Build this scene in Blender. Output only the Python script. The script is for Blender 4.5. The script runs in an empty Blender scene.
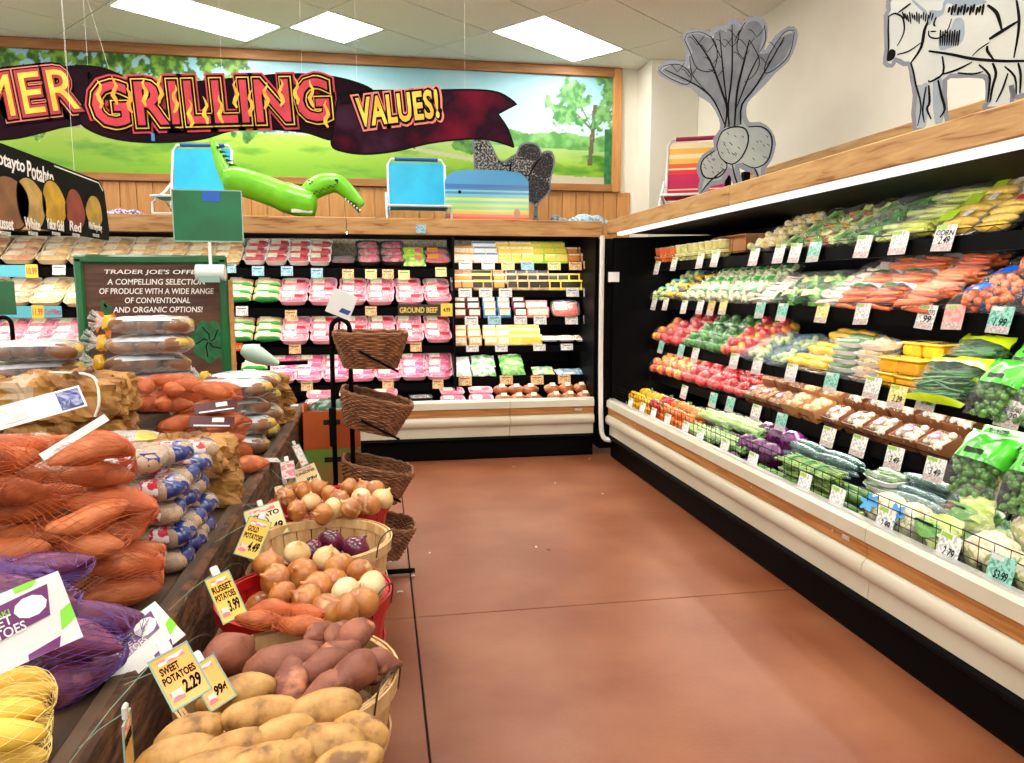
import bpy, bmesh, math, random
import numpy as np
from mathutils import Vector, Matrix, Euler, noise

random.seed(7)
SC = bpy.context.scene
COL = SC.collection
PI = math.pi

# ------------------------------------------------------------------ camera
FPX, VPX, VPY, EYE = 750.0, 380.0, 288.0, 1.5
_phi = math.atan((381.5 - VPY) / FPX)
_psi = math.atan((512 - VPX) / FPX * math.cos(_phi))
CF = Vector((math.sin(_psi) * math.cos(_phi), math.cos(_psi) * math.cos(_phi), -math.sin(_phi)))
CR = Vector((math.cos(_psi), -math.sin(_psi), 0))
CU = Vector((math.sin(_psi) * math.sin(_phi), math.cos(_psi) * math.sin(_phi), math.cos(_phi)))
CO = Vector((0, 0, EYE))
cam_data = bpy.data.cameras.new('camera')
cam_data.sensor_width = 36.0
cam_data.lens = FPX / 1024 * 36.0
cam_data.clip_start = 0.05
cam = bpy.data.objects.new('camera', cam_data)
cam.matrix_world = Matrix(((CR.x, CU.x, -CF.x, CO.x), (CR.y, CU.y, -CF.y, CO.y), (CR.z, CU.z, -CF.z, CO.z), (0, 0, 0, 1)))
COL.objects.link(cam)
SC.camera = cam

# ------------------------------------------------------------------ world, exposure
world = bpy.data.worlds.new('world')
SC.world = world
world.use_nodes = True
world.node_tree.nodes['Background'].inputs[0].default_value = (1.0, 0.97, 0.93, 1)
world.node_tree.nodes['Background'].inputs[1].default_value = 1.0
SC.view_settings.view_transform = 'Standard'
SC.view_settings.look = 'None'
SC.view_settings.exposure = 0.15
SC.view_settings.gamma = 1.0
SC.view_settings.use_curve_mapping = False
TROFFER = 15.0       # strength of the ceiling troffers
CASE_LIGHT = 15.0   # strength of the fluorescent strips in the cases


def ray(u, v):
    return CF + CR * ((u - 512) / FPX) - CU * ((v - 381.5) / FPX)


def at(u, v, X=None, Y=None, Z=None):
    d = ray(u, v)
    if X is not None:
        t = X / d.x
    elif Y is not None:
        t = Y / d.y
    else:
        t = (Z - EYE) / d.z
    return CO + d * t


def at_plane(u, v, p0, n):
    d = ray(u, v)
    return CO + d * ((p0 - CO).dot(n) / d.dot(n))


# ------------------------------------------------------------------ materials
def lin(c):
    if max(c) > 1.0:
        c = [x / 255.0 for x in c]
    return tuple((x / 12.92 if x <= 0.04045 else ((x + 0.055) / 1.055) ** 2.4) for x in c[:3])


MATS = {}


def pm(name, col, col2=None, sc=8, det=3, lo=.38, hi=.62, rough=.5, bump=0, bsc=None, coat=0, metal=0, rnd=0, spec=.5,
       stretch=None, emis=0, trans=0, dist=0.0, dark=None, alpha=1, sss=0):
    if name in MATS:
        return MATS[name]
    m = bpy.data.materials.new(name)
    m.use_nodes = True
    nt = m.node_tree
    N = nt.nodes
    L = nt.links
    b = N['Principled BSDF']
    b.inputs['Roughness'].default_value = rough
    b.inputs['Metallic'].default_value = metal
    b.inputs['Specular IOR Level'].default_value = spec
    b.inputs['Coat Weight'].default_value = coat
    b.inputs['Coat Roughness'].default_value = .12
    b.inputs['Transmission Weight'].default_value = trans
    b.inputs['Alpha'].default_value = alpha
    if sss:
        b.inputs['Subsurface Weight'].default_value = sss
        b.inputs['Subsurface Radius'].default_value = (.02, .012, .008)
        b.inputs['Subsurface Scale'].default_value = .5
    out = None
    vec = None
    if col2 is not None or bump:
        tc = N.new('ShaderNodeTexCoord')
        mp = N.new('ShaderNodeMapping')
        L.new(tc.outputs['Object'], mp.inputs[0])
        if stretch:
            mp.inputs['Scale'].default_value = stretch
        if rnd:
            oi = N.new('ShaderNodeObjectInfo')
            mu = N.new('ShaderNodeMath')
            mu.operation = 'MULTIPLY'
            mu.inputs[1].default_value = 17.0
            L.new(oi.outputs['Random'], mu.inputs[0])
            L.new(mu.outputs[0], mp.inputs['Location'])
        vec = mp.outputs[0]
    if col2 is not None:
        nz = N.new('ShaderNodeTexNoise')
        nz.inputs['Scale'].default_value = sc
        nz.inputs['Detail'].default_value = det
        nz.inputs['Distortion'].default_value = dist
        L.new(vec, nz.inputs['Vector'])
        rp = N.new('ShaderNodeValToRGB')
        e = rp.color_ramp.elements
        e[0].position = lo
        e[1].position = hi
        e[0].color = (*lin(col), 1)
        e[1].color = (*lin(col2), 1)
        if dark is not None:
            el = e.new(min(.99, hi + .12))
            el.color = (*lin(dark), 1)
        L.new(nz.outputs['Fac'], rp.inputs[0])
        out = rp.outputs[0]
    else:
        rgb = N.new('ShaderNodeRGB')
        rgb.outputs[0].default_value = (*lin(col), 1)
        out = rgb.outputs[0]
    if rnd:
        oi2 = N.new('ShaderNodeObjectInfo')
        mr = N.new('ShaderNodeMapRange')
        mr.inputs['To Min'].default_value = 1 - rnd
        mr.inputs['To Max'].default_value = 1 + rnd
        L.new(oi2.outputs['Random'], mr.inputs['Value'])
        hs = N.new('ShaderNodeHueSaturation')
        L.new(mr.outputs[0], hs.inputs['Value'])
        L.new(out, hs.inputs['Color'])
        out = hs.outputs[0]
    L.new(out, b.inputs['Base Color'])
    if emis:
        L.new(out, b.inputs['Emission Color'])
        b.inputs['Emission Strength'].default_value = emis
    if bump:
        n2 = N.new('ShaderNodeTexNoise')
        n2.inputs['Scale'].default_value = bsc or sc * 2
        n2.inputs['Detail'].default_value = 4
        L.new(vec, n2.inputs['Vector'])
        bp = N.new('ShaderNodeBump')
        bp.inputs['Strength'].default_value = bump
        bp.inputs['Distance'].default_value = .01
        L.new(n2.outputs['Fac'], bp.inputs['Height'])
        L.new(bp.outputs[0], b.inputs['Normal'])
        if coat:
            L.new(bp.outputs[0], b.inputs['Coat Normal'])
    MATS[name] = m
    return m


def film(name, tint=(240, 245, 250), a=.10, edge=.5, bsc=30, bump=.5, rough=.12):
    """thin clear plastic: mostly see-through, glossy crinkles"""
    if name in MATS:
        return MATS[name]
    m = bpy.data.materials.new(name)
    m.use_nodes = True
    nt = m.node_tree
    N = nt.nodes
    L = nt.links
    b = N['Principled BSDF']
    b.inputs['Base Color'].default_value = (*lin(tint), 1)
    b.inputs['Roughness'].default_value = rough
    b.inputs['Specular IOR Level'].default_value = .8
    tc = N.new('ShaderNodeTexCoord')
    nz = N.new('ShaderNodeTexNoise')
    nz.inputs['Scale'].default_value = bsc
    nz.inputs['Detail'].default_value = 3
    nz.inputs['Distortion'].default_value = 1.2
    L.new(tc.outputs['Object'], nz.inputs['Vector'])
    bp = N.new('ShaderNodeBump')
    bp.inputs['Strength'].default_value = bump
    bp.inputs['Distance'].default_value = .02
    L.new(nz.outputs['Fac'], bp.inputs['Height'])
    L.new(bp.outputs[0], b.inputs['Normal'])
    lw = N.new('ShaderNodeLayerWeight')
    lw.inputs['Blend'].default_value = .45
    L.new(bp.outputs[0], lw.inputs['Normal'])
    mr = N.new('ShaderNodeMapRange')
    mr.inputs['To Min'].default_value = a
    mr.inputs['To Max'].default_value = edge
    L.new(lw.outputs['Facing'], mr.inputs['Value'])
    tr = N.new('ShaderNodeBsdfTransparent')
    mx = N.new('ShaderNodeMixShader')
    L.new(mr.outputs[0], mx.inputs[0])
    L.new(tr.outputs[0], mx.inputs[1])
    L.new(b.outputs[0], mx.inputs[2])
    L.new(mx.outputs[0], N['Material Output'].inputs['Surface'])
    MATS[name] = m
    return m


def attr_mat(name, rough=.5, coat=0):
    """colour painted per vertex: only for flat prints"""
    if name in MATS:
        return MATS[name]
    m = bpy.data.materials.new(name)
    m.use_nodes = True
    N = m.node_tree.nodes
    a = N.new('ShaderNodeAttribute')
    a.attribute_name = 'print'
    b = N['Principled BSDF']
    b.inputs['Roughness'].default_value = rough
    b.inputs['Coat Weight'].default_value = coat
    m.node_tree.links.new(a.outputs['Color'], b.inputs['Base Color'])
    MATS[name] = m
    return m


def emit(name, col, strength):
    if name in MATS:
        return MATS[name]
    m = bpy.data.materials.new(name)
    m.use_nodes = True
    N = m.node_tree.nodes
    N.remove(N['Principled BSDF'])
    e = N.new('ShaderNodeEmission')
    e.inputs[0].default_value = (*lin(col), 1)
    e.inputs[1].default_value = strength
    m.node_tree.links.new(e.outputs[0], N['Material Output'].inputs['Surface'])
    MATS[name] = m
    return m


# ------------------------------------------------------------------ mesh building
def RT(loc=(0, 0, 0), rot=(0, 0, 0), s=(1, 1, 1)):
    if not hasattr(s, '__len__'):
        s = (s, s, s)
    return Matrix.LocRotScale(Vector(loc), Euler(rot), Vector(s))


def basis(x, y, z, o=(0, 0, 0)):
    x, y, z, o = Vector(x), Vector(y), Vector(z), Vector(o)
    return Matrix(((x.x, y.x, z.x, o.x), (x.y, y.y, z.y, o.y), (x.z, y.z, z.z, o.z), (0, 0, 0, 1)))


FACE_Y = basis((1, 0, 0), (0, 0, 1), (0, -1, 0))       # upright, seen when looking along +Y
FACE_X = basis((0, -1, 0), (0, 0, 1), (-1, 0, 0))      # upright, seen when looking along +X
FACE_L = basis((0, 1, 0), (0, 0, 1), (1, 0, 0))        # upright, seen when looking along -X


def facing(n, roll=0, o=(0, 0, 0)):
    n = Vector(n).normalized()
    x = Vector((0, 0, 1)).cross(n).normalized()
    y = n.cross(x)
    return basis(x, y, n, o) @ Matrix.Rotation(roll, 4, 'Z')


class MB:
    def __init__(s):
        s.v = []
        s.f = []
        s.mi = []
        s.cur = 0

    def add(s, vs, fs, M=None):
        o = len(s.v)
        if M is not None:
            vs = [M @ Vector(p) for p in vs]
        s.v.extend([tuple(p) for p in vs])
        for q in fs:
            s.f.append([i + o for i in q])
            s.mi.append(s.cur)
        return s

    def box(s, c, d, M=None):
        x, y, z = c
        a, b, e = d[0] / 2, d[1] / 2, d[2] / 2
        vs = [(x + i * a, y + j * b, z + k * e) for k in (-1, 1) for j in (-1, 1) for i in (-1, 1)]
        return s.add(vs, [(0, 2, 3, 1), (4, 5, 7, 6), (0, 1, 5, 4), (2, 6, 7, 3), (0, 4, 6, 2), (1, 3, 7, 5)], M)

    def rbox(s, c, d, r=.005, M=None):
        x, y, z = c
        h = [d[0] / 2, d[1] / 2, d[2] / 2]
        r = min(r, min(h) * .9)
        vs = []
        idx = {}
        for k in (-1, 1):
            for j in (-1, 1):
                for i in (-1, 1):
                    for ax in range(3):
                        p = [i * (h[0] - r), j * (h[1] - r), k * (h[2] - r)]
                        p[ax] = (i, j, k)[ax] * h[ax]
                        idx[(i, j, k, ax)] = len(vs)
                        vs.append((x + p[0], y + p[1], z + p[2]))
        fs = []
        for ax in range(3):
            o1, o2 = [a for a in range(3) if a != ax]
            for sg in (-1, 1):
                q = []
                for a, b in ((-1, -1), (1, -1), (1, 1), (-1, 1)):
                    t = [0, 0, 0]
                    t[ax] = sg
                    t[o1] = a
                    t[o2] = b
                    q.append(idx[(*t, ax)])
                fs.append(q)
            for a in (-1, 1):
                for b in (-1, 1):
                    q = []
                    for e in (-1, 1):
                        t = [0, 0, 0]
                        t[ax] = e
                        t[o1] = a
                        t[o2] = b
                        pr = [idx[(*t, o1)], idx[(*t, o2)]]
                        q += pr if e == -1 else pr[::-1]
                    fs.append(q)
        for k in (-1, 1):
            for j in (-1, 1):
                for i in (-1, 1):
                    fs.append([idx[(i, j, k, a)] for a in range(3)])
        return s.add(vs, fs, M)

    def tube(s, pts, r, n=6, cap=True, M=None, closed=False):
        pts = [Vector(p) for p in pts]
        m = len(pts)
        rs = r if hasattr(r, '__len__') else [r] * m
        vs = []
        up = None
        for i, p in enumerate(pts):
            if closed:
                t = pts[(i + 1) % m] - pts[i - 1]
            else:
                t = pts[min(i + 1, m - 1)] - pts[max(i - 1, 0)]
            t = t.normalized() if t.length > 1e-9 else Vector((0, 0, 1))
            if up is None:
                up = Vector((0, 0, 1)) if abs(t.z) < .9 else Vector((1, 0, 0))
            a = t.cross(up)
            a = a.normalized() if a.length > 1e-6 else t.orthogonal().normalized()
            b = a.cross(t).normalized()
            up = b
            for j in range(n):
                w = 2 * PI * j / n
                vs.append(p + (a * math.cos(w) + b * math.sin(w)) * rs[i])
        fs = []
        for i in range(m if closed else m - 1):
            i2 = (i + 1) % m
            for j in range(n):
                fs.append((i * n + j, i * n + (j + 1) % n, i2 * n + (j + 1) % n, i2 * n + j))
        if cap and not closed:
            fs.append(list(range(n))[::-1])
            fs.append([(m - 1) * n + j for j in range(n)])
        return s.add(vs, fs, M)

    def ell(s, c, r, nu=12, nv=8, M=None, fn=None, axis=2):
        """lat-long ellipsoid, poles on the given axis; fn(unit vector) -> (scale xyz)"""
        vs = []
        def pt(d):
            d = Vector(d)
            k = fn(d) if fn else 1.0
            return (c[0] + d.x * r[0] * k, c[1] + d.y * r[1] * k, c[2] + d.z * r[2] * k)
        def ax(a, b, h):
            return ((a, b, h), (h, a, b), (b, h, a))[(2, 0, 1).index(axis)] if axis != 2 else (a, b, h)
        def ax2(a, b, h):
            if axis == 2:
                return (a, b, h)
            if axis == 0:
                return (h, a, b)
            return (a, h, b)
        vs.append(pt(ax2(0, 0, -1)))
        for i in range(1, nv):
            ph = -PI / 2 + PI * i / nv
            for j in range(nu):
                th = 2 * PI * j / nu
                vs.append(pt(ax2(math.cos(ph) * math.cos(th), math.cos(ph) * math.sin(th), math.sin(ph))))
        vs.append(pt(ax2(0, 0, 1)))
        fs = []
        for j in range(nu):
            fs.append((0, 1 + (j + 1) % nu, 1 + j))
            for i in range(nv - 2):
                a = 1 + i * nu
                b = a + nu
                fs.append((a + j, a + (j + 1) % nu, b + (j + 1) % nu, b + j))
            a = 1 + (nv - 2) * nu
            fs.append((a + j, a + (j + 1) % nu, len(vs) - 1))
        return s.add(vs, fs, M)

    def lathe(s, prof, n=24, c=(0, 0, 0), M=None, closed=False):
        vs = []
        for r, z in prof:
            for j in range(n):
                w = 2 * PI * j / n
                vs.append((c[0] + r * math.cos(w), c[1] + r * math.sin(w), c[2] + z))
        fs = []
        m = len(prof)
        for i in range(m if closed else m - 1):
            i2 = (i + 1) % m
            for j in range(n):
                fs.append((i * n + j, i * n + (j + 1) % n, i2 * n + (j + 1) % n, i2 * n + j))
        if not closed:
            if prof[0][0] > 1e-5:
                fs.append(list(range(n))[::-1])
            if prof[-1][0] > 1e-5:
                fs.append([(m - 1) * n + j for j in range(n)])
        return s.add(vs, fs, M)

    def prism(s, poly, z0, z1, M=None):
        n = len(poly)
        vs = [(x, y, z0) for x, y in poly] + [(x, y, z1) for x, y in poly]
        fs = [list(range(n))[::-1], list(range(n, 2 * n))]
        for i in range(n):
            j = (i + 1) % n
            fs.append((i, j, n + j, n + i))
        return s.add(vs, fs, M)

    def sheet(s, fn, nu, nv, M=None, thick=0, cu=False):
        vs = [fn(i / nu, j / nv) for i in range(nu + 1) for j in range(nv + 1)]
        fs = []
        for i in range(nu):
            for j in range(nv):
                a = i * (nv + 1) + j
                fs.append((a, a + nv + 1, a + nv + 2, a + 1))
        return s.add(vs, fs, M)

    def ribbon(s, pts, w, z0=0, z1=.001, M=None):
        """flat stroke in the XY plane along 2-D pts, with its own thickness"""
        P = [Vector((p[0], p[1])) for p in pts]
        m = len(P)
        ws = w if hasattr(w, '__len__') else [w] * m
        lo, hi = [], []
        for i in range(m):
            t = P[min(i + 1, m - 1)] - P[max(i - 1, 0)]
            t = t.normalized() if t.length > 1e-9 else Vector((1, 0))
            nn = Vector((-t.y, t.x)) * ws[i] / 2
            lo.append(P[i] - nn)
            hi.append(P[i] + nn)
        vs = []
        for a, b in zip(lo, hi):
            vs += [(a.x, a.y, z1), (b.x, b.y, z1), (a.x, a.y, z0), (b.x, b.y, z0)]
        fs = []
        for i in range(m - 1):
            a = 4 * i
            b = a + 4
            fs += [(a, b, b + 1, a + 1), (a, a + 2, b + 2, b), (a + 1, b + 1, b + 3, a + 3)]
        fs += [(0, 1, 3, 2), (4 * m - 4, 4 * m - 2, 4 * m - 1, 4 * m - 3)]
        return s.add(vs, fs, M)

    def mesh(s, name, mats, smooth=True, angle=35, recalc=True):
        me = bpy.data.meshes.new(name)
        me.from_pydata(s.v, [], s.f)
        if not isinstance(mats, (list, tuple)):
            mats = [mats]
        for m in mats:
            me.materials.append(m)
        if len(mats) > 1:
            me.polygons.foreach_set('material_index', s.mi)
        if recalc:
            bm = bmesh.new()
            bm.from_mesh(me)
            bmesh.ops.recalc_face_normals(bm, faces=bm.faces)
            bm.to_mesh(me)
            bm.free()
        me.polygons.foreach_set('use_smooth', [smooth] * len(me.polygons))
        if smooth and angle < 180:
            me.set_sharp_from_angle(angle=math.radians(angle))
        me.update()
        return me


def obj(name, mesh, parent=None, M=None, kind=None, label=None):
    o = bpy.data.objects.new(name, mesh)
    COL.objects.link(o)
    if parent is not None:
        o.parent = parent
    if M is not None:
        if parent is None:
            o.matrix_world = M
        else:
            o.matrix_local = M
    if kind:
        o['kind'] = kind
    if label:
        o['label'] = label
    return o


LABELS = {}


def tag(o, label, cat, group=None):
    o['label'] = label
    o['category'] = cat
    if group:
        o['group'] = group
    LABELS[label] = LABELS.get(label, 0) + 1
    return o


def thing(name, label, cat, M=None, group=None):
    o = bpy.data.objects.new(name, None)
    o.empty_display_size = .05
    COL.objects.link(o)
    if M is not None:
        o.matrix_world = M
    return tag(o, label, cat, group)


def spawn(recipe, name, label, cat, M=None, group=None):
    """recipe: list of (part name, mesh, local matrix or None, [sub-parts])"""
    if len(recipe) == 1 and not recipe[0][3]:
        o = obj(name, recipe[0][1], None, (M or Matrix()) @ (recipe[0][2] or Matrix()))
        return tag(o, label, cat, group)
    t = thing(name, label, cat, M, group)
    for pn, me, lm, subs in recipe:
        p = obj(pn, me, t, lm)
        for sn, sm, slm, _ in subs:
            obj(sn, sm, p, slm)
    return t


def P(name, mesh, M=None, subs=()):
    return (name, mesh, M, list(subs))


ORD = ['first', 'second', 'third', 'fourth', 'fifth', 'sixth', 'seventh', 'eighth', 'ninth', 'tenth', 'eleventh', 'twelfth',
       'thirteenth', 'fourteenth', 'fifteenth', 'sixteenth', 'seventeenth', 'eighteenth', 'nineteenth', 'twentieth']
for _t, _n in (('twenty', 'thirtieth'), ('thirty', 'fortieth'), ('forty', 'fiftieth'), ('fifty', 'sixtieth'), ('sixty', 'seventieth'), ('seventy', 'eightieth')):
    ORD += [_t + '-' + o for o in ORD[:9]] + [_n]


def txt(s, w, h, mat, ext=.001, bold=0.0, shear=0.0, space=1.0):
    """lettering as a mesh, centred on the origin in XY and fitted to w x h"""
    cu = bpy.data.curves.new('lettering', 'FONT')
    cu.body = s
    cu.align_x = 'CENTER'
    cu.size = 1
    cu.offset = bold
    cu.shear = shear
    cu.space_character = space
    cu.resolution_u = 3
    cu.extrude = .01
    o = bpy.data.objects.new('lettering', cu)
    me = bpy.data.meshes.new_from_object(o)
    bpy.data.objects.remove(o)
    bpy.data.curves.remove(cu)
    n = len(me.vertices)
    co = np.empty(n * 3, 'f')
    me.vertices.foreach_get('co', co)
    co = co.reshape(-1, 3)
    a, b = co.min(0), co.max(0)
    co[:, 0] = (co[:, 0] - (a[0] + b[0]) / 2) * w / max(b[0] - a[0], 1e-6)
    co[:, 1] = (co[:, 1] - (a[1] + b[1]) / 2) * (h / max(b[1] - a[1], 1e-6) if h else w / max(b[0] - a[0], 1e-6))
    co[:, 2] = np.where(co[:, 2] > 0, ext, 0)
    me.vertices.foreach_set('co', co.ravel())
    me.materials.clear()
    me.materials.append(mat)
    me.update()
    return me


def warp(me, fn):
    for v in me.vertices:
        v.co = Vector(fn(v.co))
    me.update()
    return me


def cat_spline(pts, n=6, closed=False):
    """Catmull-Rom through the points"""
    P_ = [Vector(p) for p in pts]
    m = len(P_)
    out = []
    for i in range(m if closed else m - 1):
        if closed:
            p0, p1, p2, p3 = P_[i - 1], P_[i], P_[(i + 1) % m], P_[(i + 2) % m]
        else:
            p0, p1, p2, p3 = P_[max(i - 1, 0)], P_[i], P_[i + 1], P_[min(i + 2, m - 1)]
        for k in range(n):
            t = k / n
            out.append(.5 * ((2 * p1) + (p2 - p0) * t + (2 * p0 - 5 * p1 + 4 * p2 - p3) * t * t + (3 * p1 - p0 - 3 * p2 + p3) * t ** 3))
    if not closed:
        out.append(P_[-1])
    return out
# ================================================================== SETTING
CEIL = 3.75
RX0, RX1, RY0, RY1 = -6.0, 3.2, -3.0, 7.8
m_floor = pm('stained_concrete', (124, 66, 38), (150, 94, 64), sc=1.9, det=12, lo=.34, hi=.68, rough=.36, bump=.08, bsc=60, spec=.45)
m_joint = pm('joint_black', (28, 20, 17), rough=.9)
m_wall = pm('cream_paint', (232, 227, 212), (240, 236, 224), sc=1.5, rough=.7)
m_tile = pm('acoustic_tile', (244, 241, 232), (222, 218, 206), sc=90, det=4, lo=.45, hi=.75, rough=.9, bump=.35, bsc=70)
m_gapshade = pm('ceiling_gap_shade', (84, 80, 72), rough=.8)  # grey backing in the tile gaps: shadow lines of white T-bars put into colour
m_wood = pm('pine', (206, 166, 108), (184, 138, 82), sc=3.6, det=8, lo=.3, hi=.58, rough=.55, stretch=(1, 9, 9), bump=.15, bsc=6, dist=.6, dark=(140, 88, 44), rnd=.05)
m_woody = pm('pine_lengthwise', (206, 166, 108), (184, 138, 82), sc=3.6, det=8, lo=.3, hi=.58, rough=.55, stretch=(9, 1, 9), bump=.15, bsc=6, dist=.6, dark=(140, 88, 44), rnd=.05)
m_woodv = pm('pine_upright', (212, 154, 90), (188, 126, 66), sc=3.0, det=6, lo=.3, hi=.72, rough=.55, stretch=(9, 9, 1), bump=.1, bsc=6, dist=.6, rnd=.07)
m_frame = pm('frame_pine', (176, 122, 66), (146, 94, 46), sc=3.0, det=6, lo=.3, hi=.72, rough=.5, stretch=(1.2, 9, 9), bump=.1, bsc=6)

# floor: base and cast slabs with open saw-cut joints
fl = obj('floor', MB().box(((RX0 + RX1) / 2, (RY0 + RY1) / 2, -.03), (RX1 - RX0, RY1 - RY0, .04)).mesh('floor', m_joint, False), kind='structure')
gx = [RX0, -3.2, .125, RX1]
gy = [RY0, -.4, 3.31, RY1]
for i in range(3):
    for j in range(3):
        x0, x1, y0, y1 = gx[i] + .004, gx[i + 1] - .004, gy[j] + .004, gy[j + 1] - .004
        obj('floor_slab', MB().rbox(((x0 + x1) / 2, (y0 + y1) / 2, -.005), (x1 - x0, y1 - y0, .01), .002).mesh('floor_slab', m_floor, False), fl)

# walls
wb = obj('wall_back', MB().box(((RX0 + RX1) / 2, RY1 + .05, CEIL / 2), (RX1 - RX0, .1, CEIL)).mesh('wall_back', m_wall, False), kind='structure')
obj('wall_right', MB().box((RX1 + .05, (RY0 + RY1) / 2 + .05, CEIL / 2), (.1, RY1 - RY0 + .1, CEIL)).mesh('wall_right', m_wall, False), kind='structure')
pl_ = at(651, 90, Y=7.4)
obj('wall_corner', MB().rbox(((pl_.x + RX1) / 2, 7.6, CEIL / 2), (RX1 - pl_.x, .4, CEIL - .002), .006).mesh('wall_corner', m_wall, False), kind='structure')

# ceiling: grid rotated in plan, tiles each a piece, lights in the same lattice
ca, sa = math.cos(math.radians(38.4)), math.sin(math.radians(38.4))
AX, BX = Vector((ca, sa)), Vector((-sa, ca))
A0, B0, DA, DB = 2.56, 4.16, 1.25, .625


def clip_rect(poly):
    def cl(ps, f, inter):
        o = []
        for i in range(len(ps)):
            a, b = ps[i - 1], ps[i]
            if f(b):
                if not f(a):
                    o.append(inter(a, b))
                o.append(b)
            elif f(a):
                o.append(inter(a, b))
        return o
    for ax, lim, sg in ((0, RX0, 1), (0, RX1, -1), (1, RY0, 1), (1, RY1, -1)):
        if not poly:
            return []
        poly = cl(poly, lambda p: sg * (p[ax] - lim) >= 0, lambda a, b: a + (b - a) * ((lim - a[ax]) / (b[ax] - a[ax])))
    return poly


ce = obj('ceiling', MB().box(((RX0 + RX1) / 2, (RY0 + RY1) / 2, CEIL + .035), (RX1 - RX0, RY1 - RY0, .03)).mesh('ceiling', m_gapshade, False), kind='structure')
LIGHT_CELLS = {}
m_diff = emit('troffer_light', (255, 250, 240), TROFFER)
m_white = pm('white_enamel', (240, 240, 238), rough=.4)


def cell(i, j, fa=0, fb=1, g=.0065):
    c = []
    for a, b in ((fa, 0), (fb, 0), (fb, 1), (fa, 1)):
        aa = A0 + (i + a) * DA + (g if a == fa else -g)
        bb = B0 + (j + b) * DB + (g if b == 0 else -g)
        c.append(AX * aa + BX * bb)
    return c


def is_light(i, j):
    if (i, j) == (1, 2):
        return 'half'
    return 'full' if (i % 2 == 0 and j % 3 == 0) else None


n_l = 0
LPOS = []
for i in range(-9, 8):
    for j in range(-16, 16):
        k = is_light(i, j)
        rects = [(0, 1, k == 'full')] if k != 'half' else [(0, .5, True), (.5, 1, False)]
        for fa, fb, lit in rects:
            c = cell(i, j, fa, fb)
            poly = clip_rect(c)
            if len(poly) < 3:
                continue
            if lit and len(poly) == 4 and all(abs((p - q).length) < 1e-4 for p, q in zip(sorted(poly, key=lambda v: (v.x, v.y)), sorted(c, key=lambda v: (v.x, v.y)))):
                LPOS.append((i, j, c))
                continue
            cx = sum((p.x for p in poly)) / len(poly)
            cy = sum((p.y for p in poly)) / len(poly)
            me = MB().prism([(p.x - cx, p.y - cy) for p in poly], 0, .02).mesh('ceiling_tile', m_tile, False)
            obj('ceiling_tile', me, ce, Matrix.Translation((cx, cy, CEIL)))
for i, j, c in LPOS:
    mid = sum(c, Vector((0, 0))) / 4
    if (i, j) == (2, 0):
        lb = 'long bright ceiling light panel above the right end of the painted mural'
    elif (i, j) == (0, 3):
        lb = 'long bright ceiling light panel above the word on the grilling banner'
    elif (i, j) == (1, 2):
        lb = 'square bright ceiling light panel between the two long ones'
    else:
        n_l += 1
        lb = 'long ceiling light panel out of view above the shop floor'
    t = thing('ceiling_light', lb, 'ceiling light', Matrix.Translation((mid.x, mid.y, CEIL)), 'ceiling light panels')
    q = [p - mid for p in c]
    fr = MB()
    for s_ in range(4):
        a, b = q[s_], q[(s_ + 1) % 4]
        ai, bi = a * .0 + a - a.normalized() * .035, b - b.normalized() * .035
        fr.prism([tuple(a), tuple(b), tuple(bi), tuple(ai)], 0, .015)
    obj('frame', fr.mesh('frame', m_white, False), t)
    obj('diffuser', MB().prism([tuple(p - p.normalized() * .03) for p in q], .006, .012).mesh('diffuser', m_diff, False), t)

# wood on the back wall: upright planks, caps, mural frame
for k in range(50):
    x = -4.4 + k * .148
    if x > 2.62:
        break
    obj('plank', MB().rbox((0, 0, 0), (.143, .02, 1.4), .004).mesh('plank', m_woodv, False) if k == 0 else PLK, wb, Matrix.Translation((x, RY1 - .012, 1.80)))
    if k == 0:
        PLK = bpy.data.objects['plank'].data
FZ0, FZ1, FXR, FXL = 2.578, 3.655, 2.42, -4.4


def board(name, c, d, mat, kind='structure'):
    return obj(name, MB().rbox((0, 0, 0), d, .006).mesh(name, mat, False), None, Matrix.Translation(c), kind)


trim_n = [0]


def trim(c, d, mat):
    trim_n[0] += 1
    return board('trim_%d' % trim_n[0], c, d, mat)


trim(((FXL + FXR) / 2, RY1 - .03, FZ0 - .04), (FXR - FXL, .05, .075), m_frame)
trim(((FXL + FXR + .09) / 2, RY1 - .03, FZ1 + .045), (FXR - FXL + .09, .05, .09), m_frame)
trim((FXR + .045, RY1 - .03, (FZ0 - .08 + FZ1 + .09) / 2), (.09, .052, FZ1 - FZ0 + .17), m_woodv)
trim((RX1 - .018, 2.0, 2.27), (.03, 9.4, .44), m_woody)

# the painted mural: a flat print, colours per vertex of a fine grid
NU, NV = 640, 112
MXW, MZH = FXR - FXL, FZ1 - FZ0


def nz(x, y, s, o=0):
    return noise.fractal(Vector((x * s + o, y * s - o, o * .37)), 1.0, 2.0, 4)


def mixc(a, b, t):
    t = max(0, min(1, t))
    return tuple(a[i] + (b[i] - a[i]) * t for i in range(3))


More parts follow.
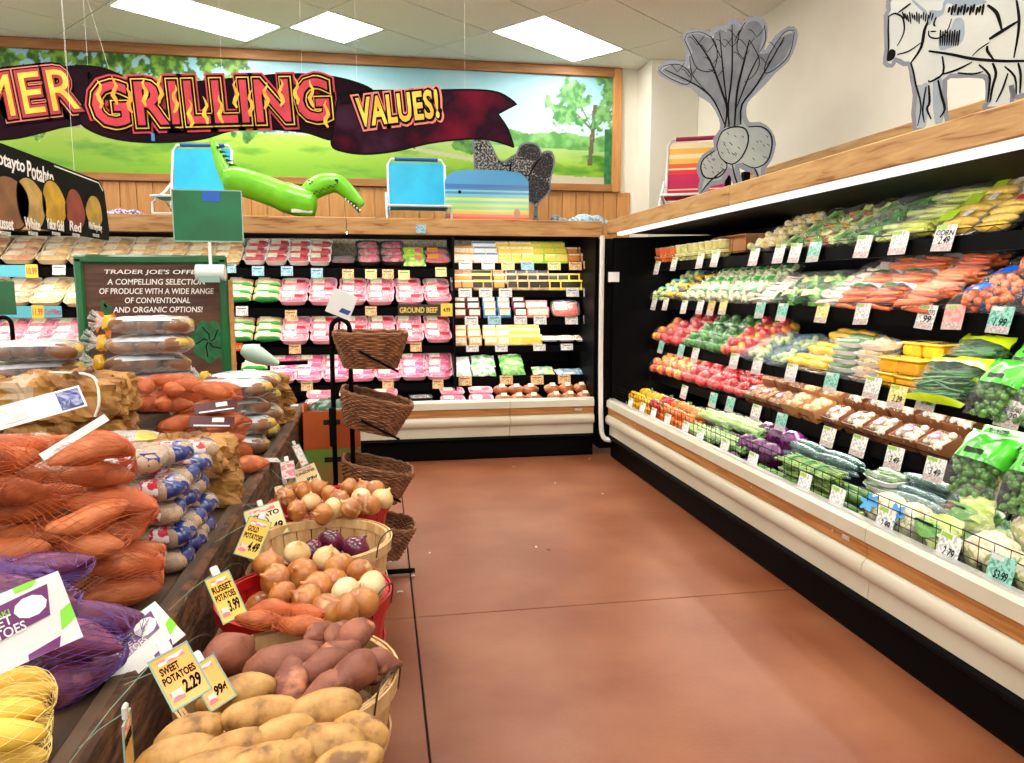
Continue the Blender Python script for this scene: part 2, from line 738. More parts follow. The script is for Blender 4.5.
def mural_col(u, t):
    """u in photo pixels 0..612, t 0 bottom .. 1 top"""
    y = t
    x = u / 100.0
    sky = mixc((224, 244, 246), (168, 222, 240), (y - .4) / .55)
    sky = mixc(sky, (226, 242, 246), (nz(x, y * 2, 1.3, 3) - .05) * 1.0)
    c = sky
    hor = .40 if u < 400 else .40 - (u - 400) / 200 * .06
    # far forest
    top = hor + .12 + .06 * nz(x, 0, 3, 8)
    if u > 330 and y < top:
        c = mixc((92, 160, 74), (150, 205, 120), .5 + nz(x, y * 1.2, 9, 2) * 1.2)
    if u < 330 and y < hor + .10 + .03 * nz(x, 0, 4, 1):
        c = mixc((120, 175, 110), (190, 220, 190), .5 + nz(x, y, 6, 5))
    # houses
    if 60 < u < 96 and hor - .03 < y < hor + .17:
        c = mixc((190, 165, 140), (225, 205, 185), .5 + nz(x, y, 30, 2))
    if 228 < u < 345 and hor - .06 < y < hor + .15:
        c = (205, 212, 208)
        if y > hor + .1:
            c = (120, 122, 126)
        elif (u % 13) < 5 and y > hor - .01:
            c = (110, 130, 135)
        elif u < 270:
            c = (175, 195, 175) if (u % 4) < 2 else (205, 215, 200)
    if 36 < u < 54 and hor - .06 < y < hor + .1:
        c = (60, 150, 80)
    # lawn
    g = hor - .03
    if y < g:
        d = y / g
        lawn = mixc((132, 190, 24), (196, 222, 84), d)
        lawn = mixc(lawn, (90, 160, 30), max(0, nz(x, y * 4, 2.2, 6)) * 1.2)
        if u > 400:
            lawn = mixc(lawn, (188, 214, 140), (d - .45) * 1.6)
        c = lawn
        # sandy path
        pth = .22 - (u - 470) * .0007 if u > 330 else .9
        if 350 < u < 520 and abs(y - (.34 - (u - 350) * .0013)) < .018:
            c = mixc((222, 205, 175), c, .15)
        if u > 505 and y < .10 - (u - 505) * .0004 + .01 * nz(x, 0, 5, 2):
            c = (222, 202, 178)
        # shade under the right tree
        if u > 520 and .10 < y < .27:
            c = mixc(c, (70, 140, 20), .35 + nz(x, y * 3, 4, 4))
    # shrubs, small tree in the middle
    for su, sy, sr in ((452, .36, 14), (226, .56, 26), (345, .47, 22), (392, .40, 10)):
        r = math.hypot(u - su, (y - sy) * 110)
        if r < sr * (1 + .5 * nz(x, y, 8, su)):
            c = mixc((44, 110, 40), (110, 170, 60), .5 + nz(x, y, 14, 3) * 1.3)
    # big left tree canopy
    dens = (y - .44) * 2.4 - max(0, (u - 190) / 45) + nz(x, y * 1.1, 4.2, 1) * 1.25
    if u < 250 and dens > .15:
        c = mixc((46, 104, 16), (150, 196, 60), .42 + nz(x, y, 15, 4) * 1.5)
        if nz(x, y, 11, 9) > .33:
            c = sky
    # right tree
    if u > 520:
        tr = abs(u - (588 + (y - .3) * 10))
        if tr < 2.6 and .17 < y < .75:
            c = (112, 98, 74)
        for sgn, bu, by in ((-1, 30, .25), (1, 22, .2), (-1, 20, .33)):
            bx = (u - 590) * sgn
            if 0 < bx < bu and abs(y - (.5 + bx / bu * by)) < .012:
                c = (104, 96, 66)
        r = math.hypot((u - 584) / 46, (y - .74) / .30)
        if r < 1.05 and nz(x, y, 8, 7) > -.12 + (r - .6) * .7:
            c = mixc((70, 140, 72), (142, 196, 120), .5 + nz(x, y, 18, 4) * 1.4)
        if u > 604 and y < .52:
            c = mixc((30, 105, 60), (70, 150, 90), .5 + nz(x, y, 14, 2))
    return c


mv, mf, mc = [], [], []
for i in range(NU + 1):
    X = FXL + MXW * i / NU
    u = (X + 3.335) / 5.755 * 612
    for j in range(NV + 1):
        t = j / NV
        mv.append((X, 0, FZ0 + MZH * t))
        mc.append(mural_col(u, t))
for i in range(NU):
    for j in range(NV):
        a = i * (NV + 1) + j
        mf.append((a, a + NV + 1, a + NV + 2, a + 1))
mm = bpy.data.meshes.new('mural')
mm.from_pydata(mv, [], mf)
ca_ = mm.color_attributes.new('print', 'FLOAT_COLOR', 'POINT')
arr = np.ones((len(mv), 4), 'f')
ac = np.array(mc) / 255.0
ac = ac * np.array([.86, .9, .9])
arr[:, :3] = np.where(ac <= .04045, ac / 12.92, ((np.clip(ac, 0, 1) + .055) / 1.055) ** 2.4)
ca_.data.foreach_set('color', arr.ravel())
mm.materials.append(attr_mat('mural_print', .45))
mo = obj('wall_mural', mm, None, Matrix.Translation((0, RY1 - .012, 0)))
tag(mo, 'large painted mural of lawn, trees and pale sky on the back wall', 'mural')

# ================================================================== REFRIGERATED CASES
m_cream = pm('case_cream', (208, 203, 182), (200, 194, 170), sc=2, rough=.38, coat=.2)
m_black = pm('case_black', (6, 6, 7), rough=.5, spec=.05)
m_blackm = pm('case_black_matt', (6, 6, 7), rough=.6, spec=.08)
m_silver = pm('aluminium_rim', (215, 215, 212), rough=.3, metal=.6)
m_strip = pm('case_wood_strip', (190, 132, 72), (160, 104, 52), sc=4, det=5, rough=.45, stretch=(1, 20, 20))
m_peg = pm('perforated_panel', (196, 184, 160), (150, 138, 112), sc=60, rough=.6)
m_tube = emit('fluorescent_strip', (255, 248, 236), CASE_LIGHT)
EXT = basis((0, 1, 0), (0, 0, 1), (1, 0, 0))


def ext(poly, x0, x1):
    return MB().prism(poly, x0, x1, EXT)


def case(name, label, M, x0, x1, cuts, sections, end_lo=True, end_hi=True, tz=0.0):
    """x0..x1 along the front, local y = depth from the lip, z up; sections: (xa, xb, [(rail bottom, rail top)])"""
    t = thing(name, label, 'display case', M)
    A = lambda n, mb, m, sm=False, ang=35: obj(n, mb.mesh(n, m, sm, ang), t)
    A('kick_plate', ext([(.06, 0), (.6, 0), (.6, .17), (.05, .17), (.05, .02)], x0, x1), m_black)
    bp = [(.055, .2)] + [(.05 - .035 * math.sin(a), .185 + .022 * math.cos(a)) for a in [PI * k / 8 for k in range(9)]] + [(.055, .165)]
    A('bumper', ext(bp, x0, x1), m_black, True)
    es = [x0] + [c for c in cuts if x0 < c < x1] + [x1]
    for a, b in zip(es[:-1], es[1:]):
        a += .002
        b -= .002
        A('lower_panel', ext([(.035, .205), (.07, .205), (.07, .30), (.035, .30)], a, b), m_cream)
        rp_ = [(.07, .292), (.036, .294)] + [(.03 - .034 * math.sin(w), .34 - .046 * math.cos(w)) for w in [PI * k / 10 for k in range(11)]] + [(.07, .388)]
        A('front_roll', ext(rp_, a, b), m_cream, True)
        A('wood_strip', ext([(.02, .388), (.07, .388), (.07, .458), (.02, .458)], a, b), m_strip)
        A('lip', ext([(.004, .456), (.05, .456), (.06, .522), (.03, .526), (.008, .512)], a, b), m_cream)
    A('lip_rim', ext([(.03, .5265), (.062, .5225), (.066, .512), (.072, .530), (.034, .534)], x0, x1), m_silver)
    A('deck', ext([(.07, .40), (1.0, .47), (1.0, .44), (.07, .37)], x0, x1), m_blackm)
    A('back_panel', ext([(1.0, .1), (1.08, .1), (1.08, 2.0), (1.0, 2.0)], x0, x1), m_blackm)
    A('canopy', ext([(.035, 1.965), (1.08, 1.965), (1.08, 2.03), (.035, 2.03)], x0, x1), m_blackm)
    if end_lo:
        A('end_panel', ext([(.05, .1), (1.08, .1), (1.08, 1.97), (.05, 1.93)], x0 - .03, x0), m_black)
    if end_hi:
        A('end_panel', ext([(.05, .1), (1.08, .1), (1.08, 1.97), (.05, 1.97)], x1, x1 + .03), m_black)
    A('light_strip', ext([(.036, 1.945), (.062, 1.945), (.062, 1.962), (.036, 1.962)], x0 + .15, x1 - .1), emit('canopy_strip', (255, 248, 236), 34.0))
    for xa, xb, rails in sections:
        for k, (ra, rb) in enumerate(rails):
            s = A('shelf', ext([(.415, rb - .014), (1.0, rb + .08), (1.0, rb + .06), (.415, rb - .03)], xa, xb), m_blackm)
            obj('price_rail', ext([(.40, ra), (.418, ra), (.418, rb), (.405, rb)], xa, xb).mesh('price_rail', m_black, False), s)
            obj('light_strip', ext([(.425, ra + .004), (.465, ra + .004), (.465, ra + .018), (.425, ra + .018)], xa + .04, xb - .04).mesh('light_strip', m_tube, False), s)
            if tz:
                w = MB()
                n = int((xb - xa) / .055)
                zig = [((xa + (xb - xa) * q / n), .404, rb - .004 + (tz if q % 2 else 0)) for q in range(n + 1)]
                w.tube(zig, .0016, 4)
                w.tube([(xa, .404, rb + tz), (xb, .404, rb + tz)], .0022, 4)
                obj('wire_fence', w.mesh('wire_fence', m_black), s)
    return t


def fascia(t, x0, x1, mat, z0=1.935, z1=2.085, th=.036, pieces=3):
    L_ = (x1 - x0) / pieces
    for k in range(pieces):
        a, b = x0 + k * L_ + .0015, x0 + (k + 1) * L_ - .0015
        obj('fascia_board', MB().rbox((0, 0, 0), (b - a, th, z1 - z0), .005).mesh('fascia_board', mat, False), t,
            Matrix.Translation(((a + b) / 2, th / 2 - .002, (z0 + z1) / 2)))


BACK_M = Matrix.Translation((0, 6.39, 0))
RIGHT_M = basis((0, -1, 0), (1, 0, 0), (0, 0, 1), (1.95, 0, 0))
SH_A = [(1.60, 1.672), (1.255, 1.327), (.915, .985), (.575, .645)]
SH_B = [(1.662, 1.724), (1.42, 1.478), (1.165, 1.227), (.91, .972), (.618, .68)]
SH_R = [(1.645, 1.715), (1.328, 1.40), (.965, 1.030), (.692, .755)]
XS = .655
back_case = case('meat_case', 'long refrigerated meat display case with cream front under the mural', BACK_M, -4.6, 1.865, [-3.7, -1.3, 1.1],
                 [(-4.6, XS - .01, SH_A), (XS + .01, 1.86, SH_B)])
fascia(back_case, -4.6, 1.91, m_wood, 1.94, 2.075, .036, 3)
obj('ledge_board', MB().rbox((0, 0, 0), (6.5, .12, .03), .004).mesh('ledge_board', m_wood, False), back_case, Matrix.Translation((-1.345, .10, 2.062)))
obj('section_divider', ext([(.3, .5), (1.0, .5), (1.0, 1.96), (.42, 1.96)], XS - .008, XS + .008).mesh('section_divider', m_blackm, False), back_case)
obj('upper_back_panel', MB().box((-1.35, .995, 1.86), (6.3, .01, .2)).mesh('upper_back_panel', m_peg, False), back_case)
right_case = case('produce_case', 'long refrigerated produce display case running down the right side', RIGHT_M, -6.33, .6, [-4.9, -2.705, -.3],
                  [(-6.30, -4.21, SH_R), (-4.2, -2.1, SH_R), (-2.09, .58, SH_R)], tz=.028)
fascia(right_case, -6.37, .6, m_wood, 1.962, 2.075, .045, 3)
obj('light_valance', ext([(.004, 1.934), (.05, 1.934), (.05, 1.961), (.004, 1.961)], -6.1, .6).mesh('light_valance', emit('valance_light', (255, 246, 240), 1.2), False), right_case)
obj('top_board', MB().rbox((0, 0, 0), (6.97, .18, .025), .004).mesh('top_board', m_wood, False), right_case, Matrix.Translation((-2.885, .13, 2.045)))
# screws and name plates of the fronts
sc_ = MB().ell((0, 0, 0), (.006, .003, .006), 8, 4).mesh('screw', m_silver)
for x in (-5.6, -3.7, -2.95, -1.9):
    obj('screw', sc_, right_case, Matrix.Translation((x, .019, .425)))
obj('name_plate', MB().rbox((0, 0, 0), (.05, .004, .02), .002).mesh('name_plate', m_silver, False), right_case, Matrix.Translation((-2.85, .018, .425)))
obj('name_plate', MB().rbox((0, 0, 0), (.07, .004, .02), .002).mesh('name_plate', m_silver, False), back_case, Matrix.Translation((1.72, .018, .425)))
# low wire fence along the deck of the produce case
wf = MB()
for z in (.545, .60, .635):
    wf.tube([(-6.3, .10, z), (.5, .10, z)], .0022, 4)
for k in range(100):
    x = -6.3 + k * .068
    wf.tube([(x, .10, .50), (x, .10, .635)], .0018, 4)
obj('wire_fence', wf.mesh('wire_fence', m_black), right_case)
# white corner strip between the two cases, its foot curling out
cs = MB()
cs.tube(cat_spline([(1.905, 6.36, 1.95), (1.905, 6.36, 1.0), (1.91, 6.34, .35), (1.925, 6.31, .19), (1.985, 6.26, .165)], 8), .022, 8)
for v in range(len(cs.v)):
    x, y, z = cs.v[v]
    cs.v[v] = (x, y, z)
tag(obj('corner_strip', cs.mesh('corner_strip', pm('white_vinyl', (226, 222, 212), rough=.4))), 'white vinyl strip covering the corner gap between the two cases', 'strip')
cs2 = MB().box((1.925, 6.50, 1.0), (.045, .2, 1.85))
cs2.box((1.965, 6.376, 1.0), (.12, .022, 1.85))
tag(obj('corner_filler', cs2.mesh('corner_filler', m_black, False)), 'black filler post in the corner where the two cases meet', 'post')
# paper labels stuck on the black end wall of the produce case
q = at(614, 277, Y=6.32)
tag(obj('sticker', MB().rbox((0, 0, 0), (.10, .002, .085), .001).mesh('sticker', m_white, False), None, Matrix.Translation((q.x, 6.327, q.z))),
    'small white notice stuck on the black end wall of the produce case', 'sticker')
# ================================================================== PRODUCE AND PACKAGE SHAPES
def lump(seed, amp=.08, f=1.6):
    o = Vector((seed * 3.1, seed * 1.7, seed * .9))
    return lambda d: 1 + amp * noise.noise(d * f + o) * 2


def spud_mesh(name, mat, r, seed, amp=.09, taper=0.0, nu=14, nv=10, f=1.3):
    fn0 = lump(seed, amp, f)
    mb = MB()
    mb.ell((0, 0, 0), r, nu, nv, fn=fn0, axis=0)
    if taper:
        nv_ = []
        for x, y, z in mb.v:
            t = x / r[0]
            k = 1 - taper * abs(t) ** 1.5
            nv_.append((x * (1 + .12 * taper), y * k + r[1] * .25 * math.sin(t * 2 + seed), z * k))
        mb.v = nv_
    return mb.mesh(name, mat, True, 180)


m_gold = pm('gold_potato_skin', (200, 158, 94), (178, 132, 70), sc=26, det=6, lo=.35, hi=.54, rough=.55, bump=.25, bsc=60, dark=(120, 84, 44), rnd=.08)
m_sweet = pm('sweet_potato_skin', (150, 90, 66), (120, 66, 50), sc=16, det=6, lo=.35, hi=.56, rough=.6, bump=.4, bsc=50, dark=(200, 132, 96), rnd=.1)
m_yam = pm('orange_yam_skin', (210, 124, 72), (172, 88, 48), sc=14, det=4, lo=.35, hi=.6, rough=.5, bump=.2, bsc=50, dark=(226, 128, 74), rnd=.1)
m_purple = pm('purple_yam_skin', (126, 52, 88), (92, 34, 66), sc=16, det=4, lo=.35, hi=.56, rough=.5, bump=.25, bsc=50, dark=(160, 92, 120), rnd=.1)
m_yel = pm('yellow_potato_skin', (236, 194, 72), (214, 166, 48), sc=9, det=4, lo=.35, hi=.7, rough=.4, bump=.1, bsc=50, rnd=.06)
m_brownp = pm('russet_skin', (150, 100, 60), (120, 76, 44), sc=12, det=4, rough=.6, bump=.2, bsc=50, rnd=.1)
m_pale = pm('pale_potato_skin', (200, 170, 140), (178, 144, 112), sc=10, det=3, rough=.5, rnd=.06)
m_onion = pm('onion_skin', (204, 138, 70), (164, 92, 42), sc=9, det=5, lo=.34, hi=.58, rough=.35, coat=.3, stretch=(3, 3, .5), dark=(236, 196, 140), rnd=.1)
m_onionw = pm('onion_peeled', (236, 214, 168), (220, 182, 120), sc=6, det=4, rough=.35, coat=.3, stretch=(3, 3, .6), rnd=.06)
m_red = pm('red_onion_skin', (108, 22, 62), (72, 12, 44), sc=6, det=4, rough=.25, coat=.5, stretch=(3, 3, .6), dark=(160, 80, 120))
m_stem = pm('dry_stem', (150, 110, 64), (110, 76, 40), sc=20, rough=.8)

GOLD = [spud_mesh('gold_potato', m_gold, (.056 + .005 * k, .035, .031), k + 1, .05) for k in range(4)]
SWEET = [spud_mesh('sweet_potato', m_sweet, (.062 + .005 * k, .034, .032), k + 9, .14, .42) for k in range(4)]
YAM = [spud_mesh('yam', m_yam, (.072 + .01 * k, .034, .033), k + 20, .1, .35) for k in range(3)]
PURP = [spud_mesh('purple_yam', m_purple, (.085 + .008 * k, .036, .036), k + 30, .1, .35) for k in range(3)]
YELP = [spud_mesh('yellow_potato', m_yel, (.048 + .006 * k, .025, .024), k + 40, .07, .2) for k in range(3)]
RUSS = [spud_mesh('russet_potato', m_brownp, (.05 + .006 * k, .034, .03), k + 50, .06) for k in range(3)]
PALE = [spud_mesh('pale_potato', m_pale, (.034, .026, .025), k + 60, .05) for k in range(2)]


def onion_mesh(name, mat, r, seed):
    mb = MB()
    prof = [(0.0, -.86), (.30, -.84), (.66, -.66), (.92, -.32), (1.0, .02), (.90, .38), (.62, .68), (.30, .86), (.13, 1.02), (.09, 1.22), (.0, 1.24)]
    mb.lathe([(a * r, z * r * .92) for a, z in prof], 16)
    o = Vector((seed, seed * 2, 0))
    mb.v = [tuple(Vector(v) * (1 + .05 * noise.noise(Vector(v) * 20 + o))) for v in mb.v]
    return mb.mesh(name, mat, True, 180)


ONION = [onion_mesh('onion', m_onion, .042, k) for k in range(3)] + [onion_mesh('onion', m_onionw, .040, 5)]
REDON = onion_mesh('red_onion', m_red, .044, 7)


def hull_planes(pts, pad=0.0):
    bm = bmesh.new()
    for p in pts:
        bm.verts.new(p)
    r = bmesh.ops.convex_hull(bm, input=bm.verts)
    bm.normal_update()
    c = sum((Vector(p) for p in pts), Vector()) / len(pts)
    ns, ds = [], []
    for f in bm.faces:
        n = f.normal
        if n.length < .5:
            continue
        d = n.dot(f.verts[0].co - c)
        if d < 0:
            n, d = -n, -d
        ns.append(tuple(n))
        ds.append(d + pad)
    bm.free()
    return np.array(c), np.array(ns), np.array(ds)


def hull_radius(dirs, ns, ds):
    k = dirs @ ns.T
    with np.errstate(divide='ignore'):
        r = np.where(k > 1e-4, ds[None, :] / np.maximum(k, 1e-4), 1e9)
    return r.min(1)


def lump_radius(D, R, pts, c, blend):
    V = np.array([tuple(p) for p in pts]) - c
    L_ = np.linalg.norm(V, axis=1)
    C = D @ (V / L_[:, None]).T
    rr = np.where(C > .985, L_[None, :], 0).max(1)
    rr = np.where(rr > .3 * R, np.minimum(rr, R), R * .8)
    return R * (1 - blend) + rr * blend


def dirs_grid(nt, nl, half=False):
    """directions with poles on x"""
    out = []
    for i in range(nl + 1):
        a = PI * (.012 + .976 * i / nl)
        for j in range(nt):
            w = 2 * PI * (j + (.5 if half and i % 2 else 0)) / nt
            out.append((-math.cos(a), math.sin(a) * math.cos(w), math.sin(a) * math.sin(w)))
    return np.array(out)


def net_mesh(name, pts, mat, nt=46, nl=30, w=.0011, pad=.002, hug=.6):
    c, ns, ds = hull_planes(pts, pad)
    D = dirs_grid(nt, nl, True)
    R = lump_radius(D, hull_radius(D, ns, ds), pts, c, hug) + .0015
    Q = c + D * R[:, None]
    Nn = D / np.linalg.norm(D, axis=1)[:, None]
    vs, fs = [], []
    def strand(a, b):
        p, q = Q[a], Q[b]
        t = q - p
        L_ = np.linalg.norm(t)
        if L_ < 1e-5 or L_ > .06:
            return
        t = t / L_
        n = Nn[a]
        s = np.cross(t, n)
        s = s / max(np.linalg.norm(s), 1e-6) * w
        o = len(vs)
        for e in (p, q):
            vs.extend([tuple(e + s), tuple(e - s), tuple(e + n * w * 1.4)])
        fs.extend([(o, o + 3, o + 5, o + 2), (o + 1, o + 2, o + 5, o + 4)])
    for i in range(nl):
        for j in range(nt):
            a = i * nt + j
            if i % 2 == 0:
                b1, b2 = (i + 1) * nt + j, (i + 1) * nt + (j - 1) % nt
            else:
                b1, b2 = (i + 1) * nt + j, (i + 1) * nt + (j + 1) % nt
            strand(a, b1)
            strand(a, b2)
    me = bpy.data.meshes.new(name)
    me.from_pydata(vs, [], fs)
    me.materials.append(mat)
    return me


def skin_mesh(name, pts, mats, nt=28, nl=18, pad=.003, squeeze=.0, mat_fn=None, crumple=.0, seed=0, facet=False):
    c, ns, ds = hull_planes(pts, pad)
    D = dirs_grid(nt, nl)
    R = hull_radius(D, ns, ds)
    Q = c + D * R[:, None]
    if crumple:
        Q = np.array([np.array(p) + np.array(d) * crumple * (noise.noise(Vector(p) * 28 + Vector((seed, 0, 0))) + (.55 * (1 - 2.2 * abs(noise.noise(Vector(p) * 40 + Vector((seed, 3, 0))))) if facet else 0)) for p, d in zip(Q, D)])
    fs, mi = [], []
    for i in range(nl):
        for j in range(nt):
            f = (i * nt + j, i * nt + (j + 1) % nt, (i + 1) * nt + (j + 1) % nt, (i + 1) * nt + j)
            fs.append(f)
            if mat_fn:
                mid = Q[list(f)].mean(0)
                dm = D[list(f)].mean(0)
                mi.append(mat_fn(mid, dm))
    fs.append(list(range(nt))[::-1])
    fs.append([nl * nt + j for j in range(nt)])
    if mat_fn:
        mi += [0, 0]
    me = bpy.data.meshes.new(name)
    me.from_pydata([tuple(p) for p in Q], [], fs)
    for m in (mats if isinstance(mats, (list, tuple)) else [mats]):
        me.materials.append(m)
    if mat_fn:
        me.polygons.foreach_set('material_index', mi)
    me.polygons.foreach_set('use_smooth', [not facet] * len(me.polygons))
    me.update()
    return me


def pack(meshes, dims, r, seed, jit=.3, n=None):
    """potatoes filling a bag of dims (x,y,z), long axes roughly along x; returns [(mesh, matrix)]"""
    rg = random.Random(seed)
    L_, W, H = dims
    out = []
    rx, ry, rz = r
    nx = max(1, int(round(L_ / (2 * rx))))
    ny = max(1, int(round(W / (2 * ry))))
    nz_ = max(1, int(round(H / (2 * rz))))
    for k in range(nz_):
        for i in range(nx):
            for j in range(ny):
                if nz_ > 1 and (k in (0, nz_ - 1)) and j in (0, ny - 1) and ny > 2 and rg.random() < .35:
                    continue
                x = (i - (nx - 1) / 2) * L_ / nx + rg.uniform(-jit, jit) * rx * .5
                y = (j - (ny - 1) / 2) * W / ny + rg.uniform(-jit, jit) * ry * .5
                z = rz + k * H / nz_ + rg.uniform(-jit, jit) * rz * .3
                M = RT((x, y, z), (rg.uniform(0, 6), rg.uniform(-.25, .25), rg.uniform(-.5, .5)))
                out.append((rg.choice(meshes), M))
    return out


def pts_of(items, sub=1):
    pts = []
    for me, M in items:
        for v in list(me.vertices)[::sub]:
            pts.append(M @ v.co)
    return pts


def pillow_mesh(name, mats, w, h, t, nu=16, nv=12, p=2.6, seed=0, wr=.12, mat_fn=None, crimp=True):
    """sealed plastic bag lying in XY: w along x, h along y, thickness t; print split by mat_fn(s, r)"""
    mb = MB()
    rg = Vector((seed * 2.3, seed, seed * .7))
    idx = {}
    vs = []
    mi = []
    fs = []
    for side in (1, -1):
        for i in range(nu + 1):
            for j in range(nv + 1):
                s, r = 2 * i / nu - 1, 2 * j / nv - 1
                edge = abs(s) > .999 or abs(r) > .999
                if edge and side == -1:
                    idx[(side, i, j)] = idx[(1, i, j)]
                    continue
                k = max(0, (1 - abs(s) ** p)) ** .55 * max(0, (1 - abs(r) ** p)) ** .55
                x = s * w / 2 * (1 - .10 * (1 - abs(r)) * 0)
                y = r * h / 2 * (1 - .08 * (1 - abs(s)) * 0)
                z = side * t / 2 * k
                q = noise.noise(Vector((x * 22, y * 22, side)) + rg)
                z += wr * t * q * (1 if not edge else .5)
                if edge and abs(s) > .999 and crimp:
                    x += .004 * (1 if j % 2 else -1)
                idx[(side, i, j)] = len(vs)
                vs.append((x, y, z + t / 2))
    for side in (1, -1):
        for i in range(nu):
            for j in range(nv):
                f = [idx[(side, i, j)], idx[(side, i + 1, j)], idx[(side, i + 1, j + 1)], idx[(side, i, j + 1)]]
                fs.append(f if side == 1 else f[::-1])
                mi.append(mat_fn((i + .5) / nu * 2 - 1, (j + .5) / nv * 2 - 1) if mat_fn else 0)
    mb.v, mb.f, mb.mi = vs, fs, mi
    return mb.mesh(name, mats, True, 60, recalc=False)


def tray_mesh(name, mat, w, h, t, n=20, flare=1.12):
    """rounded rectangular tray, open at the top"""
    def ring(a, b, z):
        o = []
        for k in range(n):
            th = 2 * PI * k / n
            c, s = math.cos(th), math.sin(th)
            o.append((a / 2 * math.copysign(abs(c) ** .45, c), b / 2 * math.copysign(abs(s) ** .45, s), z))
        return o
    rs = [ring(w * .86, h * .84, 0), ring(w, h, t), ring(w * 1.03, h * 1.04, t), ring(w * .95, h * .94, t * .95), ring(w * .82, h * .8, t * .15)]
    mb = MB()
    vs = [p for r in rs for p in r]
    fs = [list(range(n))[::-1]]
    for i in range(len(rs) - 1):
        for k in range(n):
            fs.append((i * n + k, i * n + (k + 1) % n, (i + 1) * n + (k + 1) % n, (i + 1) * n + k))
    fs.append([(len(rs) - 1) * n + k for k in range(n)])
    mb.add(vs, fs)
    return mb.mesh(name, mat, True, 40)


def dome_mesh(name, mat, w, h, z0, t, seed=0, n=20, m=6, amp=.15):
    def f(i, k):
        th = 2 * PI * k / n
        c, s = math.cos(th), math.sin(th)
        q = i / m
        x = w / 2 * q * math.copysign(abs(c) ** .5, c)
        y = h / 2 * q * math.copysign(abs(s) ** .5, s)
        z = z0 + t * (1 - q ** 4) * (1 + amp * noise.noise(Vector((x * 26 + seed, y * 26, seed))))
        return (x, y, z)
    mb = MB()
    vs = [f(0, 0)] + [f(i, k) for i in range(1, m + 1) for k in range(n)]
    fs = [(0, 1 + k, 1 + (k + 1) % n) for k in range(n)]
    for i in range(m - 1):
        for k in range(n):
            a, b = 1 + i * n, 1 + (i + 1) * n
            fs.append((a + k, b + k, b + (k + 1) % n, a + (k + 1) % n))
    mb.add(vs, fs)
    return mb.mesh(name, mat, True, 180)


def card(name, mat, w, h, th=.0015):
    return MB().rbox((0, 0, th / 2), (w, h, th), .0006).mesh(name, mat, False)


def lm(o, z=0.0, rot=(0, 0, 0)):
    return RT((o[0], o[1], o[2] if len(o) > 2 else z), rot)


m_print = pm('pale_small_print', (236, 232, 222), (206, 202, 198), sc=60, det=2, lo=.5, hi=.56, rough=.5)
m_ink = pm('black_ink', (12, 11, 11), rough=.7, spec=.1)
m_inkw = pm('white_ink', (244, 242, 236), rough=.6)
m_inkr = pm('red_ink', (206, 44, 60), rough=.6)
# ================================================================== POTATO TABLE AND ITS BENCH
m_bark = pm('bark_board', (120, 78, 44), (44, 26, 14), sc=7, det=8, lo=.35, hi=.65, rough=.8, stretch=(1, 1.2, 4), bump=.8, bsc=14, dist=1.0, dark=(150, 108, 66))
m_tabl = pm('table_board', (92, 70, 50), (66, 50, 36), sc=4, det=5, rough=.65, stretch=(6, 1, 6), bump=.1)
m_batten = pm('batten', (168, 126, 78), (140, 100, 58), sc=4, det=5, rough=.6, stretch=(6, 1, 6))
TZ, RZ = .775, .975
tb = thing('produce_table', 'long dark wooden tiered table carrying the bagged potatoes', 'table', Matrix.Translation((-1.05, 2.6, 0)))
for k in range(5):
    obj('table_board', MB().rbox((0, 0, 0), (.25, 4.3, .03), .004).mesh('table_board', m_tabl, False) if k == 0 else TBM, tb, Matrix.Translation((-.57 + k * .254, 0, TZ - .015)))
    if k == 0:
        TBM = tb.children[0].data
obj('front_board', MB().rbox((0, 0, 0), (.03, 4.3, .27), .008).mesh('front_board', m_bark, False), tb, Matrix.Translation((.58, 0, TZ - .115)))
obj('batten', MB().rbox((0, 0, 0), (.02, 4.3, .05), .004).mesh('batten', m_batten, False), tb, Matrix.Translation((.600, 0, TZ - .225)))
obj('edge_rail', MB().rbox((0, 0, 0), (.045, 4.3, .03), .006).mesh('edge_rail', m_tabl, False), tb, Matrix.Translation((.565, 0, TZ + .004)))
obj('riser', MB().rbox((0, 0, 0), (.85, 2.0, RZ - TZ), .006).mesh('riser', m_tabl, False), tb, Matrix.Translation((-.22, .72, (TZ + RZ) / 2)))
for sx in (-.6, .56):
    for sy in (-2.05, 0, 2.05):
        obj('leg', MB().rbox((0, 0, 0), (.08, .08, TZ - .03), .006).mesh('leg', m_tabl, False), tb, Matrix.Translation((sx, sy, (TZ - .03) / 2)))
BZ = .42
bn = thing('basket_bench', 'low dark wooden bench that carries the bushel baskets', 'bench', Matrix.Translation((-.215, 2.3, 0)))
obj('bench_top', MB().rbox((0, 0, 0), (.36, 2.4, .03), .004).mesh('bench_top', m_tabl, False), bn, Matrix.Translation((0, 0, BZ - .015)))
for sx in (-.14, .14):
    for sy in (-1.1, 0, 1.1):
        obj('leg', MB().rbox((0, 0, 0), (.05, .05, BZ - .03), .005).mesh('leg', m_tabl, False), bn, Matrix.Translation((sx, sy, (BZ - .03) / 2)))

# ------------------------------------------------------------------ bushel baskets
m_stave = pm('basket_wood', (222, 186, 132), (200, 158, 102), sc=5, det=5, rough=.55, stretch=(6, 6, 1), rnd=.08)
m_redst = pm('basket_red', (196, 22, 22), (170, 14, 16), sc=5, rough=.45, rnd=.05)
m_wire = pm('wire', (70, 66, 60), rough=.4, metal=.8)
R1, R0, BH = .212, .158, .305


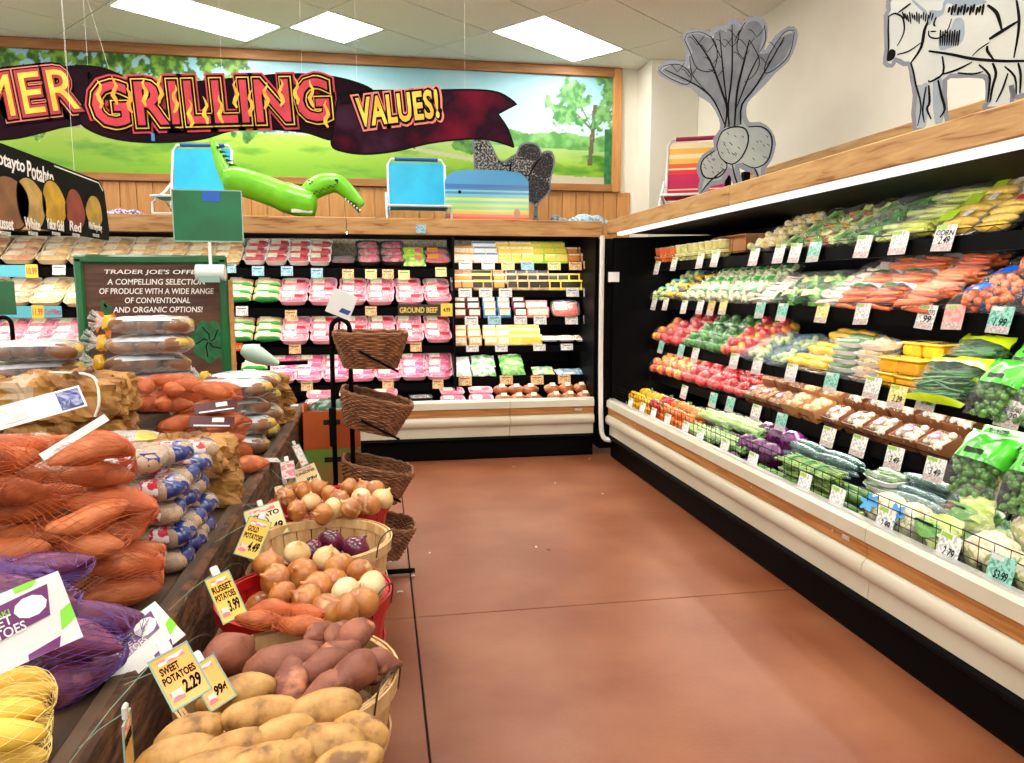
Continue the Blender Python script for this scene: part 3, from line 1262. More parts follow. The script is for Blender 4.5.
def stave_mesh(name, mat, n):
    vs, fs = [], []
    m = 5
    for k in range(m + 1):
        t = k / m
        r = R0 + (R1 - R0) * t ** .85
        a = PI / n * .93
        for rr in (r, r - .005):
            for s in (-1, 1):
                vs.append((rr * math.cos(a * s), rr * math.sin(a * s), BH * t))
    for k in range(m):
        o = 4 * k
        fs += [(o, o + 1, o + 5, o + 4), (o + 3, o + 2, o + 6, o + 7), (o + 1, o + 3, o + 7, o + 5), (o + 2, o, o + 4, o + 6)]
    fs += [(0, 2, 3, 1), (4 * m, 4 * m + 1, 4 * m + 3, 4 * m + 2)]
    return MB().add(vs, fs).mesh(name, mat, False)


def band(r0, r1, z0, z1, th=.005):
    return MB().lathe([(r0, z0), (r0 + th, z0), (r1 + th, z1), (r1, z1)], 40, closed=True)


NS = 26
STV = {m.name: stave_mesh('stave', m, NS) for m in (m_stave, m_redst)}
HP = {}
for m in (m_stave, m_redst):
    HP[m.name] = [band(R1 + .001, R1 + .003, BH - .03, BH + .002).mesh('rim_band', m, True), band(R1 - .013, R1 - .011, BH - .028, BH + .001).mesh('inner_band', m, True),
                  band(.195, .198, .16, .178, .004).mesh('middle_band', m, True), MB().lathe([(0, .004), (R0 - .004, .004), (R0 - .004, .016), (0, .016)], 26).mesh('basket_bottom', m, False)]
HND = MB().tube(cat_spline([(.05, -R1 - .004, BH - .02), (.045, -R1 - .012, BH + .03), (0, -R1 - .016, BH + .045), (-.045, -R1 - .012, BH + .03), (-.05, -R1 - .004, BH - .02)], 5), .002, 5).mesh('wire_handle', m_wire)
BASK = [(-.197, 1.485, .42, m_stave, 'natural wooden bushel basket of gold and sweet potatoes nearest the camera'),
        (-.205, 1.905, .40, m_redst, 'red bushel basket of yellow onions just behind the sweet potatoes'),
        (-.197, 2.325, .42, m_stave, 'natural wooden bushel basket with a few red onions inside'),
        (-.197, 2.745, .42, m_redst, 'red bushel basket heaped with brown onions farther down the bench')]
for x, y, z, m, lb in BASK:
    z = BZ
    t = thing('bushel_basket', lb, 'basket', RT((x, y, z)), 'bushel baskets along the potato table')
    for k in range(NS):
        obj('stave', STV[m.name], t, Matrix.Rotation(2 * PI * k / NS, 4, 'Z'))
    for me in HP[m.name]:
        obj(me.name, me, t)
    for w in (PI * .35, PI * 1.35):
        obj('wire_handle', HND, t, Matrix.Rotation(w, 4, 'Z'))
RIM = BZ + BH


def crop6(x, y):
    return 140 + x / 2.104, 400 + y / 2.104


n_g = 0
GPOS = [(105, 703, .3), (215, 615, .15), (250, 662, .05), (385, 652, .15), (465, 698, -.7), (395, 722, -.25), (290, 714, .5), (195, 740, .3), (165, 712, .5),
        (320, 756, .2), (80, 752, .1), (245, 775, .3), (440, 765, .1), (370, 790, 0), (150, 780, .2)]
GLAB = ['leftmost', 'uppermost', 'large upper left', 'large upper right', 'tilted right-hand', 'large spotted middle right', 'half-hidden middle', 'lower left', 'small half-buried left', 'small bottom middle',
        'bottom left corner', 'partly cropped bottom', 'partly cropped bottom right', 'cropped lower right', 'cropped lower left']
for k, (cx, cy, an) in enumerate(GPOS):
    if k in (8, 13):
        continue
    u, v = crop6(cx, cy)
    p = at(u, v, Z=RIM + .03 + (.012 if k in (2, 3, 5) else 0))
    d = math.hypot(p.x + .197, p.y - 1.485)
    spawn([P('gold_potato', GOLD[k % 4])], 'gold_potato', GLAB[k] + ' gold potato in the nearest bushel basket', 'potato',
          RT(p, (k * 1.3, -.1, an)), 'loose gold potatoes')
rg = random.Random(3)
for k in range(22):      # deeper layer that fills the basket
    a, r = rg.uniform(0, 6.28), .17 * math.sqrt(rg.random())
    x, y = -.197 + r * math.cos(a), 1.485 + r * math.sin(a)
    sw = y > 1.5
    spawn([P('p', SWEET[k % 4] if sw else GOLD[k % 4])], 'sweet_potato' if sw else 'gold_potato',
          ('sweet potato' if sw else 'gold potato') + ' half hidden deep in the nearest bushel basket', 'potato', RT((x, y, RIM - .035 - .03 * rg.random()), (k, .1, rg.uniform(-1, 1))),
          'potatoes deep in the nearest basket')
SPOS = [(190, 535, 1.3, 0, 1.1), (300, 552, .55, 1, 1.15), (378, 492, 1.2, 2, .8), (322, 592, 1.9, 3, .8), (385, 562, .4, 0, .95), (448, 505, .6, 1, .85),
        (450, 578, 1.0, 2, .95), (392, 606, .3, 3, .7), (505, 552, .3, 0, .65), (418, 532, .2, 1, .7), (345, 530, .9, 2, .7), (415, 495, 1.3, 3, .6)]
SLAB = ['fat dark', 'long-necked', 'upright pointed', 'pointed front', 'broad middle', 'twisted right-hand', 'large ridged', 'small front', 'pale cut-ended right', 'half-hidden back', 'half-hidden middle', 'thin back']
for k, (cx, cy, an, mi_, s) in enumerate(SPOS):
    u, v = crop6(cx, cy)
    p = at(u, v, Z=RIM + .028)
    spawn([P('s', SWEET[mi_])], 'sweet_potato', SLAB[k] + ' sweet potato in the nearest bushel basket', 'sweet potato', RT(p, (k * .9, -.25 if k % 2 else .2, an), (s, s * 1.25, s * 1.25)), 'loose sweet potatoes')


def onions(lst, label_tail, group, z, meshes=ONION, name='onion', cat='onion', names=None):
    for k, (u, v) in enumerate(lst):
        p = at(u, v, Z=z)
        rr = random.Random(k * 7 + int(u))
        me = meshes[k % len(meshes)] if isinstance(meshes, list) else meshes
        s = rr.uniform(.85, 1.08)
        spawn([P(name, me)], name, (names[k] if names else ORD[k] + ' leftmost') + label_tail, cat, RT(p, (rr.uniform(-1.7, 1.2), rr.uniform(-1.3, 1.3), rr.uniform(0, 6)), s), group)


O2 = [crop6(*q) for q in [(270, 347), (285, 378), (330, 322), (340, 366), (372, 396), (394, 334), (420, 352), (395, 442), (432, 404), (435, 440), (463, 362), (466, 428), (488, 390), (300, 410), (350, 420), (408, 378)]]
O2 = sorted(O2)
onions(O2, ' yellow onion in the red basket next to the sweet potatoes', 'yellow onions in the near red basket', RIM + .035, ONION)
for k in range(12):
    a = k * 2.4
    r = .15 * math.sqrt((k + .5) / 12)
    spawn([P('o', ONION[k % 3])], 'onion', 'yellow onion buried at the bottom of the near red basket', 'onion', RT((-.205 + r * math.cos(a), 1.905 + r * math.sin(a), RIM - .05), (k, k * 2, 0)), 'onions buried in the near red basket')
onions([crop6(*q) for q in [(402, 300), (455, 313), (362, 318)]], ' red onion in the natural wooden basket', 'red onions', RIM - .03, REDON, 'red_onion', 'onion',
       ['larger left-hand', 'glossy right-hand', 'half-hidden leftmost'])
for k in range(9):
    a = k * 2.4
    r = .14 * math.sqrt((k + .5) / 9)
    spawn([P('o', REDON)], 'red_onion', 'red onion low down in the natural wooden basket', 'onion', RT((-.197 + r * math.cos(a), 2.325 + r * math.sin(a), RIM - .10), (k, k * 2, 0)), 'red onions low in the basket')
O4 = sorted([crop6(*q) for q in [(305, 205), (345, 190), (360, 215), (375, 188), (400, 200), (405, 228), (440, 185), (445, 228), (465, 205), (480, 222), (495, 190), (510, 208), (420, 212), (330, 232), (385, 240), (470, 188)]])
onions(O4, ' brown onion in the far red basket', 'brown onions in the far red basket', RIM + .035, ONION)
for k in range(12):
    a = k * 2.4
    r = .15 * math.sqrt((k + .5) / 12)
    spawn([P('o', ONION[k % 3])], 'onion', 'brown onion buried at the bottom of the far red basket', 'onion', RT((-.197 + r * math.cos(a), 2.745 + r * math.sin(a), RIM - .03), (k, k * 2, 0)), 'onions buried in the far red basket')

# ------------------------------------------------------------------ bags
m_neto = pm('orange_net', (204, 98, 44), rough=.5)
m_netp = pm('violet_net', (92, 58, 140), rough=.4)
m_nety = pm('yellow_net', (248, 222, 132), rough=.4)
m_clear = film('clear_bag', (242, 244, 244), .10, .55, 24, .7)
m_clear2 = film('clear_wrap', (244, 246, 248), .16, .7, 34, .8)
m_wprint = pm('bag_white_print', (232, 236, 240), (206, 214, 224), sc=14, rough=.25, coat=.6, bump=.5, bsc=26)
m_yprint = pm('bag_yellow_print', (224, 196, 96), (206, 172, 66), sc=10, rough=.3, coat=.5, bump=.4, bsc=26)
m_blue = pm('bag_blue', (28, 52, 142), (18, 36, 110), sc=8, rough=.25, coat=.6, bump=.4, bsc=30)
m_rprint = pm('bag_red_script', (232, 228, 224), (196, 34, 62), sc=55, det=2, lo=.48, hi=.53, rough=.3, coat=.4)
m_kraft = pm('kraft_paper', (186, 138, 70), (140, 92, 34), sc=9, det=6, lo=.36, hi=.58, rough=.6, bump=1.0, bsc=9, dark=(84, 50, 16), rnd=.06)
m_kraftg = pm('kraft_plain', (188, 164, 134), (170, 144, 112), sc=6, det=4, rough=.7, bump=.5, bsc=18)
m_ytie = pm('yellow_tie', (240, 190, 30), (224, 168, 20), sc=12, rough=.35, coat=.4, bump=.4)
m_rope = pm('white_rope', (228, 222, 208), rough=.8)


def net_bag(meshes, r, dims, seed, mat, pname, nt=44, nl=30, w=.0006):
    it = pack(meshes, dims, r, seed)
    rec = [P(pname, me, M) for me, M in it]
    rec.append(P('net', net_mesh('net', pts_of(it, 3), mat, nt, nl, w)))
    return rec


YBAG = [net_bag(YAM, (.078, .038, .036), (.36, .22, .13), s, m_neto, 'yam') for s in (1, 2)]
YBAG2 = net_bag(YAM, (.078, .038, .036), (.28, .14, .08), 5, m_neto, 'yam', 40, 28)
PBAG2 = net_bag(PURP, (.09, .04, .038), (.36, .2, .14), 8, m_netp, 'purple_yam', 44, 30, .0006)
PBAG = net_bag(PURP, (.09, .04, .038), (.36, .2, .10), 3, m_netp, 'purple_yam', 44, 30, .0006)
LBAG = net_bag(YELP, (.052, .028, .026), (.26, .2, .13), 4, m_nety, 'yellow_potato', 34, 24, .0006)


def clear_bag(seed):
    it = pack(RUSS, (.31, .20, .075), (.054, .038, .038), seed)
    pts = pts_of(it, 2)
    zt = max(p.z for p in pts)
    def mf_(mid, d):
        if mid[2] > zt * .74 and abs(mid[0]) < .12:
            return 1
        if mid[2] > zt * .70 and abs(mid[0]) < .125:
            return 2
        if mid[0] > .15 and mid[2] > zt * .45:
            return 2
        return 0
    rec = [P('russet_potato', me, M) for me, M in it]
    rec.append(P('bag', skin_mesh('bag', pts, [m_clear, m_wprint, m_yprint], 32, 22, .004, 0, mf_, .012, seed)))
    neck = MB()
    for k in range(7):
        a = k * .9
        neck.tube(cat_spline([(-.14, 0, .04), (-.19, .012 * math.cos(a), .045), (-.25, .05 * math.cos(a), .06 + .04 * math.sin(a))], 3), [.006] * 6 + [.012], 5)
    rec.append(P('bag_neck', neck.mesh('bag_neck', m_clear), None, [P('yellow_tie', MB().ell((-.185, 0, .045), (.028, .034, .036), 10, 6, fn=lump(3, .2, 2)).mesh('yellow_tie', m_ytie))]))
    return rec


CBAG = [clear_bag(s) for s in (1, 2)]


def white_bag(seed, dims=(.20, .11, .05)):
    it = pack(PALE, dims, (.034, .027, .026), seed)
    pts = pts_of(it, 2)
    xm = max(p.x for p in pts)
    def mf_(mid, d):
        if mid[0] > xm * .66:
            return 1 if noise.noise(Vector(mid) * 9 + Vector((seed, 0, 0))) > -.12 else 0
        if abs(mid[0] - xm * .3) < xm * .2 and d[2] > -.2 and d[1] < .3:
            return 2
        return 0
    m_w = film('white_mesh_film', (222, 206, 190), .22, .65, 40, .8, .15)
    return [P('pale_potato', me, M) for me, M in it] + [P('bag', skin_mesh('bag', pts, [m_w, m_blue, m_rprint], 28, 20, .003, 0, mf_, .01, seed))]


WBAG = [white_bag(1), white_bag(2)]
WBIG = white_bag(3, (.30, .17, .06))


def paper_bag(seed, dims=(.34, .24, .11), rope=False):
    rg_ = random.Random(seed)
    L_, W, H = dims
    pts = [Vector((sx * L_ / 2 * (1 if z < .5 else .93), sy * W / 2 * (1 if z < .5 else .92), z * H)) for sx in (-1, 1) for sy in (-1, 1) for z in (.08, .5, .92)]
    pts += [Vector((rg_.uniform(-.4, .4) * L_, rg_.uniform(-.4, .4) * W, H * (1.0 + .08 * rg_.random()))) for _ in range(14)] + [Vector((rg_.uniform(-.4, .4) * L_, rg_.uniform(-.4, .4) * W, 0)) for _ in range(8)]
    def mf_(mid, d):
        return 1 if mid[0] < -.16 * L_ and noise.noise(Vector(mid) * 8 + Vector((seed, 0, 0))) > -.2 else 0
    rec = [P('paper_sack', skin_mesh('paper_sack', pts, [m_kraft, m_kraftg], 52, 36, .0, 0, mf_, .026, seed, True))]
    rec.append(P('barcode_label', card('barcode_label', m_print, .075, .045), RT((.06, -W * .42, H * .62), (1.25, 0, 0))))
    if rope:
        rec.append(P('rope_handle', MB().tube(cat_spline([(.12, -W / 2 - .01, .02), (.135, -W / 2 - .012, .07), (.11, -W * .38, H + .008), (0, -.02, H + .015), (-.10, .02, H + .012)], 5), .0045, 6).mesh('rope_handle', m_rope)))
    return rec


KBAG = [paper_bag(1), paper_bag(2), paper_bag(3, (.36, .26, .13), True)]


def bag(rec, name, cat, label, loc, yaw=0, group=None, tilt=(0, 0), s=1):
    return spawn(rec, name, label, cat, RT(loc, (tilt[0], tilt[1], yaw), s), group)


G = 'orange netted yam bags'
bag(YBAG[0], 'yam_bag', 'bag', 'orange netted bag of yams lowest in the near stack on the table', (-.685, 1.74, TZ + .004), .12, G)
bag(YBAG[1], 'yam_bag', 'bag', 'orange netted bag of yams in the middle of the near stack', (-.715, 1.79, TZ + .135), -.05, G)
bag(YBAG[0], 'yam_bag', 'bag', 'orange netted bag of yams on top of the near stack, its side to the aisle', (-.73, 1.82, TZ + .262), .1 + PI, G)
bag(YBAG[1], 'yam_bag', 'bag', 'orange netted bag of yams at the left edge, propped highest', (-.97, 1.70, TZ + .29), .3, G, (0, .12))
bag(YBAG[0], 'yam_bag', 'bag', 'orange netted bag of yams at the left edge under the propped one', (-1.06, 1.62, TZ + .14), .2, G)
bag(YBAG[1], 'yam_bag', 'bag', 'orange netted bag of yams lowest at the left edge of the table', (-1.06, 1.62, TZ + .004), -.1, G)
bag(YBAG2, 'yam_bag', 'bag', 'small orange netted yam bag lying across the onions in the red basket', (*at(283, 612, Z=RIM + .05)[:2], RIM + .015), -.15, G, (0, .05), s=.7)
bag(YBAG[0], 'yam_bag', 'bag', 'orange netted yam bag lowest behind the paper sacks near the tags', (-.66, 2.98, TZ + .004), .3, G, s=.9)
bag(YBAG[1], 'yam_bag', 'bag', 'orange netted yam bag second up behind the paper sacks', (-.68, 3.0, TZ + .124), .2, G, s=.9)
bag(YBAG[0], 'yam_bag', 'bag', 'orange netted yam bag with a dark purple header behind the paper sacks', (-.72, 3.02, TZ + .245), -.5, G, s=.9)
bag(YBAG[1], 'yam_bag', 'bag', 'orange netted yam bag slumped between paper sack and clear potato bags', (-.86, 3.12, RZ + .06), 1.2, G, s=.9)
G = 'purple yam bags'
bag(PBAG2, 'purple_yam_bag', 'bag', 'violet netted bag of purple yams, lower of the two on the table edge', (-.645, 1.40, TZ + .004), .1, G)
bag(PBAG, 'purple_yam_bag', 'bag', 'violet netted bag of purple yams, upper one behind the white header card', (-.73, 1.46, TZ + .150), -.1, G)
bag(PBAG, 'purple_yam_bag', 'bag', 'violet netted bag of purple yams cut off by the left picture edge', (-1.0, 1.36, TZ + .16), .3, G)
bag(LBAG, 'yellow_potato_bag', 'bag', 'yellow netted bag of small yellow potatoes in the lower left corner', (-.635, 1.165, TZ + .004), .25)
bag(LBAG, 'yellow_potato_bag', 'bag', 'second yellow netted potato bag beyond the lower left corner', (-.93, 1.08, TZ + .004), 0)
# header cards of the netted bags, folded
m_hdr = pm('header_white', (218, 220, 218), rough=.3, coat=.5)
m_hpur = pm('header_purple', (106, 24, 104), rough=.3, coat=.5)
m_hgrn = pm('header_green', (128, 214, 40), rough=.3, coat=.5)


def header(M, label, w=.20, h=.125, text=('MURASAKI', 'SWEET', 'POTATOES')):
    t = thing('header_card', label, 'label', M)
    bend = lambda x, y: .012 * math.sin(x * 14 + .5) + .006 * math.sin(y * 30)
    mb = MB()
    mb.sheet(lambda a, b: ((a - .5) * w, (b - .5) * h, bend((a - .5) * w, (b - .5) * h)), 12, 8)
    n0 = len(mb.v)
    mb.sheet(lambda a, b: ((a - .5) * w, (b - .5) * h, bend((a - .5) * w, (b - .5) * h) - .0012), 12, 8)
    obj('card', mb.mesh('card', m_hdr, True, 60, False), t)
    def flat(poly, mat, name, z=.0012):
        pm_ = MB()
        k = len(poly)
        # triangulated patch that follows the bend
        cx, cy = sum(p[0] for p in poly) / k, sum(p[1] for p in poly) / k
        vs = [(cx, cy, bend(cx, cy) + z)]
        ring = []
        for i in range(k):
            a, b = poly[i], poly[(i + 1) % k]
            for q in range(6):
                ring.append((a[0] + (b[0] - a[0]) * q / 6, a[1] + (b[1] - a[1]) * q / 6))
        for f in (.33, .66, 1):
            for x, y in ring:
                X, Y = cx + (x - cx) * f, cy + (y - cy) * f
                vs.append((X, Y, bend(X, Y) + z))
        nr = len(ring)
        fs = [(0, 1 + i, 1 + (i + 1) % nr) for i in range(nr)]
        for l in range(2):
            for i in range(nr):
                a = 1 + l * nr
                fs.append((a + i, a + nr + i, a + nr + (i + 1) % nr, a + (i + 1) % nr))
        pm_.add(vs, fs)
        obj(name, pm_.mesh(name, mat, True, 60, False), t)
    flat([(-.5 * w, -.16 * h), (.32 * w, -.04 * h), (.38 * w, .38 * h), (-.5 * w, .30 * h)], m_hpur, 'purple_panel')
    flat([(-.5 * w, .32 * h), (-.02 * w, .40 * h), (.0 * w, .5 * h), (-.5 * w, .5 * h)], m_hpur, 'purple_band')
    flat([(.05 * w, -.5 * h), (.3 * w, -.5 * h), (.34 * w, -.36 * h), (.06 * w, -.42 * h)], m_hpur, 'purple_band')
    flat([(.12 * w, .5 * h), (.32 * w, .5 * h), (.26 * w, .42 * h), (.12 * w, .42 * h)], m_hgrn, 'green_leaf')
    flat([(.36 * w, -.30 * h), (.5 * w, -.2 * h), (.5 * w, .02 * h), (.40 * w, -.04 * h)], m_hgrn, 'green_leaf')
    flat([(-.42 * w, -.44 * h), (-.22 * w, -.44 * h), (-.22 * w, -.32 * h), (-.42 * w, -.32 * h)], m_print, 'small_print')
    flat([(.2 * w + .022 * math.cos(a), .17 * h + .016 * math.sin(a)) for a in [k * PI / 5 for k in range(10)]], m_inkw, 'potato_picture', .0024)
    for s, y, hh, ww, mt in ((text[0], .22, .07, .34, m_hgrn), (text[1], .12, .13, .34, m_inkw), (text[2], -.03, .13, .5, m_inkw)):
        me = warp(txt(s, w * ww, h * hh, mt, .0004, .01), lambda c: (c.x - .13 * w, c.y + y * h, bend(c.x - .13 * w, c.y + y * h) + .0022 + c.z))
        obj('lettering', me, t)
    return t


def face_cam(p, roll=0, tilt=0, yaw=0):
    n = (CO - Vector(p)).normalized()
    n = Matrix.Rotation(yaw, 3, 'Z') @ n
    n = (n + Vector((0, 0, tilt))).normalized()
    return facing(n, roll, p)


p = at(10, 630, X=-.56)
header(face_cam(p, .22, .25), 'white purple and green header card on the upper purple yam bag', .165, .11)
p = at(136, 646, X=-.47)
header(face_cam(p, .45, .7, .2), 'creased white and purple header card flopping over the table edge', .15, .09)

G = 'white potato bags with blue ends'
wl = ['bottom', 'second', 'third', 'fourth', 'top']
for c_, (y, n) in enumerate(((1.995, 4), (2.125, 5), (2.255, 4))):
    for k in range(n):
        bag(WBAG[(k + c_) % 2], 'white_potato_bag', 'bag', 'white blue-ended potato bag, %s one in %s column from camera' % (wl[k], ORD[c_]),
            (-.60 + .012 * (k % 2) - .006 * k, y + .012 * ((k + c_) % 2), TZ + .004 + k * .062), .1 * (k % 3 - 1), G)
bag(WBIG, 'white_potato_bag', 'bag', 'larger white potato bag with red script lying on top of the blue-ended bags', (-.70, 2.02, TZ + .258), .15, G)
bag(WBIG, 'white_potato_bag', 'bag', 'white and blue potato bag at the left edge on the netted yams', (-.98, 2.02, TZ + .30), .2, G)
bag(WBAG[0], 'white_potato_bag', 'bag', 'white potato bag with yellow corner beside the paper sack', (-.60, 2.36, TZ + .21), .5, G)
G = 'brown paper potato sacks'
bag(KBAG[0], 'paper_sack', 'bag', 'brown paper potato sack, lower one at the table edge', (-.66, 2.62, TZ + .002), .15, G)
bag(KBAG[1], 'paper_sack', 'bag', 'brown paper potato sack, upper one at the table edge with barcode', (-.68, 2.60, TZ + .112), -.1, G)
bag(KBAG[1], 'paper_sack', 'bag', 'brown paper potato sack, lower one on the raised tier', (-.99, 2.60, RZ + .002), .1, G)
bag(KBAG[2], 'paper_sack', 'bag', 'brown paper potato sack with white rope handle on the raised tier', (-1.0, 2.60, RZ + .112), .05, G)
bag(KBAG[0], 'paper_sack', 'bag', 'brown paper potato sack farther left, lower one on the raised tier', (-1.40, 2.72, RZ + .002), .2, G)
bag(KBAG[1], 'paper_sack', 'bag', 'crumpled brown paper sack farthest left on the raised tier', (-1.42, 2.72, RZ + .112), .4, G)
bag(KBAG[0], 'paper_sack', 'bag', 'small upright brown paper sack by the far end of the table', (-.62, 4.12, TZ + .002), .6, G, s=.8)
bag(KBAG[1], 'paper_sack', 'bag', 'small brown paper sack on the far upright one', (-.63, 4.12, TZ + .092), .9, G, s=.8)
bag(KBAG[0], 'paper_sack', 'bag', 'topmost small brown paper sack at the far end of the table', (-.64, 4.13, TZ + .182), .3, G, s=.8)
G = 'clear potato bags with yellow ties'
for c_, (x, y, z0, n, yaw, nm) in enumerate(((-.66, 3.43, TZ, 4, .3, 'near column by the table edge'), (-.66, 3.76, TZ, 4, .1, 'far column by the table edge'),
                                             (-.98, 3.42, RZ, 4, .15, 'tallest column on the raised tier'), (-1.33, 3.18, RZ, 4, .25, 'left column on the raised tier'))):
    for k in range(n):
        bag(CBAG[(k + c_) % 2], 'clear_potato_bag', 'bag', 'clear russet potato bag, %s from bottom, %s' % (ORD[k], nm),
            (x + .02 * ((k % 2) - .5), y + .015 * ((k % 3) - 1), z0 + .003 + k * .082), yaw + .18 * ((k % 3) - 1), G)
bag(CBAG[0], 'clear_potato_bag', 'bag', 'clear bag of russet potatoes lying on top of the tallest column', (-.95, 3.40, RZ + .335), .0, G, s=.95)

# dark header cards on the yam bags, paper label on the front bag, a loose clear bag
m_hdark = pm('header_dark', (60, 16, 22), (92, 34, 36), sc=9, rough=.5, coat=.08, spec=.2)
for k, (u, v, rl) in enumerate(((216, 407, .1), (212, 422, -.1), (226, 398, .25))):
    p = at(u, v, X=-.60)
    t = spawn([P('card', card('card', m_hdark, .15, .05)), P('barcode_label', card('barcode_label', m_print, .04, .02), RT((.02, .008, .0016))), P('white_stripe', card('white_stripe', m_hdr, .12, .006), RT((0, -.018, .0016)))],
              'header_card', ['dark red header card with a barcode on the yam bags', 'lower dark red header card slumped on the yam bags', 'upper dark red header card with a white stripe'][k], 'label', face_cam(p, rl, .9))
p = at(38, 408, X=-.82)
spawn([P('card', card('card', m_hdr, .2, .06)), P('blue_print', card('blue_print', m_blue, .05, .05), RT((.07, 0, .0018))), P('barcode_label', card('barcode_label', m_print, .05, .04), RT((-.05, 0, .0018)))],
      'header_card', 'large folded white paper label with blue end on the top yam bag', 'label', face_cam(p, .25, .5))
p = at(75, 437, X=-.66)
spawn([P('card', card('card', m_hdr, .15, .018))], 'header_card', 'narrow white paper strip tucked between the two yam bags', 'label', face_cam(p, .55, .3))
bag([P('bag', pillow_mesh('bag', [m_clear2, m_yprint], .22, .12, .04, mat_fn=lambda s, r: 1 if s > .45 and r < .2 else 0))], 'empty_clear_bag', 'bag', 'crinkled clear bag with yellow corner lying in front of the paper sacks', (-.78, 2.36, TZ + .262), .2)
bag([P('bag', pillow_mesh('bag', [m_clear2], .30, .2, .05, seed=3))], 'empty_clear_bag', 'bag', 'crumpled clear plastic bag at the far left of the raised tier', (-1.62, 3.0, RZ + .29), .2)
bag([P('red_bag', pillow_mesh('red_bag', pm('red_net_bag', (150, 20, 40), (110, 14, 34), sc=30, rough=.3, coat=.5), .34, .2, .09))], 'red_potato_bag', 'bag', 'dark red bag half hidden under the clear plastic on the raised tier', (-1.60, 3.0, RZ + .20), .2)

# ------------------------------------------------------------------ price cards on the table edge
m_cardy = pm('card_yellow', (242, 186, 36), (240, 200, 84), sc=6, rough=.35, coat=.4)
m_cardo = pm('card_orange', (240, 168, 74), (238, 186, 104), sc=6, rough=.35, coat=.4)
m_cardc = pm('card_cream', (232, 222, 180), (240, 206, 100), sc=5, rough=.35, coat=.4)
m_hold = film('clear_holder', (170, 220, 200), .12, .7, 8, .1, .1)
m_edge = pm('holder_edge', (140, 176, 160), rough=.2, coat=.6)
m_pink = pm('pink_print', (244, 210, 200), (226, 120, 130), sc=50, det=1, lo=.46, hi=.52, rough=.5)


def price_card(u, v, w, h, mat, lines, price, label, X=-.40, roll=.2, yaw=0.0, tilt=.35, bold=.035):
    p = at(u, v, X=X)
    M = face_cam(p, roll, tilt, yaw)
    t = thing('price_card', label, 'price tag', M)
    obj('card', card('card', mat, w, h), t)
    e = MB()
    for a, b, c, d in ((0, h / 2 + .0012, w + .005, .0025), (0, -h / 2 - .0012, w + .005, .0025), (w / 2 + .0012, 0, .0025, h), (-w / 2 - .0012, 0, .0025, h)):
        e.box((a, b, .001), (c, d, .003))
    obj('holder_edge', e.mesh('holder_edge', m_edge, False), t)
    obj('heading_print', card('heading_print', m_pink, w * .7, h * .1, .0005), t, RT((0, h * .38, .0016)))
    y = h * .22
    for s in lines:
        obj('lettering', txt(s, w * (.86 if len(s) > 5 else .5), h * .15, m_ink, .0005, bold), t, RT((0 if len(s) > 5 else -w * .14, y, .0017)))
        y -= h * .19
    if price:
        obj('price', txt(price, w * .5, h * .26, m_ink, .0005, .04, .2), t, RT((w * .18, -h * .22, .0017)))
    obj('small_print', card('small_print', m_pink, w * .32, h * .2, .0005), t, RT((-w * .26, -h * .30, .0016)))
    cl = MB().rbox((0, h / 2 + .012, 0), (.018, .024, .008), .003)
    obj('clip', cl.mesh('clip', m_hdr, False), t)
    if X < -.2:
        inv = M.inverted()
        a = inv @ Vector((-.478, p.y + .01, TZ + .016))
        obj('stem', MB().tube([(0, h / 2 + .01, -.002), ((0 + a.x) / 2, (h / 2 + a.y) / 2 + .01, a.z / 2), tuple(a)], .0008, 4).mesh('stem', m_edge), t)
    return t


price_card(212, 683, .046, .085, m_cardo, [], '99¢', 'orange price card reading 99 cents behind the sweet potatoes card', X=-.315, roll=.42)
price_card(180, 676, .054, .078, m_cardo, ['SWEET', 'POTATOES'], '2.29', 'orange price card for sweet potatoes at 2.29 on the table edge', X=-.30, roll=.38)
price_card(226, 597, .05, .105, m_cardy, ['RUSSET', 'POTATOES'], '3.99', 'yellow price card for russet potatoes standing alone on the table edge', X=-.35, roll=.32)
price_card(253, 538, .06, .11, m_cardy, ['GOLD', 'POTATOES'], '4.49', 'yellow price card for gold potatoes leaning left', X=-.365, roll=-.42)
price_card(266, 522, .115, .11, m_cardc, ['POTATO'], '3.49', 'cream price card for potato medley above the red basket', X=-.385, roll=.25)
price_card(289, 499, .085, .125, m_cardy, ['POTATOES'], '4.29', 'yellow potatoes price card beside the far red basket', X=-.385, roll=.2)
price_card(300, 509, .06, .11, m_cardc, ['ORGANIC'], '1.29', 'pale price card overlapped by the yellow potatoes card', X=-.365, roll=-.3)
price_card(307, 476, .11, .10, m_cardy, ['ONIONS'], '99¢', 'yellow onions price card at the far end of the table edge', X=-.385, roll=.35)
price_card(288, 470, .05, .07, m_pink, [], None, 'small pink price card next to the onions card', X=-.385, roll=.1)
price_card(276, 538, .05, .07, m_cardy, ['ONIONS'], None, 'small yellow card tucked in at the basket of red onions', X=-.365, roll=-.3)
price_card(128, 752, .05, .11, m_cardo, ['POTATOES'], None, 'price card seen nearly edge-on at the bottom of the picture', X=-.40, roll=.0, yaw=1.35, tilt=-.5)
price_card(300, 455, .05, .10, m_print, [], None, 'grey price card seen edge-on beyond the pink one', X=-.385, roll=.0, yaw=.9)
p = at(282, 460, X=-.5)
spawn([P('card', card('card', m_hdr, .16, .08))], 'paper_sheet', 'loose white paper sheet lying on the table edge by the yam', 'paper', RT((-.50, 3.12, TZ + .03), (0, .1, .3)))
spawn([P('yam', YAM[0])], 'yam', 'single loose yam resting at the table edge', 'yam', RT((-.51, 2.93, TZ + .055), (0, 0, .6), 1.1))

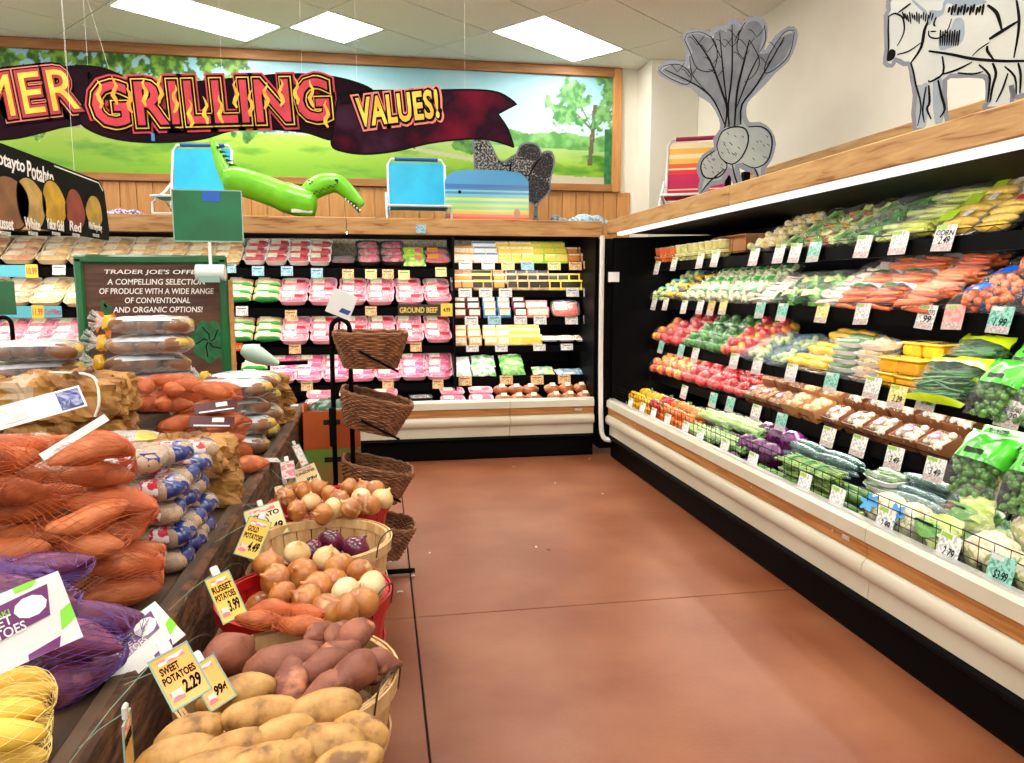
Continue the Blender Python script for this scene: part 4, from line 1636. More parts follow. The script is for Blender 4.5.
# ------------------------------------------------------------------ chalkboard, green sign, hand tool
m_green = pm('sign_green', (18, 104, 52), (12, 88, 42), sc=3, rough=.35, coat=.3)
m_planks = pm('sign_wood_paint', (98, 62, 40), (70, 42, 28), sc=3, det=5, rough=.6, stretch=(1, 9, 9), dist=.5)
SB = at(152, 300, Y=4.2)
w_, z0_, z1_ = .745, 1.0, 1.667
ch = thing('chalk_sign', 'painted wooden sign with green frame and white lettering above the potato bags', 'sign', basis((1, 0, 0), (0, 0, 1), (0, -1, 0), (-1.165, 4.2, 0)))
obj('board', MB().rbox((0, (z0_ + z1_) / 2, -.008), (w_ - .03, z1_ - z0_ - .03, .016), .003).mesh('board', m_planks, False), ch)
fr = MB()
for a, b, c, d in ((0, z1_ - .02, w_, .045), (0, z0_ + .02, w_, .045), (-w_ / 2 + .022, (z0_ + z1_) / 2, .045, z1_ - z0_ - .02), (w_ / 2 - .022, (z0_ + z1_) / 2, .045, z1_ - z0_ - .02)):
    fr.rbox((a, b, .002), (c, d, .028), .01)
obj('frame', fr.mesh('frame', m_green, False), ch)
obj('wood_edge', MB().rbox((w_ / 2 + .012, (z0_ + z1_) / 2 - .06, -.004), (.022, z1_ - z0_ - .13, .024), .003).mesh('wood_edge', m_woodv, False), ch)
for k, (s, y, ww) in enumerate((("TRADER JOE'S OFFERS", 1.580, .50), ('A COMPELLING SELECTION', 1.532, .48), ('OF PRODUCE WITH A WIDE RANGE', 1.484, .56), ('OF CONVENTIONAL', 1.436, .32), ('AND ORGANIC OPTIONS!', 1.388, .44))):
    obj('lettering', txt(s, ww, .030, m_inkw, .0012, .012, .15), ch, RT((.02, y, .0)))
m_carrot = pm('painted_carrot', (214, 108, 40), rough=.6)
m_leafp = pm('painted_leaf', (34, 110, 60), (20, 84, 44), sc=20, rough=.6)
for k, (x, y, r) in enumerate(((-.27, 1.33, -.25), (-.19, 1.32, .45), (-.23, 1.28, .1))):
    tri = [(-.018, .05), (.018, .05), (.014, -.01), (.004, -.06), (-.004, -.06), (-.014, -.01)]
    obj('painted_carrot', MB().prism(tri, 0, .001).mesh('painted_carrot', m_carrot, False), ch, RT((x, y, .001), (0, 0, r)))
    obj('painted_leaf', MB().ribbon([(0, .05), (.01, .08), (-.005, .11)], [.006, .03, .008], 0, .001).mesh('painted_leaf', m_leafp, False), ch, RT((x, y, .001), (0, 0, r)))
obj('painted_lettuce', MB().prism([(.085 * (1 + .08 * math.sin(7 * a)) * math.cos(a), .11 * (1 + .08 * math.sin(7 * a)) * math.sin(a)) for a in [2 * PI * k / 40 for k in range(40)]], 0, .001).mesh('painted_lettuce', m_leafp, False), ch, RT((.265, 1.22, .001)))
for k in range(5):
    obj('painted_line', MB().ribbon([(.265 + .07 * math.cos(a + k * 1.25) * q, 1.22 + .09 * math.sin(a + k * 1.25) * q) for q, a in ((.1, 0), (.4, .3), (.7, .7), (.95, .8))], .006, .002, .003).mesh('painted_line', m_ink, False), ch)
for sx in (-.3, .3):
    obj('leg', MB().rbox((sx, (RZ + z0_) / 2 - .0, -.012), (.05, z0_ - RZ + .03, .02), .003).mesh('leg', m_green, False), ch)
gs = at(208, 216, Y=4.1)
g = thing('green_sign', 'blank green plastic sheet sign on a clip stand above the chalk sign', 'sign', basis((1, 0, 0), (0, 0, 1), (0, -1, 0), (gs.x, 4.1, gs.z)))
sgw, sgh = .335, .255
obj('sheet', card('sheet', pm('sheet_green', (0, 112, 62), (0, 96, 52), sc=4, rough=.3, coat=.25, bump=.1, bsc=4), sgw, sgh), g)
e = MB()
for a, b, c, d in ((0, sgh / 2, sgw, .006), (0, -sgh / 2, sgw, .006), (sgw / 2, 0, .006, sgh), (-sgw / 2, 0, .006, sgh)):
    e.box((a, b, .002), (c, d, .004))
obj('sleeve_edge', e.mesh('sleeve_edge', m_edge, False), g)
obj('blue_tape', card('blue_tape', pm('blue_tape', (26, 92, 190), rough=.5), .085, .05), g, RT((.02, sgh / 2 - .03, .0018)))
obj('stem', MB().tube([(0, -sgh / 2, -.004), (0, -.27, -.004)], .008, 8).mesh('stem', m_white), g)
obj('clip_roll', MB().tube([(-.07, -.285, .0), (.07, -.285, .0)], .042, 14).mesh('clip_roll', pm('clip_plastic', (216, 232, 224), rough=.25, coat=.5)), g)
obj('holding_plate', MB().box((0, -.31, .03), (.10, .05, .015)).mesh('holding_plate', m_edge, False), g)
q = at(262, 357, X=-.72)
tl = thing('plastic_scoop', 'pale green plastic scoop with black handle lying on the potato bags', 'scoop', facing((.1, -.9, .35), -.45, q))
obj('scoop_body', MB().lathe([(0, -.13), (.03, -.125), (.058, -.07), (.056, -.02), (.035, .05), (.014, .11), (0, .111)], 16, M=Matrix.Rotation(PI / 2, 4, 'Y') @ Matrix.Rotation(0, 4, 'X')).mesh('scoop_body', pm('mint_plastic', (196, 232, 214), rough=.3, coat=.5)), tl)
obj('handle', MB().tube([(.10, 0, 0), (.26, .08, 0)], .014, 8).mesh('handle', m_black), tl)

# ------------------------------------------------------------------ cartons at the end of the bench
m_corange = pm('carton_orange', (206, 96, 34), (186, 80, 26), sc=4, rough=.6)
m_cgreen = pm('carton_green', (110, 150, 54), (180, 120, 60), sc=4, rough=.6)


m_card0 = pm('plain_carton', (170, 122, 74), (154, 106, 60), sc=5, rough=.7)


def carton(M, label, m, w=.34, d=.28, h=.24):
    t = thing('carton', label, 'box', M, 'cartons at the end of the bench')
    for a, b, c, e_ in ((0, -d / 2, w, .006), (0, d / 2, w, .006), (-w / 2, 0, .006, d), (w / 2, 0, .006, d)):
        obj('carton_side', MB().rbox((a, b, h / 2), (c, e_, h), .001).mesh('carton_side', m, False), t)
    obj('carton_bottom', MB().box((0, 0, .004), (w - .01, d - .01, .006)).mesh('carton_bottom', m, False), t)
    obj('dark_handle_slot', MB().rbox((0, -d / 2 - .0035, h * .7), (.09, .002, .028), .0008).mesh('dark_handle_slot', m_joint, False), t)
    return t


carton(RT((-.29, 4.3, 0), (0, 0, .1)), 'plain brown carton standing on the floor under the printed ones', m_card0, .30, .28, BZ)
carton(RT((-.29, 4.3, BZ + .002), (0, 0, .1)), 'green and brown printed carton under the orange one', m_cgreen, .30, .28, .2)
carton(RT((-.29, 4.3, BZ + .204), (0, 0, .1)), 'orange carton holding a dark green bag at the end of the bench', m_corange, .30, .28, .21)
bag([P('bag', pillow_mesh('bag', [pm('dark_green_bag', (16, 84, 46), (10, 60, 36), sc=8, rough=.3, coat=.5, bump=.4), m_hgrn], .26, .22, .16, mat_fn=lambda s, r: 1 if s > .35 and abs(r) < .4 else 0))], 'green_bag', 'bag',
    'dark green plastic bag with lime stripe in the orange carton', (-.29, 4.3, BZ + .204 + .09), .2, None, (.2, .1))

# ------------------------------------------------------------------ wicker basket stand
m_wick = pm('wicker', (150, 98, 58), (110, 66, 36), sc=24, det=3, rough=.6, rnd=.05)
m_wickd = pm('wicker_dark', (84, 48, 26), rough=.7)


def wicker(label, M, w=.34, d=.30, h=.19, taper=.72):
    t = thing('wicker_basket', label, 'basket', M, 'wicker baskets on the black stand')
    def ring(k, z, n=40, off=0):
        o = []
        for i in range(n):
            a = 2 * PI * i / n
            c, s = math.cos(a), math.sin(a)
            x, y = w / 2 * math.copysign(abs(c) ** .55, c), d / 2 * math.copysign(abs(s) ** .55, s)
            wv = off * (1 if (i + int(z * 1000 // 9)) % 2 else -1)
            o.append((x * k + wv * c, y * k + wv * s, z))
        return o
    nr = 17
    body = MB()
    for k in range(nr):
        tt = k / (nr - 1)
        body.tube(ring(taper + (1 - taper) * tt, .012 + tt * (h - .025), 40, .0045), .0062, 5, closed=True)
    obj('woven_body', body.mesh('woven_body', m_wick), t)
    obj('liner', MB().add([p for p in ring(taper - .01, .01)] + [p for p in ring(.985, h - .012)], [(i, (i + 1) % 40, 40 + (i + 1) % 40, 40 + i) for i in range(40)] + [list(range(40))]).mesh('liner', m_wickd, True, 50), t)
    rim = MB()
    for ph in (0, PI):
        R_ = ring(1.01, h)
        rim.tube([(x, y, z + .006 * math.sin(i * PI / 2 + ph)) for i, (x, y, z) in enumerate(R_)], .008, 6, closed=True)
    obj('braided_rim', rim.mesh('braided_rim', m_wick), t)
    return t


def stand(label, x, y, h, tail=True):
    t = thing('black_basket_stand', label, 'stand', RT((x, y, 0)))
    obj('hoop', MB().tube([(-.045, 0, .02)] + [(-.045, 0, h * .5)] + [(-.045 * math.cos(a), 0, h - .05 + .05 * math.sin(a)) for a in [PI * k / 10 for k in range(11)]] + [(.045, 0, h * .5), (.045, 0, .02)], .0125, 10).mesh('hoop', m_black), t)
    for a, b in (((-.05, -.02, .02), (.35, -.02, .02)), ((-.05, .02, .02), (-.05, .30, .02)), ((.045, .02, .02), (.045, .30, .02))):
        obj('foot', MB().tube([a, b], .014, 8).mesh('foot', m_black), t)
    return t


SX, SY = -.20, 3.86
st = stand('black metal hoop stand holding wicker baskets beside the potato table', SX, SY, 1.345)
for z in (1.1, .76, .44):
    obj('basket_arm', MB().tube([(.045, 0, z + .09), (.10, -.14, z + .09), (.28, -.14, z - .01)], .006, 6).mesh('basket_arm', m_black), st)
    obj('basket_arm', MB().tube([(.045, 0, z + .09), (.10, .14, z + .09), (.28, .14, z - .01)], .006, 6).mesh('basket_arm', m_black), st)
obj('clamp', MB().rbox((-.05, -.015, .80), (.035, .03, .20), .006).mesh('clamp', m_blackm, False), st)
wicker('top wicker basket on the black hoop stand', RT((SX + .145, SY, 1.095), (0, .02, 0)), .36, .3, .18)
wicker('middle wicker basket tilted forward on the black hoop stand', RT((SX + .13, SY, .775), (0, .26, 0)), .36, .3, .18)
wicker('lower wicker basket tilted forward behind the onion baskets', RT((SX + .13, SY, .42), (0, .24, 0)), .36, .3, .18)
wicker('lowest wicker basket, mostly hidden behind the natural bushel basket', RT((SX + .14, SY, .12), (0, .2, 0)), .36, .3, .18)
p = at(337, 299, Y=SY - .01)
spawn([P('card', card('card', m_hdr, .125, .125)), P('blue_mark', MB().prism([(-.028, -.012), (.02, -.012), (.028, .012), (-.02, .012)], 0, .0008).mesh('blue_mark', m_blue, False), RT((.028, -.028, .0016)))],
      'paper_tag', 'white paper card with blue mark fixed on top of the basket stand', 'card', basis((1, 0, 0), (0, 0, 1), (0, -1, 0), (SX + .01, SY - .014, 1.42)) @ Matrix.Rotation(-.4, 4, 'Z'))
p = at(4, 330, Y=5.0)
st2 = stand('black metal hoop stand cut off by the left picture edge', p.x, 5.0, 1.325)
spawn([P('card', card('card', m_green, .17, .2))], 'green_card', 'small green card above the black hoop at the left edge', 'card', basis((1, 0, 0), (0, 0, 1), (0, -1, 0), (p.x - .0, 4.985, 1.44)))
# ================================================================== GOODS IN THE CASES
def foot(rec):
    return rec


def simp(name, c1, c2=None, sc=20, rough=.3, coat=.6, bump=.3, **k):
    return pm(name, c1, c2, sc=sc, rough=rough, coat=coat, bump=bump, bsc=30, rnd=.06, **k)


m_chick = simp('raw_chicken', (242, 128, 144), (222, 70, 104), 16)
m_beef = simp('raw_beef', (206, 30, 54), (160, 16, 36), 22, dark=(236, 150, 150))
m_saus = simp('sausage', (132, 30, 42), (216, 120, 124), 26)
m_creamf = simp('creamy_filling', (240, 204, 124), (214, 156, 78), 18)
m_marin = simp('marinated_chicken', (206, 112, 40), (236, 200, 140), 14, dark=(150, 66, 22))
m_pinkf = simp('pork_pink', (246, 110, 160), (226, 60, 120), 14)
m_trayw = pm('tray_white', (244, 240, 236), rough=.35, coat=.3)
m_trayp = pm('tray_pink', (246, 176, 190), rough=.3, coat=.4)
m_trayk = pm('tray_black', (10, 10, 11), rough=.4)
m_lab = pm('label_cream', (250, 240, 212), (226, 206, 170), sc=60, det=2, lo=.52, hi=.58, rough=.4, coat=.3)
m_labr = pm('label_red', (206, 34, 48), rough=.4, coat=.3)
m_labg = pm('label_green', (40, 150, 66), rough=.35, coat=.4)
m_labo = pm('label_orange', (236, 150, 60), rough=.4, coat=.3)
m_laby = pm('label_yellow', (248, 214, 70), rough=.4, coat=.3)
m_labl = pm('label_lime', (190, 226, 60), rough=.4, coat=.3)
m_labb = pm('label_blue', (74, 140, 190), rough=.4, coat=.3)
m_labk = pm('label_dark', (36, 26, 26), rough=.35, coat=.4)
m_labp = pm('label_pink', (236, 90, 130), rough=.4, coat=.3)
m_shine = film('tray_wrap', (250, 250, 250), .03, .32, 26, .5, .08)


def tray(key, mt, mc, l1=m_lab, l2=None, w=.215, h=.16, t=.042, seed=0):
    rec = [P('tray', tray_mesh('tray', mt, w, h, t)), P('contents', dome_mesh('contents', mc, w * .92, h * .9, t * .45, t * .72, seed)),
           P('wrap', dome_mesh('wrap', m_shine, w * .99, h * .98, t * .86, t * .42, seed + 5, amp=.1))]
    if l1:
        rec.append(P('label', card('label', l1, w * .42, h * .46), RT((-w * .17, h * .06, t * 1.27))))
    if l2:
        rec.append(P('small_label', card('small_label', l2, w * .32, h * .24), RT((w * .2, -h * .02, t * 1.28))))
    return rec


def boxpack(mb_, mf_, mt_=None, w=.12, h=.035, d=.10, r=.008):
    rec = [P('pack', MB().rbox((0, 0, d / 2), (w, h, d), r).mesh('pack', mb_, True, 30)), P('front_label', MB().rbox((0, -h / 2 - .0006, d * .55), (w * .8, .0016, d * .55), .0005).mesh('front_label', mf_, False))]
    if mt_:
        rec.append(P('top_label', MB().rbox((0, -h / 2 - .0008, d * .86), (w * .9, .002, d * .16), .0005).mesh('top_label', mt_, False)))
    return rec


TR = dict(
    chicken=tray('c', m_trayp, m_chick, m_lab, m_labr, seed=1),
    chicken2=tray('c2', m_trayp, m_chick, m_lab, None, seed=2),
    pork=tray('p', m_trayp, m_pinkf, m_lab, m_labp, seed=3),
    beef=tray('b', m_trayw, m_beef, m_lab, m_labr, w=.17, h=.15, seed=4),
    sausage=tray('s', m_trayk, m_saus, None, m_labp, w=.19, h=.15, seed=5),
    darkmeat=tray('d', m_trayk, m_beef, m_labo, None, w=.22, h=.15, seed=6),
    cooked=tray('k', pm('tray_cream', (236, 216, 170), rough=.35, coat=.3), m_marin, m_lab, None, w=.22, h=.17, seed=7),
    cream=tray('m', pm('tray_cream', (236, 216, 170), rough=.35, coat=.3), m_creamf, m_lab, None, w=.22, h=.17, seed=8),
    salmon=tray('l', m_trayk, simp('salmon', (240, 96, 70), (224, 70, 50), 20), m_lab, None, w=.27, h=.2, seed=9),
    sparse=tray('x', m_trayw, simp('white_patties', (236, 226, 206), (206, 180, 150), 20), None, None, w=.17, h=.14, t=.02, seed=10),
    black=tray('e', m_trayk, simp('dark_slices', (120, 40, 50), (60, 16, 22), 20), None, None, w=.2, h=.15, t=.03, seed=12),
)
TR['green'] = [P('pack', pillow_mesh('pack', [simp('turkey_roll', (228, 176, 122), (236, 206, 160), 12), m_labg], .20, .10, .07, mat_fn=lambda s, r: 1 if r < -.68 else 0, seed=1)), P('label', card('label', m_lab, .09, .05), RT((-.03, .01, .068)))]
TR['lime'] = [P('pack', pillow_mesh('pack', [simp('greens_pack', (120, 190, 60), (206, 226, 130), 22), m_labl], .20, .15, .06, mat_fn=lambda s, r: 1 if r > .3 else 0, seed=2)), P('label', card('label', m_labp, .06, .05), RT((.03, .0, .066)))]
BP = {}
for nm, a, b, c in (('sandwich', m_lab, m_trayw, m_labb), ('cheese', simp('cheese_pack', (246, 206, 90), (250, 226, 140), 14), m_laby, m_lab), ('limepack', m_labl, m_laby, None), ('brownpack', simp('brown_pack', (196, 110, 60), (150, 74, 40), 16), m_labo, m_lab),
                    ('goldpack', simp('gold_pack', (226, 176, 90), (190, 130, 56), 16), m_labk, m_laby), ('darkpack', m_labk, m_labo, m_lab), ('tanpack', simp('tan_pack', (220, 188, 130), (180, 140, 86), 16), m_labk, None), ('yellowpack', m_laby, m_labk, None),
                    ('redpack', simp('red_pack', (150, 30, 50), (90, 18, 30), 16), m_lab, m_labk), ('bluepack', m_labb, m_lab, m_labo), ('pinkpack', simp('pink_pack', (240, 150, 140), (226, 110, 110), 16), m_lab, None),
                    ('orangepack', simp('orange_pack', (232, 150, 96), (246, 210, 160), 16), m_lab, m_labo), ('creampack', simp('cream_pack', (246, 226, 176), (232, 196, 130), 16), m_lab, m_laby)):
    BP[nm] = boxpack(a, b, c)


def pouch(c1, c2, band=None, w=.2, h=.16, t=.06, seed=0, name='bag', sc=24):
    ms = [simp('pouch_%s_%d' % (name, seed), c1, c2, sc, bump=.6)]
    if band:
        ms.append(band)
    return [P('bag', pillow_mesh('bag', ms, w, h, t, mat_fn=(lambda s, r: 1 if r > .45 else 0) if band else None, seed=seed, wr=.2))]


PO = dict(white=pouch((236, 240, 238), (206, 216, 206), None, .17, .15, .05, 1), whitegreen=pouch((226, 236, 220), (90, 170, 80), None, .22, .17, .06, 2), green=pouch((70, 160, 56), (150, 206, 110), m_trayw, .22, .17, .07, 3),
          teal=pouch((60, 150, 160), (226, 210, 120), None, .2, .15, .04, 4), flatblue=pouch((90, 150, 190), (230, 236, 236), None, .22, .16, .03, 5))
roast = [P('roast', spud_mesh('roast', simp('roast_skin', (206, 130, 76), (160, 84, 46), 16), (.075, .055, .05), 77, .08)), P('label', card('label', m_lab, .05, .04), RT((0, -.03, .045), (.7, 0, 0)))]


def bx(u, v=300, d=.45):
    return at(u, v, Y=6.39 + d).x


SHN = ['top', 'second', 'third', 'fourth', 'fifth']


class Row:
    """goods along one shelf of a case; x runs along the case front"""
    def __init__(s, cm, where):
        s.cm, s.where, s.n = cm, where, {}

    def put(s, rec, x, d, z, tilt, name, cat, desc, row, yaw=0, sc=1, group=None):
        k = (desc, row)
        s.n[k] = s.n.get(k, -1) + 1
        lb = '%s, %s%s' % (desc, ORD[s.n[k]], (' ' + row if row else '')) + s.where
        M = s.cm @ RT((x, d, z), (tilt, 0, yaw), sc)
        return spawn(rec, name, lb, cat, M, group or (desc + s.where)[:60])


def fill(row, rec, x0, x1, pitch, rows, z, slope, name, cat, desc, tilt=.5, jit=.3, seed=0, sc=1, skip=0):
    """rows: list of (depth, extra height, row name)"""
    rg_ = random.Random(seed + int(x0 * 100))
    n = max(1, int(round((x1 - x0) / pitch)))
    recs = rec if isinstance(rec[0], list) else [rec]
    for d, dz, rn in rows:
        for k in range(n):
            if skip and rg_.random() < skip:
                continue
            x = x0 + (k + .5) * (x1 - x0) / n + rg_.uniform(-jit, jit) * pitch * .12
            row.put(recs[(k + int(d * 10)) % len(recs)], x, d, z + (d - .41) * slope + dz, tilt + rg_.uniform(-.06, .06), name, cat, desc, rn, rg_.uniform(-.1, .1) * jit * 3, sc * (1.1 if row.cm is BACK_M and tilt == .5 else 1))


SLP = .15
R2 = [(.485, .048, 'lower'), (.585, .105, 'upper')]
R3 = [(.475, .046, 'lower'), (.565, .095, 'middle'), (.655, .145, 'upper')]
WB = lambda n: ' left on the %s shelf of the meat case' % n


def brow(n, b=False):
    return Row(BACK_M, ' from left, %s shelf, %s meat bay' % (SHN[n], 'right' if b else 'left'))


r = brow(0)
z = SH_A[0][1]
fill(r, TR['cooked'], bx(-70), bx(42), .24, R3, z, SLP, 'cooked_chicken_tray', 'meat tray', 'orange cooked chicken tray')
fill(r, TR['cream'], bx(42), bx(243), .235, R3, z, SLP, 'chicken_tray', 'meat tray', 'cream-coloured tray')
fill(r, TR['beef'], bx(246), bx(332), .18, R3, z, SLP, 'beef_pack', 'meat tray', 'red beef pack with white label')
fill(r, TR['black'], bx(333), bx(356), .2, [(.50, .04, 'lower')], z, SLP, 'meat_tray', 'meat tray', 'nearly empty black tray')
fill(r, TR['sausage'], bx(357), bx(405), .21, R3, z, SLP, 'sausage_pack', 'meat tray', 'dark red sausage pack')
fill(r, TR['lime'], bx(405), bx(426), .2, R3[:2], z, SLP, 'sausage_pack', 'meat pack', 'lime green pack', tilt=.8)
fill(r, TR['darkmeat'], bx(426), bx(451), .22, R3[:2], z, SLP, 'meat_tray', 'meat tray', 'red meat in a black tray')
r = brow(1)
z = SH_A[1][1]
fill(r, TR['cooked'], bx(-70), bx(32), .24, R3, z, SLP, 'cooked_chicken_tray', 'meat tray', 'orange marinated tray')
fill(r, TR['cream'], bx(32), bx(222), .235, R3, z, SLP, 'chicken_tray', 'meat tray', 'cream-coloured tray')
fill(r, TR['green'], bx(224), bx(279), .22, R3, z, SLP, 'turkey_pack', 'meat pack', 'tan pack with green band')
fill(r, [TR['chicken'], TR['chicken2']], bx(279), bx(451), .245, R3, z, SLP, 'chicken_tray', 'meat tray', 'pink chicken tray')
r = brow(2)
z = SH_A[2][1]
fill(r, TR['chicken2'], bx(-70), bx(75), .24, R3, z, SLP, 'chicken_tray', 'meat tray', 'pale pink meat tray')
fill(r, TR['cream'], bx(75), bx(222), .235, R2, z, SLP, 'chicken_tray', 'meat tray', 'cream-coloured tray')
fill(r, TR['green'], bx(224), bx(279), .22, R3, z, SLP, 'turkey_pack', 'meat pack', 'tan pack with green band')
fill(r, [TR['chicken2'], TR['chicken']], bx(279), bx(451), .245, R3, z, SLP, 'chicken_tray', 'meat tray', 'pink chicken tray')
r = brow(3)
z = SH_A[3][1]
fill(r, TR['green'], bx(200), bx(265), .22, R2, z, SLP, 'turkey_pack', 'meat pack', 'tan pack with green band')
fill(r, TR['pork'], bx(266), bx(451), .245, R3, z, SLP, 'pork_tray', 'meat tray', 'magenta pork tray')
r = Row(BACK_M, ' from left on the deck of the meat case')
DK = [(.20, .10, 'lower'), (.34, .145, 'upper')]
fill(r, TR['pork'], bx(300, 390, .2), bx(402, 390, .2), .25, DK, .40, .08, 'pork_tray', 'meat tray', 'magenta pork tray', tilt=.3)
fill(r, TR['black'], bx(405, 390, .2), bx(437, 390, .2), .2, [(.20, .09, ''), (.24, .13, 'stacked')], .40, .08, 'meat_tray', 'meat tray', 'flat black tray', tilt=.1)
fill(r, TR['pork'], bx(438, 390, .2), bx(496, 390, .2), .25, DK, .40, .08, 'pork_tray', 'meat tray', 'pink tray', tilt=.3)
fill(r, roast, bx(496, 390, .2), bx(540, 390, .2), .12, [(.18, .13, 'front'), (.32, .18, 'back')], .40, .08, 'roast', 'roast', 'netted brown roast', tilt=0)
fill(r, roast, bx(548, 390, .2), bx(592, 390, .2), .13, [(.20, .13, 'front'), (.33, .18, 'back')], .40, .08, 'roast', 'roast', 'labelled brown roast', tilt=0)
# right bay
B2 = [(.47, .0, 'lower front'), (.53, .05, 'upper back'), (.58, .09, 'far back')]
B1_ = [(.47, .0, 'front'), (.55, .05, 'behind')]


def bfill(n, lst):
    r_ = brow(n, True)
    z_ = SH_B[n][1]
    for u0, u1, rec, pitch, rows, name, desc, tl in lst:
        fill(r_, rec, bx(u0), bx(u1), pitch, rows, z_ - .012, SLP, name, 'package', desc, tilt=tl, jit=.5)


bfill(0, [(455, 475, BP['orangepack'], .112, B1_, 'deli_pack', 'salmon-coloured pack', -.2), (475, 497, BP['sandwich'], .112, B2, 'sandwich_pack', 'white sandwich pack', -.2), (497, 512, BP['cheese'], .112, B2, 'cheese_pack', 'yellow snack pack', -.2),
          (512, 533, BP['cheese'], .112, B2, 'cheese_pack', 'yellow wrapped pack', -.2), (533, 567, BP['limepack'], .112, B2, 'sandwich_pack', 'lime green pack', -.2), (567, 594, BP['brownpack'], .112, B1_, 'deli_pack', 'brown deli pack', -.2)])
bfill(1, [(453, 473, BP['darkpack'], .112, B2, 'deli_pack', 'dark and gold pack', -.15), (473, 492, BP['goldpack'], .112, B2, 'deli_pack', 'gold pack', -.15), (492, 508, BP['darkpack'], .112, B2, 'deli_pack', 'dark brown pack', -.15),
          (508, 550, BP['tanpack'], .112, B2, 'deli_pack', 'tan pack', -.15), (550, 592, BP['yellowpack'], .112, B1_, 'deli_pack', 'yellow and black pack', -.15)])
bfill(2, [(453, 482, BP['redpack'], .112, B2, 'deli_pack', 'dark red pack', -.15), (483, 512, BP['bluepack'], .112, B2, 'deli_pack', 'blue labelled pack', -.15), (512, 529, BP['redpack'], .112, B2, 'deli_pack', 'maroon pack', -.15),
          (529, 548, BP['pinkpack'], .112, B1_, 'deli_pack', 'pink pack', -.15), (582, 596, BP['redpack'], .112, B1_, 'deli_pack', 'narrow red pack', -.15)])
bfill(3, [(453, 483, BP['orangepack'], .112, B2, 'deli_pack', 'orange and cream pack', -.15), (484, 511, BP['creampack'], .112, B2, 'deli_pack', 'cream pack', -.15), (511, 541, BP['cheese'], .112, B2, 'deli_pack', 'yellow and cream pack', -.15)])
r = brow(2, True)
fill(r, TR['salmon'], bx(548), bx(581), .3, R2[:1], SH_B[2][1], SLP, 'salmon_tray', 'fish tray', 'large orange salmon tray', tilt=.9)
r = brow(3, True)
fill(r, TR['sparse'], bx(542), bx(592), .18, [(.5, .03, 'front')], SH_B[3][1], SLP, 'patty_tray', 'meat tray', 'flat pale tray', tilt=.25)
r = brow(4, True)
z = SH_B[4][1]
fill(r, PO['white'], bx(453), bx(470), .18, R2, z - .02, SLP, 'frozen_bag', 'bag', 'white pouch', tilt=.7)
fill(r, PO['whitegreen'], bx(470), bx(497), .2, R2, z - .02, SLP, 'frozen_bag', 'bag', 'white and green pouch', tilt=.6)
fill(r, PO['green'], bx(497), bx(527), .2, R2, z - .02, SLP, 'frozen_bag', 'bag', 'green pouch', tilt=.6)
fill(r, PO['teal'], bx(530), bx(557), .2, R2[:1], z - .03, SLP, 'frozen_bag', 'bag', 'teal and yellow pouch', tilt=.4)
fill(r, PO['flatblue'], bx(559), bx(594), .2, R2[:1], z - .04, SLP, 'frozen_bag', 'bag', 'flat blue and white pouch', tilt=.2)

# ------------------------------------------------------------------ price tags of the meat case
m_tw = pm('tag_white', (240, 238, 232), (186, 186, 190), sc=70, det=2, lo=.5, hi=.56, rough=.45)
m_tb = pm('tag_blue', (170, 214, 226), (120, 170, 190), sc=70, det=2, lo=.5, hi=.56, rough=.45)
m_to = pm('tag_tan', (240, 206, 150), (196, 140, 90), sc=70, det=2, lo=.5, hi=.56, rough=.45)
m_ty = pm('tag_pale_yellow', (246, 232, 160), (206, 190, 110), sc=70, det=2, lo=.5, hi=.56, rough=.45)
m_tg = pm('tag_teal', (150, 214, 196), (96, 160, 146), sc=70, det=2, lo=.5, hi=.56, rough=.45)
m_tp = pm('tag_pink', (244, 178, 168), (226, 140, 140), sc=40, det=2, lo=.5, hi=.56, rough=.45)
m_tgh = pm('tag_green_head', (150, 200, 70), rough=.5)
m_tart = pm('tag_vegetable_art', (222, 212, 200), (176, 150, 160), sc=90, det=2, rough=.5)
TAGM = dict(w=m_tw, b=m_tb, o=m_to, y=m_ty, t=m_tg, p=m_tp)
TAGN = dict(w='white', b='pale blue', o='tan', y='pale yellow', t='teal', p='pink')


def stag(M, key, w, h, label, price=None, word=None, art=False):
    rec = [P('card', card('card', TAGM[key], w, h))]
    if art:
        rec.append(P('green_heading', card('green_heading', m_tgh if key != 't' else m_hdr, w * .5, h * .14, .0004), RT((-w * .2, h * .4, .0016))))
        rec.append(P('vegetable_print', card('vegetable_print', m_tart, w * .96, h * .26, .0004), RT((0, -h * .35, .0016))))
    else:
        rec.append(P('heading', card('heading', m_ink, w * .7, h * .07, .0004), RT((0, h * .25, .0016))))
    if price:
        rec.append(P('price', txt(price, w * .55, h * .3, m_ink, .0005, .015, .2), RT((w * .05, -h * .08, .0022))))
    if word:
        rec.append(P('lettering', txt(word, w * .86, h * .2, m_ink, .0005, .01), RT((0, h * .2, .0022))))
    return spawn(rec, 'price_tag', label, 'price tag', M, 'price tags')


def back_tags(lst, where, w=.10, h=.085, dY=.395):
    for k, (u, v, key) in enumerate(sorted(lst)):
        p = at(u, v, Y=6.39 + dY - .006)
        stag(Matrix.Translation(p) @ FACE_Y @ Matrix.Rotation(-.2, 4, 'X'), key, w, h, '%s price tag, %s from left, %s' % (TAGN[key], ORD[k], where))


